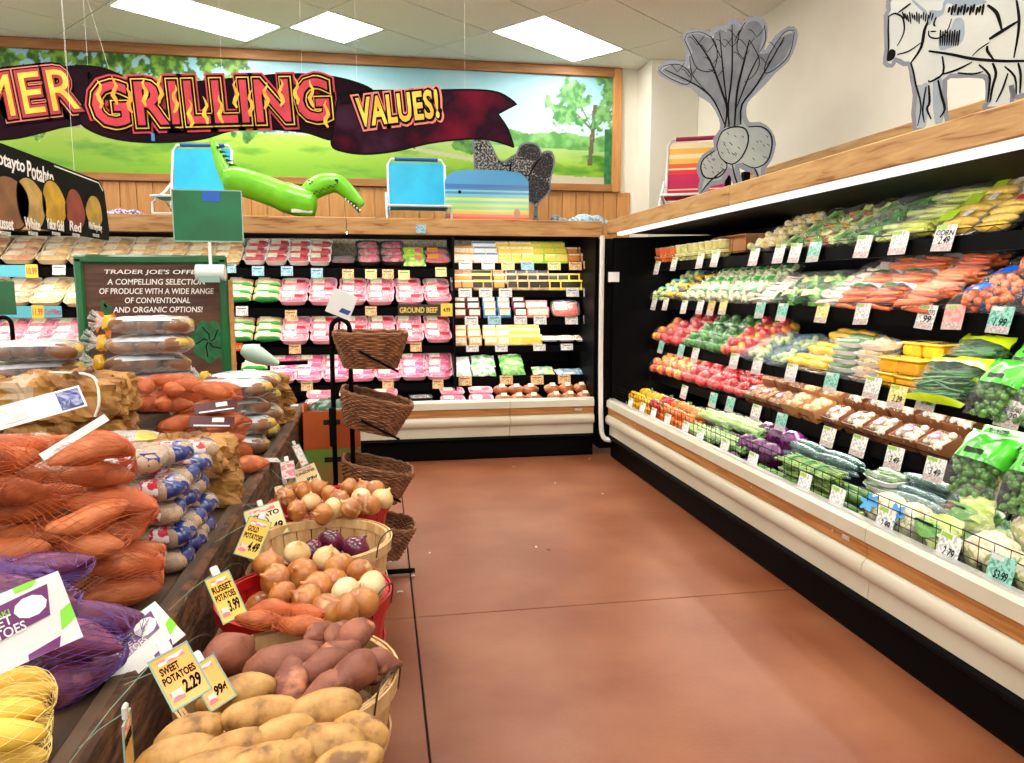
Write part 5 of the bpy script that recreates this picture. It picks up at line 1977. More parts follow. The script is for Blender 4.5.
back_tags([(59, 270, 'w'), (230, 268, 'b'), (258, 271, 'b'), (287, 271, 'b'), (317, 273, 'b'), (348, 274, 'o'), (371, 274, 'y'), (388, 274, 'o'), (404, 275, 'y'), (441, 272, 'y')], 'top shelf of left meat bay')
back_tags([(242, 311, 'w'), (291, 315, 'o'), (342, 310, 'w'), (371, 311, 'o')], 'second shelf of left meat bay')
back_tags([(254, 349, 'w'), (295, 349, 'o'), (416, 347, 'o')], 'third shelf of left meat bay')
back_tags([(307, 386, 'o'), (388, 384, 'o'), (438, 384, 'o')], 'fourth shelf of left meat bay')
c8 = lambda x, y, k: (400 + x / 3.177, 210 + y / 3.177, k)
back_tags([c8(208, 176, 'w'), c8(280, 176, 'w'), c8(343, 178, 'y'), c8(405, 178, 'b'), c8(490, 178, 'y'), c8(557, 178, 'o'), c8(603, 175, 'o')], 'top shelf of right meat bay', .12, .075)
back_tags([c8(207, 263, 'w'), c8(272, 263, 'w'), c8(335, 263, 'w'), c8(548, 262, 'w'), c8(603, 262, 'w')], 'second shelf of right meat bay', .12, .08)
back_tags([c8(227, 352, 'w'), c8(300, 350, 'b'), c8(383, 350, 'w'), c8(445, 350, 'w'), c8(545, 350, 'w'), c8(603, 348, 'w')], 'third shelf of right meat bay', .12, .08)
back_tags([c8(230, 440, 'w'), c8(322, 440, 'w'), c8(443, 437, 'w'), c8(530, 435, 'w')], 'fourth shelf of right meat bay', .115, .06)
back_tags([c8(207, 543, 'o'), c8(338, 540, 'o'), c8(436, 540, 'o'), c8(522, 537, 'o')], 'fifth shelf of right meat bay', .12, .085)
m_cyan = pm('strip_cyan', (96, 196, 216), rough=.4)


def strip_sign(u0, u1, v, hh, mat, words, label, dY=.385):
    a, b = at(u0, v, Y=6.39 + dY), at(u1, v, Y=6.39 + dY)
    w = b.x - a.x
    t = thing('shelf_sign', label, 'sign', Matrix.Translation((a + b) / 2) @ FACE_Y)
    obj('card', card('card', mat, w, hh), t)
    for s, x, ww, h2, m_, bg, bw in words:
        if bg:
            obj('price_patch', card('price_patch', bg, bw * w, hh * 1.15, .001), t, RT((x * w, 0, .0016)))
        if s:
            obj('lettering', txt(s, ww * w, h2 * hh, m_, .0006, .015), t, RT((x * w, 0, .003)))


strip_sign(-40, 38, 271, .095, m_cyan, [('10.99', .42, .13, .6, m_inkr, m_laby, .16)], 'cyan shelf sign with yellow 10.99 price on the top shelf')
strip_sign(-40, 62, 312, .095, m_cyan, [('11.99', .26, .10, .6, m_inkr, m_laby, .12), ('Cod Fillets', .41, .16, .5, m_inkr, None, 0)], 'cyan shelf sign with yellow 11.99 price on the second shelf')
strip_sign(398, 452, 310, .10, m_labk, [('GROUND BEEF', -.12, .7, .5, m_laby, None, 0), ('4.99', .40, .13, .4, m_ink, m_laby, .22)], 'black shelf sign with yellow ground beef lettering')
strip_sign(231, 243, 347, .07, pm('value_red', (214, 62, 36), rough=.4), [('VALUE!', 0, .8, .5, m_laby, None, 0)], 'small red value sign on the third shelf of the meat case')
p = at(421, 229, Y=6.375)
spawn([P('card', card('card', m_tb, .085, .07))], 'fascia_card', 'small pale blue card pinned to the wooden board above the meat case', 'card', Matrix.Translation(p) @ FACE_Y)
# ================================================================== PRODUCE CASE GOODS
def ry(u, v, d):
    """position along the produce case (local x = -Y) of a photo column"""
    return -at(u, v, X=1.95 + d).y


def pep_mesh(name, mat, r=.043):
    mb = MB()
    mb.ell((0, 0, 0), (r, r, r * 1.1), 16, 9, fn=lambda d: (1 + .09 * math.cos(4 * math.atan2(d.y, d.x)) * (1 - d.z * d.z)) * (1 - .22 * max(0, d.z) ** 8 - .15 * max(0, -d.z) ** 6))
    return mb.mesh(name, mat, True, 180)


m_py = simp('pepper_yellow', (246, 190, 18), (236, 168, 8), 5, .2, .8, 0)
m_po = simp('pepper_orange', (240, 128, 20), (230, 104, 12), 5, .2, .8, 0)
m_pr = simp('pepper_red', (206, 24, 26), (180, 14, 18), 5, .2, .8, 0)
m_pg = simp('pepper_green', (60, 140, 40), (40, 112, 30), 5, .2, .8, 0)
m_gstem = pm('green_stem', (96, 140, 56), rough=.6)
PSTEM = MB().tube([(0, 0, .036), (.002, 0, .048), (.008, .002, .062)], [.009, .006, .006], 6).mesh('stem', m_gstem)
PEP = {k: pep_mesh('pepper', m) for k, m in (('y', m_py), ('o', m_po), ('r', m_pr), ('g', m_pg))}


def bag_of(meshes, pts_m, seed, filmm, name, crumple=.012, extra=None):
    it = list(zip(meshes, pts_m))
    return [P(name, me, M) for me, M in it] + [P('bag', skin_mesh('bag', pts_of(it, 2), [filmm], 24, 16, .004, 0, None, crumple, seed))] + (extra or [])


m_pw = film('produce_wrap', (246, 250, 250), .01, .15, 30, .9, .05)
m_pwb = film('produce_wrap_blue', (180, 210, 230), .08, .4, 24, .8, .05)


def pepper_bag(keys, seed, s=.85):
    rg_ = random.Random(seed)
    pos = [(-.07, -.04, .035), (.0, -.05, .035), (.07, -.04, .035), (-.04, .03, .04), (.04, .03, .04), (0, -.01, .085)]
    Ms = [RT(p_, (rg_.uniform(-1, 1), rg_.uniform(-1, 1), rg_.uniform(0, 6)), s) for p_ in pos]
    return bag_of([PEP[k] for k in keys], Ms, seed, m_pw, 'pepper')


PB = dict(mix=pepper_bag('yorygo', 1), red=pepper_bag('rrrrrr', 2), ora=pepper_bag('orooyr', 3), grn=pepper_bag('gggggg', 4))


def lumpy(name, mat, n, box, r, seed, flat=1.0):
    rg_ = random.Random(seed)
    mb = MB()
    for _ in range(n):
        rr = r * rg_.uniform(.75, 1.2)
        mb.ell((rg_.uniform(-.5, .5) * box[0], rg_.uniform(-.5, .5) * box[1], rr * flat + rg_.random() * box[2]), (rr, rr, rr * flat), 7, 5)
    return mb.mesh(name, mat, True, 180)


def leafy(name, mats, n, w, h, t, seed, ruf=.012):
    """heap of ruffled leaves filling a box"""
    rg_ = random.Random(seed)
    mb = MB()
    for k in range(n):
        L_, W_ = rg_.uniform(.5, .8) * w, rg_.uniform(.5, .9) * h * .6
        ph = rg_.uniform(0, 6)
        mb.cur = k % len(mats)
        M = RT((rg_.uniform(-.2, .2) * w, rg_.uniform(-.2, .2) * h, rg_.uniform(.1, .7) * t), (rg_.uniform(-.5, .5), rg_.uniform(-.3, .3), rg_.uniform(-.5, .5)))
        mb.sheet(lambda a, b: ((a - .5) * L_, (b - .5) * W_ * math.sin(PI * min(1, max(.06, a * .92 + .08))) ** .6, ruf * math.sin(b * 13 + a * 7 + ph) * (abs(b - .5) + .3) + .02 * math.cos((b - .5) * 3)), 8, 6, M)
    return mb.mesh(name, mats, True, 180, False)


m_leaf = simp('leaf_green', (70, 150, 44), (120, 186, 70), 18, .4, .3, .3)
m_leafd = simp('leaf_dark', (30, 96, 40), (56, 130, 52), 18, .4, .3, .3)
m_leafl = simp('leaf_pale', (190, 214, 110), (226, 232, 160), 14, .4, .3, .3)
m_lime = simp('lime_celery', (196, 214, 60), (226, 232, 120), 12, .35, .4, .2)
m_rad = simp('radicchio', (190, 40, 110), (230, 190, 200), 16, .35, .4, .2)
m_carr = simp('carrot', (240, 116, 30), (226, 92, 16), 10, .4, .3, .2)
m_corn = simp('corn', (246, 214, 96), (236, 190, 60), 60, .35, .3, .8)
m_squash = simp('squash', (244, 200, 40), (232, 176, 20), 6, .3, .5, .05)
m_zuc = simp('zucchini', (44, 92, 36), (86, 136, 60), 22, .3, .5, .05)
m_cuc = simp('cucumber_skin', (28, 74, 40), (46, 100, 56), 16, .25, .8, .1)
m_caul = simp('cauliflower', (240, 232, 206), (226, 212, 170), 40, .7, .05, .8)
m_card = pm('cardboard', (186, 130, 78), (168, 112, 62), sc=6, rough=.7)
m_cardd = pm('mushroom_carton', (150, 92, 56), (126, 74, 42), sc=6, rough=.55, coat=.2)
m_mush = simp('mushroom', (238, 224, 204), (206, 180, 150), 18, .6, .1, .1)
m_mushb = simp('mushroom_brown', (190, 140, 96), (160, 110, 70), 18, .6, .1, .1)
m_purpc = simp('purple_cabbage', (104, 26, 96), (70, 14, 70), 16, .3, .5, .2)
m_tubc = film('tub_clear', (250, 250, 240), .2, .6, 8, .1, .05)


def rods(name, mat, n, L_, r, box, seed, taper=.4, bend=.1):
    rg_ = random.Random(seed)
    mb = MB()
    for k in range(n):
        y, z_ = rg_.uniform(-.5, .5) * box[0], r + rg_.random() * box[1]
        a = rg_.uniform(-.2, .2)
        l = L_ * rg_.uniform(.85, 1.05)
        pts = [(-l / 2, y - a * l / 2, z_), (-l / 6, y - a * l / 6 + rg_.uniform(-1, 1) * bend * r, z_ + rg_.uniform(-.3, .3) * r), (l / 6, y + a * l / 6, z_), (l / 2, y + a * l / 2, z_)]
        mb.tube(pts, [r, r * .95, r * (1 - taper * .5), r * (1 - taper)], 6)
    return mb.mesh(name, mat, True, 60)


def tub(mc, ml, r=.05, h=.055):
    return [P('tub', MB().lathe([(0, 0), (r * .82, 0), (r, h), (r * .98, h), (0, h * .96)], 18).mesh('tub', mc, True, 40)), P('lid', MB().lathe([(0, h), (r * 1.05, h), (r * 1.05, h + .008), (r * .9, h + .010), (0, h + .010)], 18).mesh('lid', ml, True, 40))]


def box_open(w, d, h, m, lean=.0):
    mb = MB()
    th = .003
    for a, b, c, e_ in ((0, -d / 2, w, th), (0, d / 2, w, th), (-w / 2, 0, th, d), (w / 2, 0, th, d)):
        mb.box((a, b, h / 2), (c, e_, h))
    mb.box((0, 0, .002), (w, d, th))
    return mb.mesh('carton', m, False)


def mush_carton(mm_, seed, w=.15, d=.12, h=.065):
    lab = MB().prism([(-.026, -.02), (.026, -.02), (.03, .01), (.0, .032), (-.03, .01)], 0, .001)
    return [P('carton', box_open(w, d, h, m_cardd)), P('mushrooms', lumpy('mushrooms', mm_, 26, (w * .82, d * .8, .02), .019, seed, .8), RT((0, 0, h * .45))),
            P('wrap', dome_mesh('wrap', m_pw, w * 1.01, d * 1.01, h * .98, .02, seed)),
            P('label', lab.mesh('label', m_labp, False), RT((0, -.005, h + .021)), [P('white_label', MB().prism([(-.018, -.014), (.018, -.014), (.02, .008), (-.02, .008)], .001, .0018).mesh('white_label', m_hdr, False))])]


def cob_mesh():
    return MB().ell((0, 0, 0), (.095, .022, .022), 12, 14, axis=0, fn=lambda d: 1 + .03 * math.sin(40 * d.x) * math.cos(8 * math.atan2(d.y, d.z))).mesh('corn_cob', m_corn, True, 180)


COB = cob_mesh()
RV = dict(
    tubo=tub(m_carr, m_tubc), tuby=tub(simp('tub_dip', (232, 226, 150), (206, 200, 110), 20), pm('tub_lid', (226, 232, 190), rough=.3, coat=.4)),
    ybig=tub(simp('tub_yellow', (246, 190, 30), (240, 170, 16), 12), pm('lid_yellow', (250, 206, 60), rough=.3, coat=.5), .07, .12),
    mango=[P('tub', MB().rbox((0, 0, .03), (.13, .12, .06), .012).mesh('tub', simp('mango_yellow', (246, 190, 30), (238, 166, 12), 14), True, 30)), P('lid', MB().rbox((0, 0, .066), (.138, .128, .012), .005).mesh('lid', pm('mango_lid', (250, 214, 90), rough=.2, coat=.6), True, 30))],
    clam=[P('base', tray_mesh('base', m_trayk, .18, .14, .03)), P('contents', lumpy('contents', simp('salad_mix', (236, 230, 190), (240, 206, 110), 20), 18, (.13, .09, .03), .022, 3), RT((0, 0, .015))), P('lid', dome_mesh('lid', m_pw, .18, .14, .03, .06, 2))],
    cbox=[P('carton', box_open(.2, .16, .12, m_card)), P('flap', MB().box((0, -.11, .11), (.2, .07, .003)).mesh('flap', m_card, False))],
    salado=[P('leaves', leafy('leaves', [m_leaf, m_carr, m_leafl], 10, .2, .16, .07, 4)), P('carrots', rods('carrots', m_carr, 8, .14, .006, (.1, .06), 5)), P('bag', pillow_mesh('bag', m_pw, .22, .17, .09, seed=3))],
    saladw=[P('leaves', leafy('leaves', [m_leafl, m_leaf], 10, .2, .16, .07, 6)), P('bag', pillow_mesh('bag', [m_pw, m_laby], .22, .18, .09, seed=4, mat_fn=lambda s, r: 1 if abs(s - .2) < .3 and r > .1 and r < .6 else 0))],
    salad=[P('leaves', leafy('leaves', [m_leafd, m_leaf], 12, .22, .18, .08, 7)), P('bag', pillow_mesh('bag', m_pw, .24, .2, .11, seed=5))],
    celery=[P('stalks', rods('stalks', m_lime, 14, .22, .013, (.14, .06), 8, .3)), P('bag', pillow_mesh('bag', m_pw, .25, .19, .1, seed=6))],
    parsnip=[P('roots', rods('roots', m_leafl, 12, .2, .015, (.13, .05), 9, .6)), P('bag', pillow_mesh('bag', m_pw, .24, .18, .09, seed=7))],
    corn=[P('tray', tray_mesh('tray', m_trayk, .24, .19, .025))] + [P('corn_cob', COB, RT((0, -.066 + .044 * k, .035))) for k in range(4)] + [P('wrap', dome_mesh('wrap', m_pw, .235, .185, .028, .034, 3)), P('label', card('label', m_labr, .05, .03), RT((.06, .06, .064)))],
    corny=[P('tray', tray_mesh('tray', m_trayw, .24, .19, .025))] + [P('corn_cob', COB, RT((0, -.066 + .044 * k, .035))) for k in range(4)] + [P('wrap', dome_mesh('wrap', m_pw, .235, .185, .028, .034, 3)), P('label', card('label', m_labl, .08, .07), RT((-.06, .0, .064))), P('barcode_label', card('barcode_label', m_print, .04, .04), RT((.04, .0, .064)))],
    tealbag=[P('florets', lumpy('florets', m_leafl, 22, (.13, .1, .04), .02, 11)), P('bag', pillow_mesh('bag', [m_pw, pm('teal_print', (120, 200, 190), rough=.3, coat=.5)], .17, .17, .08, seed=8, mat_fn=lambda s, r: 1 if r > .35 else 0))],
    sqpack=[P('squash', rods('squash', m_squash, 8, .13, .014, (.09, .05), 12, .4)), P('bag', pillow_mesh('bag', m_pw, .16, .14, .08, seed=9))],
    broc=[P('florets', lumpy('florets', simp('pale_florets', (226, 226, 190), (190, 206, 140), 30), 26, (.15, .11, .05), .02, 13)), P('bag', pillow_mesh('bag', [m_pw, m_labg], .2, .17, .09, seed=10, mat_fn=lambda s, r: 1 if (.05 < r < .5 and abs(s) < .6) else 0))],
    slaw=[P('shreds', rods('shreds', simp('slaw', (240, 232, 214), (226, 206, 190), 20), 20, .16, .008, (.14, .05), 14)), P('bag', pillow_mesh('bag', m_pw, .22, .18, .09, seed=11))],
    radic=[P('leaves', leafy('leaves', [m_leaf, m_rad, m_leafl], 12, .24, .17, .08, 8)), P('bag', pillow_mesh('bag', [m_pw, m_labg], .27, .19, .1, seed=12, mat_fn=lambda s, r: 1 if s < -.75 else 0))],
    carrot=[P('carrots', rods('carrots', m_carr, 18, .2, .013, (.14, .06), 15, .5)), P('bag', pillow_mesh('bag', [m_pw, m_hdr, m_leafd], .25, .2, .1, seed=13, mat_fn=lambda s, r: 1 if r > .42 else (2 if .12 < r < .42 and abs(s) < .55 else 0)))],
    carrotp=[P('carrots', rods('carrots', m_carr, 18, .22, .013, (.16, .07), 16, .5)), P('bag', pillow_mesh('bag', m_pw, .26, .2, .1, seed=14))],
    carrotb=[P('carrots', lumpy('carrots', m_carr, 34, (.17, .12, .06), .016, 17)), P('bag', pillow_mesh('bag', [m_pw, pm('blue_print', (24, 84, 190), rough=.25, coat=.6)], .24, .19, .1, seed=15, mat_fn=lambda s, r: 1 if (s + .2) ** 2 / .3 + (r - .1) ** 2 / .12 < 1 else 0))],
    wbag=[P('sprouts', lumpy('sprouts', m_leafl, 20, (.15, .11, .04), .02, 18)), P('bag', pillow_mesh('bag', [m_pwb], .24, .2, .09, seed=16))],
    squash=[P('tray', tray_mesh('tray', m_trayw, .2, .16, .025)), P('squash', rods('squash', m_squash, 5, .18, .022, (.1, .02), 19, .5, 1), RT((0, 0, .012))), P('wrap', dome_mesh('wrap', m_pw, .2, .16, .03, .04, 4))],
    zuct=[P('tray', tray_mesh('tray', m_trayw, .22, .15, .026)), P('zucchini', rods('zucchini', m_zuc, 4, .19, .018, (.09, .012), 20, .15), RT((0, 0, .006))), P('wrap', dome_mesh('wrap', m_pw, .22, .15, .026, .026, 5))],
    bread=[P('tray', tray_mesh('tray', m_trayw, .22, .15, .026)), P('mushroom_caps', lumpy('mushroom_caps', simp('tan_caps', (226, 196, 140), (200, 160, 96), 20), 12, (.15, .09, .006), .028, 21, .6), RT((0, 0, .008))), P('wrap', dome_mesh('wrap', m_pw, .22, .15, .026, .03, 6))],
    beans=[P('beans', rods('beans', m_leafd, 46, .24, .008, (.20, .06), 22, .3, 3)), P('bag', pillow_mesh('bag', [m_pw, pm('bean_print', (206, 230, 30), (186, 214, 20), sc=6, rough=.25, coat=.6), m_ink], .30, .25, .11, seed=17, mat_fn=lambda s, r: 2 if (.62 < r < .80 and -.5 < s < .1) else (1 if r > .5 or r < -.80 else 0)))],
    greenb=[P('sprouts', lumpy('sprouts', simp('sprout', (96, 150, 60), (60, 112, 40), 40), 110, (.18, .15, .07), .014, 23), RT((0, -.05, 0))), P('bag', pillow_mesh('bag', [m_pw, pm('green_print', (86, 206, 50), (60, 186, 40), sc=6, rough=.25, coat=.6)], .22, .26, .11, seed=18, mat_fn=lambda s, r: 1 if r > .0 and not (abs(s) < .4 and .2 < r < .4) else 0))],
    mush=mush_carton(m_mush, 31), mushb=mush_carton(m_mushb, 32),
    kbox=[P('carton', box_open(.17, .14, .075, m_card)), P('contents', lumpy('contents', simp('shiitake', (226, 190, 130), (190, 140, 80), 16), 16, (.13, .1, .02), .026, 33), RT((0, 0, .035))), P('wrap', dome_mesh('wrap', m_pw, .17, .14, .074, .022, 7))],
    tomato=bag_of([pep_mesh('tomato', simp('tomato', (214, 46, 40), (190, 30, 28), 5, .2, .8, 0), .03)] * 6, [RT(p_) for p_ in ((-.05, -.03, .03), (.01, -.04, .03), (.06, -.02, .03), (-.03, .03, .035), (.035, .035, .035), (0, 0, .075))], 5, m_pw, 'tomato'),
)
m_asp = simp('asparagus', (150, 176, 90), (90, 130, 60), 26, .4, .3, .2)
RV['asp'] = [P('spears', rods('spears', m_asp, 40, .24, .007, (.11, .075), 41, .2)), P('band', MB().tube([(-.02, .062 * math.cos(a), .045 + .05 * math.sin(a)) for a in [2 * PI * k / 20 for k in range(20)]], .005, 5, closed=True).mesh('band', m_labg))]
RV['cuke'] = [P('cucumber', MB().ell((0, 0, .024), (.165, .024, .024), 12, 12, axis=0, fn=lump(3, .03, 3)).mesh('cucumber', m_cuc, True, 180)), P('wrap', MB().ell((0, 0, .024), (.176, .0262, .0262), 12, 14, axis=0, fn=lump(5, .03, 6)).mesh('wrap', m_pwb, True, 180))]
RV['zuc'] = [P('zucchini', MB().ell((0, 0, .026), (.115, .026, .026), 12, 10, axis=0, fn=lump(8, .05, 2)).mesh('zucchini', m_zuc, True, 180)), P('stem', MB().tube([(.108, 0, .026), (.13, 0, .028)], [.011, .008], 6).mesh('stem', m_leafl))]


def caul_mesh(seed, r=.075):
    mb = MB()
    rg_ = random.Random(seed)
    for k in range(60):
        z_ = 1 - 1.25 * (k + .5) / 60
        a = k * 2.399
        q = math.sqrt(max(0, 1 - z_ * z_))
        rr = r * rg_.uniform(.24, .34)
        mb.ell((q * math.cos(a) * r * .82, q * math.sin(a) * r * .82, r + z_ * r * .72), (rr, rr, rr * .9), 8, 6)
    return mb.mesh('curd', m_caul, True, 180)


def wrap_leaves(mat, r, n=7, seed=0):
    mb = MB()
    for k in range(n):
        a0 = 2 * PI * k / n + seed
        mb.sheet(lambda a, b: ((r * (.55 + .55 * a ** .7)) * math.cos(a0 + (b - .5) * 1.1 * (1 - .4 * a)), (r * (.55 + .55 * a ** .7)) * math.sin(a0 + (b - .5) * 1.1 * (1 - .4 * a)), r * (.05 + 1.15 * a) + .008 * math.sin(b * 14 + k)), 6, 6)
    return mb.mesh('leaves', mat, True, 180, False)


CURD = [caul_mesh(1), caul_mesh(2)]
m_bluel = pm('blue_flower_label', (40, 140, 210), (60, 160, 226), sc=10, rough=.3, coat=.5)
flower = MB().prism([((.042 + .012 * math.cos(6 * a)) * math.cos(a), (.032 + .009 * math.cos(6 * a)) * math.sin(a)) for a in [2 * PI * k / 36 for k in range(36)]], 0, .001)
FLM = flower.mesh('blue_label', m_bluel, False)
RV['caulb'] = [P('curd', CURD[0]), P('leaves', wrap_leaves(m_leafl, .075)), P('wrap', MB().ell((0, 0, .075), (.092, .092, .086), 18, 12, fn=lump(4, .03, 5)).mesh('wrap', m_pw, True, 180)), P('blue_label', FLM, RT((0, -.082, .115), (.95, 0, 0)))]
RV['caul'] = [P('curd', CURD[1]), P('leaves', wrap_leaves(m_leafl, .08, 6, .4)), P('wrap', MB().ell((0, 0, .075), (.095, .095, .088), 18, 12, fn=lump(6, .03, 5)).mesh('wrap', m_pw, True, 180))]
RV['lett'] = [P('leaves', leafy('leaves', [m_leafl, m_leaf, m_leafl], 16, .2, .2, .12, 51, .016)), P('bag', pillow_mesh('bag', m_pw, .24, .26, .15, seed=21, wr=.2)), P('black_print', card('black_print', m_ink, .1, .012), RT((0, -.03, .15))), P('rubber_band', MB().rbox((0, .09, .13), (.03, .03, .02), .006).mesh('rubber_band', pm('brown_band', (110, 60, 40), rough=.5)))]
RV['cabb'] = [P('head', MB().ell((0, 0, .07), (.075, .075, .07), 18, 12, fn=lump(2, .05, 3)).mesh('head', m_purpc, True, 180)), P('leaves', wrap_leaves(m_purpc, .075, 6, .2))]
RV['celb'] = [P('stalks', rods('stalks', simp('celery', (150, 196, 80), (190, 220, 130), 14, .4, .3, .2), 12, .3, .016, (.1, .05), 61, .25)), P('leaves', leafy('leaves', [m_leaf, m_leafd], 6, .14, .12, .05, 62), RT((.13, 0, .01))), P('bag', pillow_mesh('bag', m_pw, .36, .15, .1, seed=22))]
RV['leek'] = [P('stalks', rods('stalks', simp('leek', (206, 226, 160), (110, 170, 80), 8, .35, .4, .1, stretch=(3, 1, 1)), 6, .38, .02, (.12, .04), 63, .2)), P('green_tops', leafy('green_tops', [m_leafd, m_leaf], 5, .2, .12, .05, 64), RT((-.2, 0, .01)))]
RV['chard'] = [P('leaves', leafy('leaves', [m_leafd, m_purpc, m_leaf], 12, .22, .18, .09, 65, .016)), P('stems', rods('stems', m_rad, 8, .14, .007, (.06, .03), 66), RT((.12, 0, .01)))]


def rrow(n):
    return Row(RIGHT_M, ' from far end, %s shelf of produce case' % SHN[n])


SV = [255, 312, 372, 430, 470]


def rf(n, u0, u1, rec, pitch, rows, name, cat, desc, tilt=.45, sc=1, jit=.4, skip=0, zo=0):
    r_ = RROWS[n]
    z_ = SH_R[n][1] - .012 if n < 4 else .405
    recs = [RV[k] if k in RV else PB[k] for k in (rec if isinstance(rec, list) else [rec])]
    d0 = rows[0][0]
    fill(r_, recs if len(recs) > 1 else recs[0], ry(u0, SV[n], d0), ry(u1, SV[n], d0), pitch, rows, z_ + zo, SLP if n < 4 else .075, name, cat, desc, tilt, jit, n, sc, skip)


RROWS = [rrow(k) for k in range(4)] + [Row(RIGHT_M, ' from far end on the deck of produce case')]
F2 = [(.49, .02, 'front'), (.63, .075, 'back')]
F3 = [(.48, .02, 'front'), (.60, .07, 'middle'), (.73, .125, 'back')]
F1 = [(.50, .02, 'front')]
# top shelf
rf(0, 659, 678, 'tubo', .11, [(.46, .0, 'lower'), (.46, .068, 'upper')], 'dip_tub', 'tub', 'orange tub', tilt=0)
rf(0, 679, 728, 'tuby', .11, [(.46, .0, 'lower'), (.46, .068, 'upper'), (.60, .03, 'back')], 'dip_tub', 'tub', 'pale yellow tub', tilt=0)
rf(0, 731, 757, 'cbox', .25, [(.56, .02, 'front')], 'cardboard_box', 'box', 'open cardboard box', tilt=0)
rf(0, 757, 786, 'clam', .2, F3, 'salad_clamshell', 'salad box', 'clear salad box')
rf(0, 786, 812, 'saladw', .2, F3, 'salad_bag', 'salad bag', 'pale salad bag')
rf(0, 812, 838, 'salado', .22, F3, 'salad_bag', 'salad bag', 'orange and green salad bag')
rf(0, 838, 860, 'saladw', .22, F3, 'salad_bag', 'salad bag', 'yellow labelled salad bag')
rf(0, 860, 893, 'salad', .22, F3, 'salad_bag', 'salad bag', 'dark green salad bag', tilt=.6)
rf(0, 893, 912, 'parsnip', .22, F3, 'vegetable_bag', 'vegetable bag', 'pale vegetable bag')
rf(0, 912, 945, 'celery', .23, F3, 'celery_bag', 'vegetable bag', 'lime green celery bag')
rf(0, 946, 985, 'corny', .25, [(.50, .045, 'front'), (.63, .10, 'middle'), (.76, .15, 'back')], 'corn_pack', 'corn pack', 'corn pack with lime label', tilt=.75)
rf(0, 985, 1090, 'corn', .25, [(.50, .045, 'front'), (.63, .10, 'middle'), (.76, .15, 'back')], 'corn_pack', 'corn pack', 'corn pack in black tray', tilt=.75)
# second shelf
rf(1, 655, 672, 'tealbag', .18, F3, 'vegetable_bag', 'vegetable bag', 'teal topped bag', tilt=.7)
rf(1, 672, 692, 'sqpack', .17, F3, 'vegetable_bag', 'vegetable bag', 'yellow vegetable bag', tilt=.6)
rf(1, 692, 762, 'broc', .2, F3, 'vegetable_bag', 'vegetable bag', 'white bag with green print', tilt=.65)
rf(1, 762, 790, 'slaw', .22, F2, 'vegetable_bag', 'vegetable bag', 'clear slaw bag')
rf(1, 790, 832, 'radic', .26, F2, 'salad_bag', 'salad bag', 'radicchio salad bag', tilt=.5)
rf(1, 832, 848, 'slaw', .2, F3, 'vegetable_bag', 'vegetable bag', 'pink and white bag')
rf(1, 848, 905, 'carrot', .25, F3, 'carrot_bag', 'carrot bag', 'carrot bag with white top', tilt=.5)
rf(1, 905, 962, 'carrotp', .25, F3, 'carrot_bag', 'carrot bag', 'clear carrot bag', tilt=.5)
rf(1, 962, 1090, 'carrotb', .25, F3, 'carrot_bag', 'carrot bag', 'blue printed carrot bag', tilt=.5)
# third shelf
rf(2, 652, 668, 'mix', .2, F2, 'pepper_bag', 'pepper bag', 'mixed pepper bag', tilt=.2)
rf(2, 668, 690, 'red', .2, F3, 'pepper_bag', 'pepper bag', 'red pepper bag', tilt=.2)
rf(2, 690, 728, 'grn', .2, F3, 'pepper_bag', 'pepper bag', 'green pepper bag', tilt=.2)
rf(2, 728, 760, 'ora', .2, F3, 'pepper_bag', 'pepper bag', 'orange and red pepper bag', tilt=.2)
rf(2, 752, 800, 'wbag', .24, F2, 'vegetable_bag', 'vegetable bag', 'bluish clear bag', tilt=.4)
rf(2, 800, 834, 'squash', .22, F3, 'squash_tray', 'squash tray', 'yellow squash tray', tilt=.35)
ST4 = [(.50, .0, 'bottom'), (.51, .04, 'second'), (.52, .08, 'third'), (.53, .12, 'fourth'), (.54, .16, 'top')]
rf(2, 834, 862, 'zuct', .24, ST4, 'zucchini_tray', 'vegetable tray', 'stacked zucchini tray', tilt=.15)
rf(2, 862, 886, 'bread', .24, ST4, 'mushroom_tray', 'vegetable tray', 'stacked tan mushroom tray', tilt=.15)
rf(2, 886, 926, 'mango', .15, [(.48, .0, 'bottom'), (.485, .074, 'second'), (.61, .05, 'back lower'), (.62, .124, 'back upper')], 'mango_tub', 'tub', 'square yellow fruit tub', tilt=.05)
rf(2, 926, 990, 'beans', .3, [(.47, .05, 'front'), (.60, .12, 'back')], 'bean_bag', 'bean bag', 'lime green bean bag', tilt=.85)
rf(2, 992, 1090, 'greenb', .23, [(.48, .05, 'front'), (.62, .12, 'back')], 'sprout_bag', 'vegetable bag', 'bright green bag', tilt=.95)
# fourth shelf
rf(3, 655, 690, 'mix', .2, F3, 'pepper_bag', 'pepper bag', 'mixed pepper bag', tilt=.2)
rf(3, 690, 728, 'red', .2, F3, 'pepper_bag', 'pepper bag', 'red pepper bag', tilt=.2)
rf(3, 728, 752, 'tomato', .18, F3, 'tomato_bag', 'tomato bag', 'tomato bag', tilt=.2)
MU = [(.48, .03, 'front'), (.61, .10, 'middle'), (.74, .17, 'back')]
rf(3, 752, 792, 'mushb', .175, MU, 'mushroom_carton', 'mushroom carton', 'brown mushroom carton', tilt=.45)
rf(3, 792, 832, 'kbox', .19, MU, 'mushroom_carton', 'mushroom carton', 'cardboard mushroom carton', tilt=.45)
rf(3, 832, 962, 'mush', .175, MU, 'mushroom_carton', 'mushroom carton', 'pink labelled mushroom carton', tilt=.5)
rf(3, 966, 1090, 'greenb', .23, [(.42, .03, 'front'), (.52, .09, 'middle'), (.62, .15, 'back')], 'broccoli_bag', 'vegetable bag', 'large bright green bag', tilt=1.0, sc=1.1)
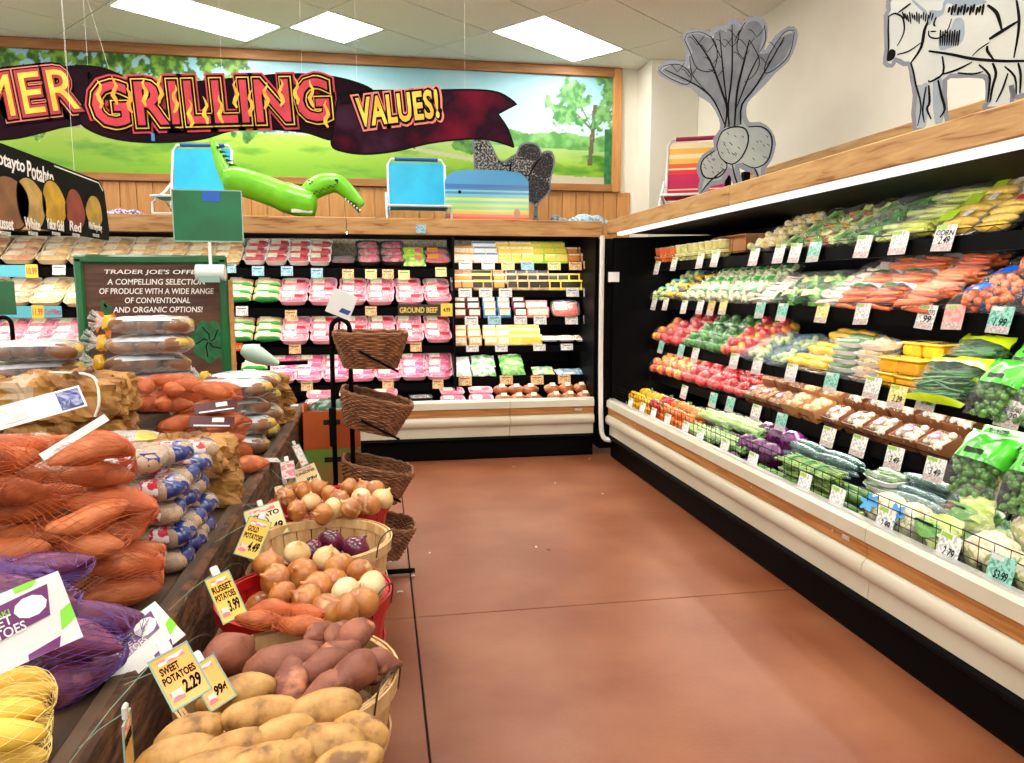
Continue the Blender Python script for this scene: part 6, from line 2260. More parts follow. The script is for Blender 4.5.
# deck: loose peppers far end
rgp = random.Random(9)
for key, u0, u1, nm in (('y', 614, 650, 'yellow'), ('r', 650, 662, 'red'), ('o', 660, 690, 'orange')):
    c_ = 0
    x0, x1 = ry(u0, 400, .22), ry(u1, 400, .22)
    n = max(1, int((x1 - x0) / .085))
    for j, (d, dz) in enumerate(((.16, .05), (.245, .085), (.33, .12), (.41, .15), (.25, .15), (.34, .18))):
        for k in range(n):
            x = x0 + (k + .5) * (x1 - x0) / n + rgp.uniform(-.012, .012)
            c_ += 1
            lb = '%s bell pepper, %s counting from the far front of the produce deck' % (nm, ORD[c_ - 1])
            spawn([P('pepper', PEP[key]), P('stem', PSTEM)], 'bell_pepper', lb, 'pepper', RIGHT_M @ RT((x, d, .40 + dz), (rgp.uniform(-.9, .9), rgp.uniform(-.9, .9), rgp.uniform(0, 6)), rgp.uniform(.9, 1.1)), 'loose bell peppers')
G1 = [(.20, .01, 'front'), (.34, .05, 'back')]
G2 = [(.18, .01, 'front'), (.30, .05, 'middle'), (.42, .08, 'back')]
rf(4, 690, 712, 'celb', .16, [(.24, .07, 'front'), (.36, .15, 'back')], 'celery_pack', 'celery', 'celery pack', tilt=.1)
rf(4, 712, 740, 'celb', .15, [(.26, .08, 'front'), (.38, .16, 'back')], 'celery_pack', 'celery', 'long leafy celery pack', tilt=.1)
rf(4, 742, 778, 'cabb', .15, [(.30, .06, 'front'), (.43, .12, 'back')], 'purple_cabbage', 'cabbage', 'purple cabbage', tilt=0)
rf(4, 722, 758, 'chard', .2, [(.18, .01, 'front')], 'leafy_bunch', 'greens', 'dark leafy bunch', tilt=.3)
rf(4, 758, 792, 'asp', .13, [(.17, .01, 'front')], 'asparagus_bunch', 'asparagus', 'small asparagus bunch', tilt=.1)
rf(4, 790, 830, 'asp', .14, [(.18, .05, 'front'), (.20, .14, 'upper')], 'asparagus_bunch', 'asparagus', 'asparagus bunch', tilt=.1)
rf(4, 778, 850, 'cuke', .34, [(.36, .12, 'lower'), (.41, .13, 'next'), (.46, .14, 'third'), (.39, .17, 'upper'), (.44, .18, 'top')], 'long_cucumber', 'cucumber', 'dark wrapped cucumber', tilt=0)
rf(4, 828, 868, 'zuc', .25, [(.16, .08, 'front'), (.21, .09, 'second'), (.26, .095, 'third'), (.19, .125, 'upper'), (.24, .135, 'top')], 'zucchini', 'zucchini', 'dark green zucchini', tilt=0)
rf(4, 872, 902, 'zuct', .24, [(.42, .05, 'bottom'), (.42, .09, 'second'), (.43, .13, 'third'), (.43, .17, 'top')], 'zucchini_tray', 'vegetable tray', 'stacked zucchini tray', tilt=.1)
rf(4, 862, 945, 'cuke', .36, [(.24, .08, 'front'), (.30, .10, 'second'), (.36, .12, 'third'), (.27, .135, 'upper'), (.33, .155, 'top')], 'long_cucumber', 'cucumber', 'pale blue wrapped cucumber', tilt=0)
rf(4, 895, 960, 'cuke', .36, [(.42, .15, 'front'), (.48, .16, 'second'), (.45, .205, 'upper')], 'long_cucumber', 'cucumber', 'slanting pale wrapped cucumber', tilt=0)
rf(4, 878, 932, 'caulb', .19, [(.19, .07, 'front')], 'cauliflower', 'cauliflower', 'cauliflower with blue flower label', tilt=0, jit=0, sc=1.12)
rf(4, 934, 978, 'lett', .22, [(.19, .13, 'front'), (.33, .19, 'back')], 'lettuce_bag', 'lettuce', 'bagged lettuce', tilt=.75, jit=0)
rf(4, 976, 1024, 'caul', .2, [(.20, .07, 'front'), (.40, .12, 'back')], 'cauliflower', 'cauliflower', 'plain wrapped cauliflower', tilt=0, jit=0, sc=1.15)
rf(4, 1024, 1100, 'caul', .2, [(.20, .07, 'front')], 'cauliflower', 'cauliflower', 'edge-cropped cauliflower', tilt=0, jit=0, sc=1.15)
rf(4, 1000, 1060, 'radic', .25, [(.45, .08, 'back')], 'salad_bag', 'salad bag', 'purple salad bag', tilt=.6)


# ------------------------------------------------------------------ price tags of the produce case
def right_tags(lst, where, d, w, h, texts={}):
    w, h = w * 1.12, h * 1.12
    for k, (u, v, key) in enumerate(lst):
        p = at(u, v, X=1.95 + d - .008)
        pr, wd = texts.get(k, (None, None))
        stag(Matrix.Translation(p) @ FACE_X @ Matrix.Rotation(-.22, 4, 'X') @ Matrix.Rotation(random.uniform(-.05, .05), 4, 'Z'), key, w, h, '%s price tag, %s from far end, %s' % (TAGN[key], ORD[k], where), pr, wd, True)


right_tags([(657, 268, 'w'), (674, 264, 'w'), (700, 261, 'w'), (715, 259, 'w'), (754, 257, 'w'), (779, 254, 'w'), (795, 253, 'w'), (814, 252, 't'), (863, 246.5, 'w'), (899, 242.5, 'w'), (944, 238, 'w')], 'top shelf of produce case', .395, .105, .10, {10: ('2.49', 'CORN'), 9: (None, None)})
right_tags([(654, 304, 'w'), (665.5, 304, 'w'), (684, 307, 'w'), (700, 307, 'w'), (711, 308, 'o'), (723, 307, 'y'), (760, 310, 't'), (782, 312, 't'), (822, 313, 'y'), (862, 314, 'w'), (926, 317, 'w'), (953.5, 317, 'p'), (1000, 320, 't')], 'second shelf of produce case', .395, .10, .095, {10: ('.99', 'CARROTS'), 12: ('1.99', None)})
right_tags([(661, 347, 't'), (681, 351, 't'), (695, 355, 'w'), (734, 361, 'w'), (757, 366, 'w'), (791, 373, 'w'), (831, 382.5, 't'), (872, 388, 'w'), (897, 397, 'y'), (927, 399, 't'), (1009, 414, 'w')], 'third shelf of produce case', .395, .105, .095, {8: ('3.29', None), 9: ('3.49', None), 10: ('3.29', 'GREEN BEANS')})
right_tags([(684, 392, 'w'), (713, 400, 't'), (730, 404.5, 't'), (755.7, 413, 'w'), (781, 422, 't'), (828, 437, 'w'), (858.5, 446, 'w'), (894, 458, 'w'), (934.5, 470, 'w'), (987.5, 486, 'y')], 'fourth shelf of produce case', .395, .105, .095, {7: ('3.49', None), 8: ('3.49', None), 9: ('2.99', 'BRUSSELS')})
right_tags([(630, 405, 'w'), (642, 410, 'w'), (653, 415.6, 'w'), (667, 422, 'w'), (685, 430, 'w'), (700, 437.5, 'w'), (724, 448.6, 'w'), (752, 463, 'w'), (804, 485, 'w'), (836.5, 500, 'w'), (885, 522, 'w'), (948, 549.6, 'w'), (1000, 573, 't')], 'front wire of produce case', .085, .095, .105, {10: ('2.99', None), 11: ('2.79', None), 12: ('$3.99', None)})
# ================================================================== HANGING BANNER
m_maroon = pm('banner_maroon', (40, 12, 26), (20, 9, 18), sc=2.2, det=4, lo=.35, hi=.65, rough=.7, spec=.08, dark=(70, 14, 32))
m_maroon2 = pm('banner_smoky', (104, 14, 38), (34, 11, 26), sc=2.6, det=5, lo=.32, hi=.54, rough=.7, spec=.08, dark=(60, 30, 50))
m_redl = pm('letter_red', (216, 36, 62), (190, 24, 48), sc=8, rough=.4)
m_redo = pm('letter_shadow', (168, 34, 36), rough=.4)
m_yell = pm('letter_yellow', (248, 214, 70), (232, 176, 40), sc=7, rough=.4)
m_outl = pm('outline_pink', (238, 130, 110), rough=.4)
m_flame = pm('flame_yellow', (250, 206, 50), (240, 150, 30), sc=14, rough=.4)
BY = 5.2


def bp2(u, v, y=BY):
    q_ = at(u, v, Y=y)
    return (q_.x, q_.z)


m_pxb = BY / 750


bn_ = thing('grilling_banner', 'maroon ribbon banner reading summer grilling values hanging from the ceiling', 'banner', basis((1, 0, 0), (0, 0, 1), (0, -1, 0), (0, BY, 0)))


def ribbon_piece(name, pts, mat, z0, z1, smooth=True):
    p2 = [bp2(u, v) for u, v in pts]
    if smooth:
        p2 = [(a.x, a.y) for a in cat_spline([(x, y, 0) for x, y in p2], 5, True)]
    obj(name, MB().prism(p2, z0, z1).mesh(name, mat, False), bn_)
    obj(name + '_outline', MB().ribbon(p2 + [p2[0]], .012, z1, z1 + .002).mesh(name + '_outline', m_ink, False), bn_)


def seg(pts, n=5):
    return [(a.x, a.y) for a in cat_spline([(x, y, 0) for x, y in pts], n)]


# left tail, middle panel, fold, right tail with swallow end
ribbon_piece('left_ribbon', seg([(-60, 112), (-20, 92), (20, 76), (70, 67), (100, 68), (122, 76)]) + seg([(120, 84), (100, 100), (84, 122), (60, 128), (20, 138), (-20, 142), (-60, 150)]), m_maroon, 0, .008, False)
ribbon_piece('middle_ribbon', seg([(90, 73), (92, 80), (120, 84), (180, 84), (240, 79), (290, 75), (335, 78), (368, 88), (372, 96)]) + seg([(350, 104), (336, 118), (333, 140), (300, 132), (240, 130), (200, 140), (150, 143), (110, 138), (84, 126), (82, 112), (90, 90)]), m_maroon, .012, .02, False)
ribbon_piece('right_ribbon', seg([(338, 98), (342, 94), (370, 92), (420, 92), (470, 91), (498, 94), (516, 105)], 4) + [(497, 115)] + seg([(497, 115), (507, 130), (513, 148)], 3) + seg([(513, 148), (490, 141), (465, 140), (430, 144), (395, 152), (365, 155), (342, 152), (332, 146), (334, 128), (338, 98)], 4)[:-1], m_maroon2, .024, .032, False)
ribbon_piece('fold', [(340, 96), (368, 96), (372, 90), (360, 104), (342, 104)], m_maroon, .033, .036, False)
obj('blue_tab', MB().box((*bp2(154, 136), .024), (.02, .07, .003)).mesh('blue_tab', pm('tab_blue', (40, 130, 200), rough=.4), False), bn_)


def word(s, u0, v0, u1, v1, hgt, mats, z, arc=0.0, bolds=(.05, .03, 0), shear=0, rot=None):
    """lettering between two photo points, in layers"""
    a, b = Vector(bp2(u0, v0)), Vector(bp2(u1, v1))
    w = (b - a).length
    ang = math.atan2(b.y - a.y, b.x - a.x)
    mid = (a + b) / 2
    for k, (m, bo) in enumerate(zip(mats, bolds)):
        gr = bo * hgt * 1.6
        me = txt(s, w + gr * 2, hgt + gr * 2, m, .003, bo, shear, 1.08)
        me = warp(me, lambda c: (c.x, c.y + arc * ((c.x / w * 2) ** 2 - .33) * w, c.z))
        obj('lettering', me, bn_, RT((mid.x, mid.y, z + k * .004), (0, 0, ang)))


word('SUMMER', -130, 120, 76, 87, .245, [m_ink, m_outl, m_ink, m_redo, m_yell], .012, -.02, (.13, .095, .075, .05, .0), .1)
word('GRILLING', 96, 106, 328, 101, .25, [m_redl, m_ink, m_yell, m_ink, m_redl], .024, .0, (.14, .11, .075, .055, .02))
word('VALUES!', 359, 114, 437, 105, .17, [m_outl, m_ink, m_yell], .036, .0, (.14, .09, .03), .1)
rgb_ = random.Random(4)
for k in range(16):
    u = 102 + k * 15
    v = 104 + rgb_.uniform(-14, 14)
    x, y = bp2(u, v)
    fl_ = [(x + .012 * math.sin(q_ * 1.7 + k), y - .08 + q_ * .028) for q_ in range(7)]
    obj('flame', MB().ribbon(fl_, [.012, .022, .026, .022, .018, .012, .003], .042, .044).mesh('flame', m_flame, False), bn_)
m_string = pm('nylon_string', (236, 236, 230), rough=.5)
m_hook = pm('hook_dark', (60, 58, 54), rough=.4)
for k, (u, v) in enumerate(((66, 67), (88, 70), (115, 82), (222, 80), (302, 75), (357, 88), (465, 91))):
    x, z_ = bp2(u, v)
    obj('hanging_string', MB().tube([(x, z_ - .05, .0), (x + (.0 if k != 2 else -.25), CEIL, .0)], .0008, 4).mesh('hanging_string', m_string), bn_)
    obj('ceiling_hook', MB().tube([(x + (.0 if k != 2 else -.25), CEIL, 0), (x + (.0 if k != 2 else -.25), CEIL - .04, 0)], .006, 6).mesh('ceiling_hook', m_hook), bn_)

# ------------------------------------------------------------------ potato kinds sign
m_sblack = pm('sign_black', (16, 18, 18), (10, 12, 12), sc=3, rough=.7, spec=.08)
PX = -1.5
ya, yb = 2.75, 4.62
zt, zb = 2.083, 1.765
ps = thing('potato_sign', 'black hanging sign with painted potatoes and their names at the upper left', 'sign', Matrix.Translation((PX, 0, 0)) @ FACE_L)
corner = .05
obj('board', MB().prism([(ya, zb), (yb, zb), (yb + .02, zb + .06), (yb - .02, zt - corner), (yb - .09, zt), (ya, zt)], -.012, 0).mesh('board', m_sblack, False), ps)
obj('white_rule', MB().ribbon([(3.95, zt - .012), (yb - .1, zt - .014), (yb - .045, zt - .05)], .006, 0, .001).mesh('white_rule', m_inkw, False), ps)
for wd, u0, u1, v in (('Potayto', -8, 24.5, 166), ('Potahto', 27, 53, 174)):
    qa, qb = at(u0, v, X=PX), at(u1, v, X=PX)
    obj('title_lettering', txt(wd, abs(qb.y - qa.y), .075, m_inkw, .001, .02, .1), ps, RT(((qa.y + qb.y) / 2, zt - .07, .0005)))


def sp(u, v):
    q_ = at(u, v, X=PX)
    return q_.y, q_.z


for k, (u, v, hw, hh, col, nm, ru) in enumerate(((10, 203, .165, .115, (150, 98, 62), 'Russet', 4), (31, 204, .14, .115, (212, 170, 96), 'White', 32), (54, 204, .135, .105, (222, 172, 40), 'Yukon Gold', 55),
                                                 (75, 210, .125, .10, (156, 62, 48), 'Red', 75), (94, 212, .12, .085, (200, 160, 60), 'Mini Fingerling', 95))):
    y_, z_ = sp(u, v)
    m = pm('painted_potato_%d' % k, col, tuple(int(c * .8) for c in col), sc=9, rough=.5)
    out = [(hw * (1 + .06 * math.sin(3 * a + k)) * math.cos(a) * 1.0, hh * (1 + .05 * math.cos(2 * a + k)) * math.sin(a)) for a in [2 * PI * q_ / 30 for q_ in range(30)]]
    po = obj('painted_potato', MB().prism(out, 0, .0015).mesh('painted_potato', m, False), ps, RT((y_, z_, .0005)))
    obj('outline', MB().ribbon(out + [out[0]], .007, .0015, .0022).mesh('outline', m_ink, False), po)
    y2, z2 = sp(ru, 226 + (1 if k > 2 else 0) + k * .7)
    obj('lettering', txt(nm, .19 if len(nm) > 6 else .15, .05, m_inkw, .001, .02, .1), ps, RT((y2, z2 + .012, .003)))
    obj('lettering', txt('POTATOES', .09, .016, m_inkw, .001, .0), ps, RT((y2, z2 - .03, .003)))
for y_ in (3.1, 4.2):
    obj('hanging_string', MB().tube([(y_, zt, -.004), (y_, CEIL, -.004)], .0008, 4).mesh('hanging_string', m_string), ps)

# ================================================================== ON TOP OF THE MEAT CASE
TOPZ = 2.03
m_aqua = pm('chair_aqua', (28, 186, 226), (20, 170, 214), sc=5, rough=.55)
m_tubew = pm('chair_tube', (228, 232, 232), rough=.3, coat=.3)
m_navy = pm('chair_bar_blue', (24, 78, 160), rough=.4)


def beach_chair(label, M, mb_, ms_, bar, w=.52, hb=.44, stripes=None, grp='beach chairs on top of the cases'):
    """low folding beach chair; local x across, -y front"""
    t = thing('beach_chair', label, 'beach chair', M, grp)
    sw = w / 2
    zs = .13
    fr_ = MB()
    bk = [(-sw, .05, zs - .05), (-sw, .16, zs + hb - .05), (-sw + .03, .17, zs + hb), (sw - .03, .17, zs + hb), (sw, .16, zs + hb - .05), (sw, .05, zs - .05)]
    fr_.tube(bk, .011, 8)
    for s in (-1, 1):
        fr_.tube([(s * (sw + .015), -.27, .012), (s * (sw + .02), -.25, .10), (s * (sw + .02), .0, .22), (s * (sw + .02), .13, .30)], .010, 8)
        fr_.tube([(s * (sw + .01), .2, .012), (s * (sw + .01), -.02, .14), (s * (sw + .01), -.30, .15)], .010, 8)
    fr_.tube([(-sw - .01, .2, .012), (sw + .01, .2, .012)], .010, 8)
    fr_.tube([(-sw - .015, -.27, .012), (sw + .015, -.27, .012)], .010, 8)
    fr_.tube([(-sw - .01, -.30, .15), (sw + .01, -.30, .15)], .010, 8)
    obj('frame', fr_.mesh('frame', m_tubew), t)
    seat = MB()
    seat.sheet(lambda a, b: ((a - .5) * (w - .02), -.29 + .34 * b, .155 - .02 * math.sin(PI * b)), 4, 6)
    seat.sheet(lambda a, b: ((a - .5) * (w - .02), -.29 + .34 * b, .151 - .02 * math.sin(PI * b)), 4, 6)
    obj('seat', seat.mesh('seat', ms_, True, 60, False), t)
    if stripes:
        z0 = .0
        n = len(stripes)
        for k, (m, fr0, fr1) in enumerate(stripes):
            b_ = MB()
            for off in (0, .003):
                b_.sheet(lambda a, b: ((a - .5) * (w - .02), .085 + .08 * (fr0 + (fr1 - fr0) * b) + off, zs + .03 + (hb - .06) * (fr0 + (fr1 - fr0) * b)), 2, 2)
            obj('back_stripe', b_.mesh('back_stripe', m, False, 60, False), t)
    else:
        b_ = MB()
        for off in (0, .003):
            b_.sheet(lambda a, b: ((a - .5) * (w - .02), .085 + .08 * b + off, zs + .03 + (hb - .06) * b), 4, 4)
        obj('backrest', b_.mesh('backrest', mb_, True, 60, False), t)
    obj('top_bar', MB().tube([(-sw + .06, .17, zs + hb), (sw - .06, .17, zs + hb)], .016, 8).mesh('top_bar', bar), t)
    return t


c1 = at(418, 217, Y=6.72)
beach_chair('aqua blue beach chair standing in the middle of the meat case top', RT((c1.x, 6.72, TOPZ), (0, 0, 0)), m_aqua, m_aqua, m_navy, .50, .47)
c2 = at(198, 205, Y=6.85)
beach_chair('aqua blue beach chair half hidden by the green sign and the inflatable', RT((c2.x, 6.85, TOPZ + .06), (0, 0, -.15)), m_aqua, m_aqua, m_navy, .50, .50)
spawn([P('crate', MB().rbox((0, 0, .03), (.6, .62, .058), .006).mesh('crate', m_woodv, False))], 'low_crate', 'low wooden crate lifting the half hidden beach chair', 'crate', RT((c2.x, 6.85, TOPZ)))

# inflatable crocodile
m_croc = pm('croc_vinyl', (130, 222, 36), (112, 208, 28), sc=5, rough=.35, coat=.35)
m_crocd = pm('croc_print', (20, 44, 16), rough=.5)
cr = thing('inflatable_crocodile', 'green inflatable crocodile with raised tail lying on the meat case top', 'inflatable', RT((0, 6.62, 0)))


def cp(u, v):
    q_ = at(u, v, Y=6.62)
    return Vector((q_.x, 0, q_.z))


body = MB()
bpts = [cp(224, 180), cp(236, 181), cp(258, 187), cp(285, 197), (cp(305, 203)), cp(317, 205)]
body.tube(cat_spline(bpts, 5), [.07] + [.10] * 2 + [.115] * 12 + [.125] * 8 + [.118, .10, .06], 16)
body_ob = obj('body', body.mesh('body', m_croc, True, 60), cr)
tail = MB()
tail.tube(cat_spline([cp(211, 137), cp(217, 152), cp(224, 168), cp(232, 184)], 5), [.012] * 2 + [.025, .03, .034, .04, .046, .05, .055, .06, .064, .068, .07, .072, .074, .074], 12)
tl_ = obj('tail', tail.mesh('tail', m_croc, True, 60), cr)
for k in range(8):
    a = cp(215 + k * 3.1, 148 + k * 4.3)
    obj('spike', MB().prism([(0, -.012), (.06, -.004), (.0, .012)], -.008, .008, M=basis((1, 0, 0), (0, 0, 1), (0, -1, 0))).mesh('spike', m_crocd, False), tl_, Matrix.Translation((a.x + .02, -.035, a.z)))
head = MB()
head.tube(cat_spline([cp(303, 200), cp(312, 190), cp(325, 184), cp(338, 184), cp(350, 194), cp(361, 207)], 5), [.05, .06, .068, .075, .08, .085, .088, .09, .09, .09, .088, .086, .084, .08, .078, .076, .074, .07, .068, .065, .062, .06, .058, .055, .05, .035], 16)
hd = obj('head', head.mesh('head', m_croc, True, 60), cr)
mth = MB()
a, b, c = cp(346, 200), cp(355, 205), cp(360, 211)
mth.ribbon([(a.x, a.z), (b.x, b.z - .01), (c.x, c.z - .02)], [.01, .035, .02], .068, .082, M=basis((1, 0, 0), (0, 0, 1), (0, -1, 0)))
obj('mouth', mth.mesh('mouth', m_crocd, False), hd)
for k in range(6):
    t_ = k / 5
    q_ = a.lerp(c, t_)
    obj('tooth', MB().prism([(-.008, 0), (.008, 0), (0, -.02)], .07, .085, M=basis((1, 0, 0), (0, 0, 1), (0, -1, 0))).mesh('tooth', m_inkw, False), hd, Matrix.Translation((q_.x, 0, q_.z + .005)))
e_ = cp(337, 184)
obj('eye', MB().ell((e_.x, -.07, e_.z + .02), (.018, .012, .014), 10, 6).mesh('eye', m_crocd), hd)
for k in range(14):
    q_ = cp(310 + (k * 37 % 30), 182 + (k * 53 % 14))
    obj('skin_spot', MB().ell((q_.x, -.083, q_.z), (.008, .006, .006), 8, 5).mesh('skin_spot', m_crocd), hd)
q_ = cp(303, 212)
obj('white_label', MB().rbox((q_.x, -.095, q_.z), (.17, .012, .03), .003).mesh('white_label', m_hdr, False), body_ob)

# bodyboard with stripes
bbp = at(488, 195, Y=6.52)
bb = thing('bodyboard', 'striped blue, yellow and orange bodyboard leaning on the meat case top', 'bodyboard', basis((1, 0, 0), (0, .12, .9928), (0, -.9928, .12), (bbp.x, 6.52, TOPZ + .052)))
stripes_b = [((224, 92, 62), .0, .06), ((238, 134, 96), .06, .12), ((246, 190, 110), .12, .17), ((214, 220, 90), .17, .22), ((140, 210, 170), .22, .28), ((198, 222, 80), .28, .34), ((120, 204, 190), .34, .41), ((206, 226, 90), .41, .47), ((110, 196, 206), .47, .55),
             ((40, 140, 200), .55, .60), ((110, 196, 220), .60, .64), ((30, 120, 190), .64, .68), ((24, 104, 180), .68, .76), ((40, 150, 210), .76, 1.0)]
BW, BHH = .73, .40


def bw(t):
    # half width and shoulder of the board at height fraction t
    return BW / 2 * (1 - .02 * (1 - t)) * (1 if t < .8 else math.sqrt(max(.0, 1 - ((t - .8) / .2) ** 2 * .30)))


for k, (col, t0, t1) in enumerate(stripes_b):
    n = 5
    L0 = [(-bw(t0 + (t1 - t0) * q / n), (t0 + (t1 - t0) * q / n) * BHH) for q in range(n + 1)]
    R0_ = [(bw(t0 + (t1 - t0) * q / n), (t0 + (t1 - t0) * q / n) * BHH) for q in range(n + 1)]
    top_arc = []
    if t1 == 1.0:
        top_arc = [(bw(1) * math.cos(a), BHH + .03 * math.sin(a)) for a in [PI * q / 12 for q in range(1, 12)]]
    obj('stripe', MB().prism(L0[::-1][0:0] + R0_ + top_arc + L0[::-1], -.05, 0).mesh('stripe', pm('board_stripe_%d' % k, col, rough=.35, coat=.4), False), bb)
obj('leash_plug', MB().ell((-.24, .235, .0), (.016, .016, .004), 10, 5).mesh('leash_plug', m_ink), bb)
obj('printed_badge', MB().ell((.255, .06, .0), (.03, .045, .003), 12, 5).mesh('printed_badge', pm('badge', (200, 150, 120), rough=.5)), bb)


# ------------------------------------------------------------------ cutout figures
def cutout(name, label, cat, P0, nrm, outline, fill_m, edge_m, strokes, th=.018, smooth=3, blobs=(), cut=None, patches=()):
    """a flat printed board with a traced silhouette, standing at its own place"""
    n = Vector(nrm).normalized()
    M = facing(n, 0, P0)
    inv = M.inverted()
    def loc(u, v):
        q2 = inv @ at_plane(u, v, P0, n)
        return (q2.x, q2.y)
    t = thing(name, label, cat, M)
    o2 = [loc(u, v) for u, v in outline]
    if smooth:
        o2 = [(a_.x, a_.y) for a_ in cat_spline([(x, y, 0) for x, y in o2], smooth, True)]
    obj('board', MB().prism(o2, -th, 0).mesh('board', fill_m, False), t)
    obj('border', MB().ribbon(o2 + [o2[0]], edge_m[1], 0, .001).mesh('border', edge_m[0], False), t)
    for mat, poly in patches:
        p2 = [(a_.x, a_.y) for a_ in cat_spline([(*loc(u, v), 0) for u, v in poly], 3, True)]
        obj('printed_patch', MB().prism(p2, 0, .0008).mesh('printed_patch', mat, False), t)
    for w, pts in strokes:
        p2 = [(a_.x, a_.y) for a_ in cat_spline([(*loc(u, v), 0) for u, v in pts], 3)]
        m_ = len(p2)
        ws = [w * (.62 if name != 'hen_cutout' else 1) * (.35 + .65 * math.sin(PI * min(1, .15 + .8 * q / max(1, m_ - 1)))) for q in range(m_)]
        obj('printed_line', MB().ribbon(p2, ws, .0008, .0016).mesh('printed_line', m_ink, False), t)
    if name == 'radish_cutout':
        obj('prop', MB().box((o2[0][0] * 0, min(p_[1] for p_ in o2) + .06, -th - .03), (.03, .12, .05)).mesh('prop', m_blackm, False), t)
    return t


m_cutg = pm('cutout_grey', (150, 154, 156), (172, 176, 172), sc=4, rough=.5)
m_cute = pm('cutout_edge', (118, 122, 132), rough=.5)
m_cutp = pm('cutout_pale', (136, 142, 138), (156, 162, 154), sc=4, rough=.5)
m_leafg = pm('cutout_leaf', (84, 88, 96), (104, 108, 112), sc=7, rough=.5)


def r5(x, y):
    return 650 + x / 4.02, 10 + y / 4.02


def R5(*pp):
    return [r5(*q) for q in pp]


rad_out = R5((215, 745), (200, 720), (210, 680), (195, 640), (215, 590), (265, 555), (262, 520), (290, 480), (285, 430), (250, 370), (205, 340), (170, 305), (120, 295), (70, 270), (38, 245), (50, 222), (100, 208), (150, 225), (148, 190), (160, 165), (140, 120), (150, 92), (195, 85), (245, 105),
             (255, 82), (285, 68), (305, 78), (320, 50), (345, 45), (362, 75), (385, 45), (430, 34), (460, 60), (462, 110), (450, 160), (470, 165), (510, 110), (560, 75), (582, 85), (580, 130), (550, 200), (500, 245), (460, 290), (420, 330), (385, 370), (378, 420), (395, 460), (440, 460), (480, 490), (497, 540),
             (480, 600), (455, 640), (455, 700), (435, 690), (425, 650), (390, 640), (360, 625), (350, 640), (370, 730), (350, 720), (325, 645), (310, 650), (290, 690), (240, 700))
rad_str = [(.022, R5((300, 475), (310, 400), (290, 330), (240, 200), (170, 100))), (.02, R5((318, 470), (315, 380), (330, 250), (330, 60))), (.024, R5((340, 470), (350, 330), (375, 220), (400, 120))), (.022, R5((365, 460), (370, 380), (430, 300), (540, 110))), (.018, R5((300, 460), (260, 370), (200, 310), (60, 240))),
           (.016, R5((320, 460), (300, 300), (290, 200), (280, 90))), (.016, R5((345, 400), (400, 260), (440, 180)))]
for bu in ((230, 170), (250, 220), (300, 150), (330, 150), (370, 200), (390, 150), (430, 110), (470, 220), (510, 160), (190, 140), (160, 270), (110, 250), (270, 270), (345, 110)):
    rad_str.append((.007, R5(bu, (bu[0] - 22, bu[1] - 28), (bu[0] - 36, bu[1] - 30))))
    rad_str.append((.007, R5(bu, (bu[0] + 20, bu[1] - 24), (bu[0] + 30, bu[1] - 40))))
for lf in ([(150, 95), (140, 120), (160, 165), (190, 235), (250, 245), (270, 190), (262, 130), (230, 100), (195, 88), (150, 95)], [(38, 245), (80, 275), (150, 300), (165, 260), (120, 220), (60, 225), (38, 245)], [(385, 48), (360, 90), (350, 160), (380, 200)], [(460, 60), (465, 120), (440, 170)], [(580, 90), (560, 180), (500, 240), (460, 250), (480, 180), (540, 90), (580, 84)],
           [(245, 105), (270, 160), (290, 200)], [(360, 80), (340, 130)], [(400, 120), (440, 200), (420, 260), (380, 290)], [(160, 185), (170, 260), (230, 330)]):
    rad_str.append((.010, R5(*lf)))
for cl in ([(268, 545), (290, 490), (340, 470), (385, 480), (395, 530), (370, 590), (330, 620), (285, 595), (268, 545)], [(395, 470), (450, 470), (485, 500), (490, 550), (470, 610), (420, 635), (370, 615)], [(262, 565), (215, 600), (205, 640), (225, 675), (280, 670), (310, 630), (300, 610)], [(330, 620), (345, 680), (360, 715)], [(300, 640), (240, 690), (205, 735)], [(420, 635), (440, 680)]):
    rad_str.append((.016, R5(*cl)))
for k in range(40):
    rr_ = random.Random(k)
    cx_, cy_ = rr_.choice([(330, 545, ), (430, 550), (255, 620)])
    x_, y_ = cx_ + rr_.uniform(-45, 45), cy_ + rr_.uniform(-55, 55)
    rad_str.append((.006, R5((x_, y_), (x_ + 6, y_ + 4), (x_ + 9, y_ + 10))))
leaf_patch = [(m_leafg, R5((155, 100), (150, 125), (170, 165), (158, 195), (160, 235), (105, 218), (55, 235), (60, 255), (125, 285), (175, 298), (215, 332), (258, 365), (295, 430), (300, 470), (365, 460), (370, 370), (415, 322), (455, 280), (495, 237), (540, 195), (570, 130), (572, 92), (515, 118), (480, 168), (440, 172), (452, 110), (450, 66), (428, 44), (390, 54), (362, 90), (342, 56), (324, 60), (308, 88), (285, 78), (262, 92), (250, 115), (195, 95)))]
cutout('radish_cutout', 'grey printed cutout of three radishes with leaves on the produce case', 'cutout', Vector((2.25, 4.72, 2.05)), (-.62, -.78, 0), rad_out, m_cutp, (m_cute, .03), rad_str, smooth=2, patches=leaf_patch)


def h4(x, y):
    return 870 + x / 5.87, y / 5.87


def H4(*pp):
    return [h4(*q) for q in pp]


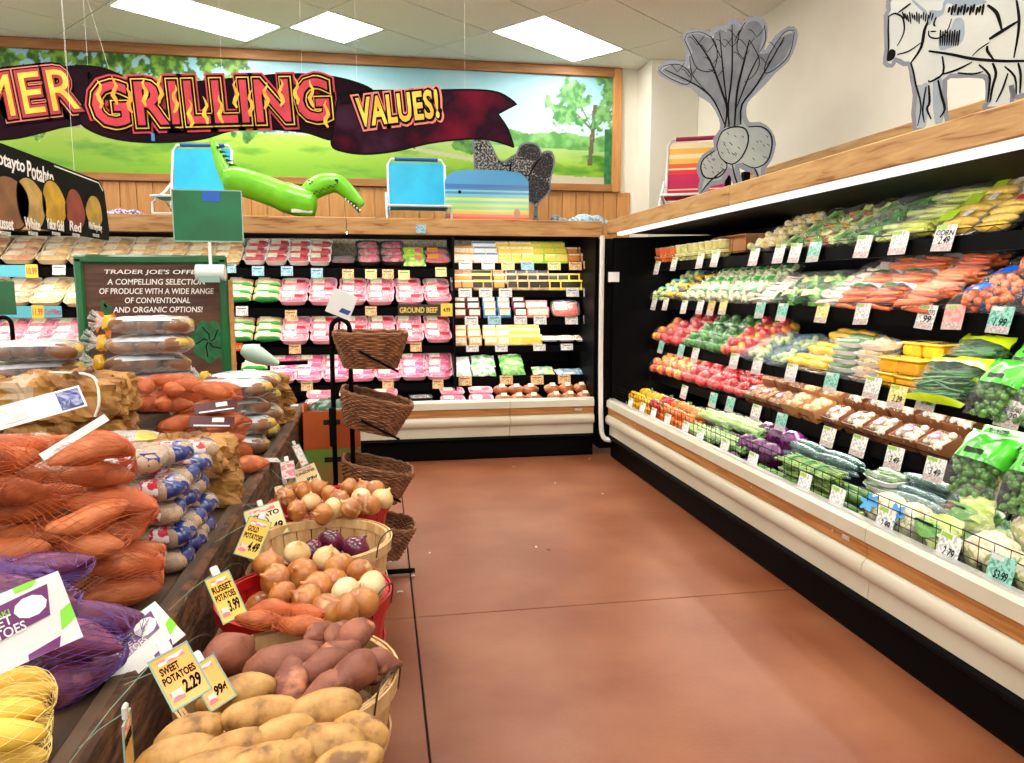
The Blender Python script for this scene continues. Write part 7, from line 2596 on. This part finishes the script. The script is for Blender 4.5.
hor_out = H4((110, 0), (110, 60), (95, 90), (95, 200), (98, 290), (88, 370), (130, 385), (150, 350), (200, 375), (235, 380), (250, 470), (265, 560), (265, 760), (440, 735), (445, 660), (440, 470), (520, 445), (640, 445), (690, 470), (690, 600), (670, 640), (830, 620), (830, 500), (850, 570), (900, 560), (1100, 540), (1300, 500), (1300, -40), (1100, -120), (800, -160), (500, -140), (300, -90), (180, -40))
hor_str = [(.012, H4((110, 100), (108, 180), (110, 280), (100, 350))), (.012, H4((105, 100), (140, 80), (165, 85), (195, 110), (200, 190), (160, 270))), (.014, H4((240, 20), (200, 50), (165, 75))), (.010, H4((160, 320), (230, 300), (300, 250))), (.012, H4((240, 370), (255, 420), (270, 500), (300, 620), (280, 740))),
           (.018, H4((345, 300), (480, 320), (600, 345), (760, 358), (900, 358), (1150, 350))), (.014, H4((425, 330), (430, 430), (355, 480), (345, 470))), (.014, H4((430, 435), (510, 410), (600, 365))), (.012, H4((515, 428), (600, 435), (665, 420))), (.016, H4((690, 270), (690, 300), (730, 355))), (.022, H4((700, 230), (780, 180), (870, 125))),
           (.020, H4((690, 30), (740, 70), (760, 120), (775, 180))), (.016, H4((860, 0), (875, 100), (870, 200), (845, 340))), (.014, H4((640, 380), (700, 440), (700, 520), (690, 600))), (.016, H4((720, 370), (740, 430), (720, 510), (705, 600))), (.012, H4((790, 390), (850, 450), (860, 550))), (.014, H4((870, 370), (885, 440), (880, 550))),
           (.012, H4((810, 430), (780, 520), (740, 600))), (.016, H4((345, 500), (350, 600), (335, 640), (360, 700))), (.016, H4((400, 470), (420, 560), (440, 640), (410, 690))), (.012, H4((330, 510), (310, 640), (320, 720))), (.010, H4((345, 180), (350, 215), (400, 225), (450, 190), (480, 110))), (.012, H4((390, 100), (375, 140), (385, 155))),
           (.010, H4((355, 185), (390, 185))), (.02, H4((340, 130), (320, 180), (300, 280), (240, 370))), (.008, H4((700, 250), (640, 290), (600, 330)))]
for k in range(14):
    hor_str.append((.010, H4((190 + k * 14, 70 + (k % 3) * 8), (205 + k * 12, 110 + (k % 4) * 10))))
for k in range(9):
    hor_str.append((.012, H4((415 + k * 14, 175 + (k % 2) * 8), (412 + k * 13, 270))))
for k in range(12):
    hor_str.append((.016, H4((470 + k * 18, 40 - (k % 3) * 8), (460 + k * 18, 75 + (k % 2) * 15))))
m_horse = pm('cutout_horse', (184, 190, 186), (200, 204, 194), sc=3, rough=.5)
m_horseb = pm('cutout_blue_grey', (132, 148, 162), (152, 164, 172), sc=4, rough=.5)
hpatch = [(m_horseb, H4((240, -40), (260, 20), (340, 90), (350, 60), (420, 60), (440, 0), (560, -30), (690, 10), (600, 40), (560, 80), (480, 90), (500, 40), (450, 20), (430, 80), (380, 110), (340, 150), (330, 60), (250, 10))), (m_horseb, H4((405, 220), (410, 290), (460, 285), (545, 240), (550, 120), (500, 110), (470, 180), (430, 220))),
          (m_ink, H4((100, 330), (100, 360), (140, 345), (150, 300), (120, 290))), (m_horseb, H4((265, 520), (275, 740), (330, 735), (345, 500), (300, 500))), (m_horseb, H4((370, 480), (380, 720), (430, 700), (425, 470)))]
cutout('horse_cutout', 'pale printed cutout of a horse and a woman on the produce case', 'cutout', Vector((2.25, 2.70, 2.05)), (-.86, -.5, 0), hor_out, m_horse, (m_cute, .018), hor_str, smooth=2, patches=hpatch)


def k6(x, y):
    return 460 + x / 6.4, 130 + y / 6.4


def K6(*pp):
    return [k6(*q) for q in pp]


m_hen = pm('hen_print', (26, 24, 26), (172, 172, 168), sc=60, det=4, lo=.46, hi=.62, rough=.5)
m_hend = pm('hen_print_dark', (14, 13, 16), (96, 94, 96), sc=60, det=4, lo=.5, hi=.66, rough=.5)
hen_out = K6((85, 100), (85, 60), (120, 50), (170, 65), (205, 110), (245, 190), (290, 200), (330, 170), (365, 150), (385, 100), (440, 82), (500, 100), (520, 150), (540, 140), (585, 140), (605, 200), (590, 270), (575, 330), (580, 380), (540, 430), (500, 470), (492, 540), (500, 640), (470, 640), (475, 545), (475, 480), (430, 460), (380, 500), (200, 500), (110, 400), (95, 260), (92, 160))
hen_p = [(m_hend, K6((365, 160), (400, 100), (450, 85), (500, 110), (515, 160), (480, 200), (420, 180))), (m_hend, K6((450, 240), (510, 180), (570, 145), (595, 200), (580, 290), (520, 310))), (m_hend, K6((440, 290), (530, 320), (570, 340), (560, 400), (490, 470), (440, 450)))]
hen_s = [(.02, K6((330, 210), (320, 260), (350, 290), (440, 290))), (.012, K6((245, 195), (290, 230), (330, 215))), (.014, K6((440, 290), (470, 240), (520, 170))), (.012, K6((100, 100), (120, 130), (140, 90)))]
cutout('hen_cutout', 'black speckled hen cutout standing behind the striped bodyboard', 'cutout', Vector((1.2, 6.95, 2.05)), (0, -1, 0), hen_out, m_hen, (m_cute, .016), hen_s, smooth=2, patches=hen_p)

# ------------------------------------------------------------------ cloths and small things on the cases
def cloth(name, label, M, w, d, h, mat, seed=0):
    def f(a, b):
        x, y = (a - .5) * w, (b - .5) * d
        e = max(0, 1 - (2 * abs(a - .5)) ** 3) * max(0, 1 - (2 * abs(b - .5)) ** 3)
        return (x, y, h * e * (.75 + .5 * noise.noise(Vector((x * 14 + seed, y * 14, seed)))) - .05 * max(0, .12 - b) * 4)
    mb = MB()
    mb.sheet(f, 26, 16)
    tag(obj(name, mb.mesh(name, mat, True, 180, False), None, M), label, 'cloth')


m_clb = pm('patterned_cloth', (190, 214, 226), (120, 160, 190), sc=40, det=2, lo=.46, hi=.54, rough=.8)
m_clp = pm('speckled_cloth', (214, 206, 216), (110, 60, 130), sc=60, det=2, lo=.46, hi=.54, rough=.8)
q = at(588, 215, Y=6.45)
cloth('patterned_cloth', 'pale blue patterned cloth bunched at the corner of the meat case', RT((q.x, 6.47, 2.078)), .36, .16, .07, m_clb, 2)
q = at(558, 213, Y=6.5)
cloth('dark_cloth', 'small dark blue cloth lump beside the hen cutout', RT((q.x, 6.5, 2.078)), .17, .12, .06, pm('navy_cloth', (60, 76, 100), (150, 160, 176), sc=20, rough=.8), 5)
q = at(130, 206, Y=6.7)
cloth('speckled_cloth', 'small white and purple cloth on the meat case near the potato sign', RT((q.x, 6.5, 2.078)), .34, .12, .05, m_clp, 8)

# striped beach chair on the produce case
m_s = [pm('stripe_%d' % k, c, rough=.6) for k, c in enumerate([(206, 20, 84), (232, 50, 60), (250, 200, 90), (252, 236, 190), (240, 110, 50), (196, 16, 90)])]
st_ = [(m_s[0], 0, .16), (m_s[3], .16, .18), (m_s[5], .18, .34), (m_s[0], .34, .44), (m_s[1], .44, .52), (m_s[3], .52, .55), (m_s[4], .55, .63), (m_s[2], .63, .72), (m_s[3], .72, .80), (m_s[2], .80, .90), (m_s[3], .90, 1.0)]
q = at(676, 205, X=2.45)
beach_chair('striped pink and yellow beach chair standing behind the radish cutout', RT((2.42, 5.55, 2.03), (0, 0, -.45)), m_s[0], m_s[0], pm('bar_magenta', (160, 30, 90), rough=.5), .5, .50, st_)
spawn([P('post', MB().rbox((0, 0, .14), (.05, .05, .28), .005).mesh('post', m_blackm, False))], 'black_post', 'short black post behind the radish cutout', 'post', RT((2.55, 5.05, 2.03)))

# scraps on the floor
for k, (u, v, w, d) in enumerate(((400, 592, .03, .015), (392, 561, .025, .015), (536, 547, .02, .012), (548, 550, .03, .006), (514, 467, .025, .012), (590, 459, .05, .012), (555, 483, .02, .01), (602, 494, .02, .012), (413, 576, .02, .02), (430, 553, .015, .01))):
    q = at(u, v, Z=.002)
    nm = ['curled white paper scrap beside the red onion basket', 'tiny white scrap by the natural bushel basket', 'white scrap in the middle of the floor', 'thin dark twig beside the white floor scrap', 'white crumb near the meat case', 'long white crumb at the foot of the meat case', 'white crumb near the floor centre back',
          'white crumb near the case corner', 'white scrap at the end of the black stand foot', 'tiny crumb right of the stand foot'][k]
    mb = MB()
    mb.sheet(lambda a, b: ((a - .5) * w, (b - .5) * d, .004 * math.sin(a * 3) + .001), 4, 2)
    mb.sheet(lambda a, b: ((a - .5) * w, (b - .5) * d, .004 * math.sin(a * 3) + .0002), 4, 2)
    tag(obj('floor_scrap', mb.mesh('floor_scrap', m_hdr if k != 3 else m_blackm, True, 60, False), None, RT(q, (0, 0, k * .8))), nm, 'scrap')
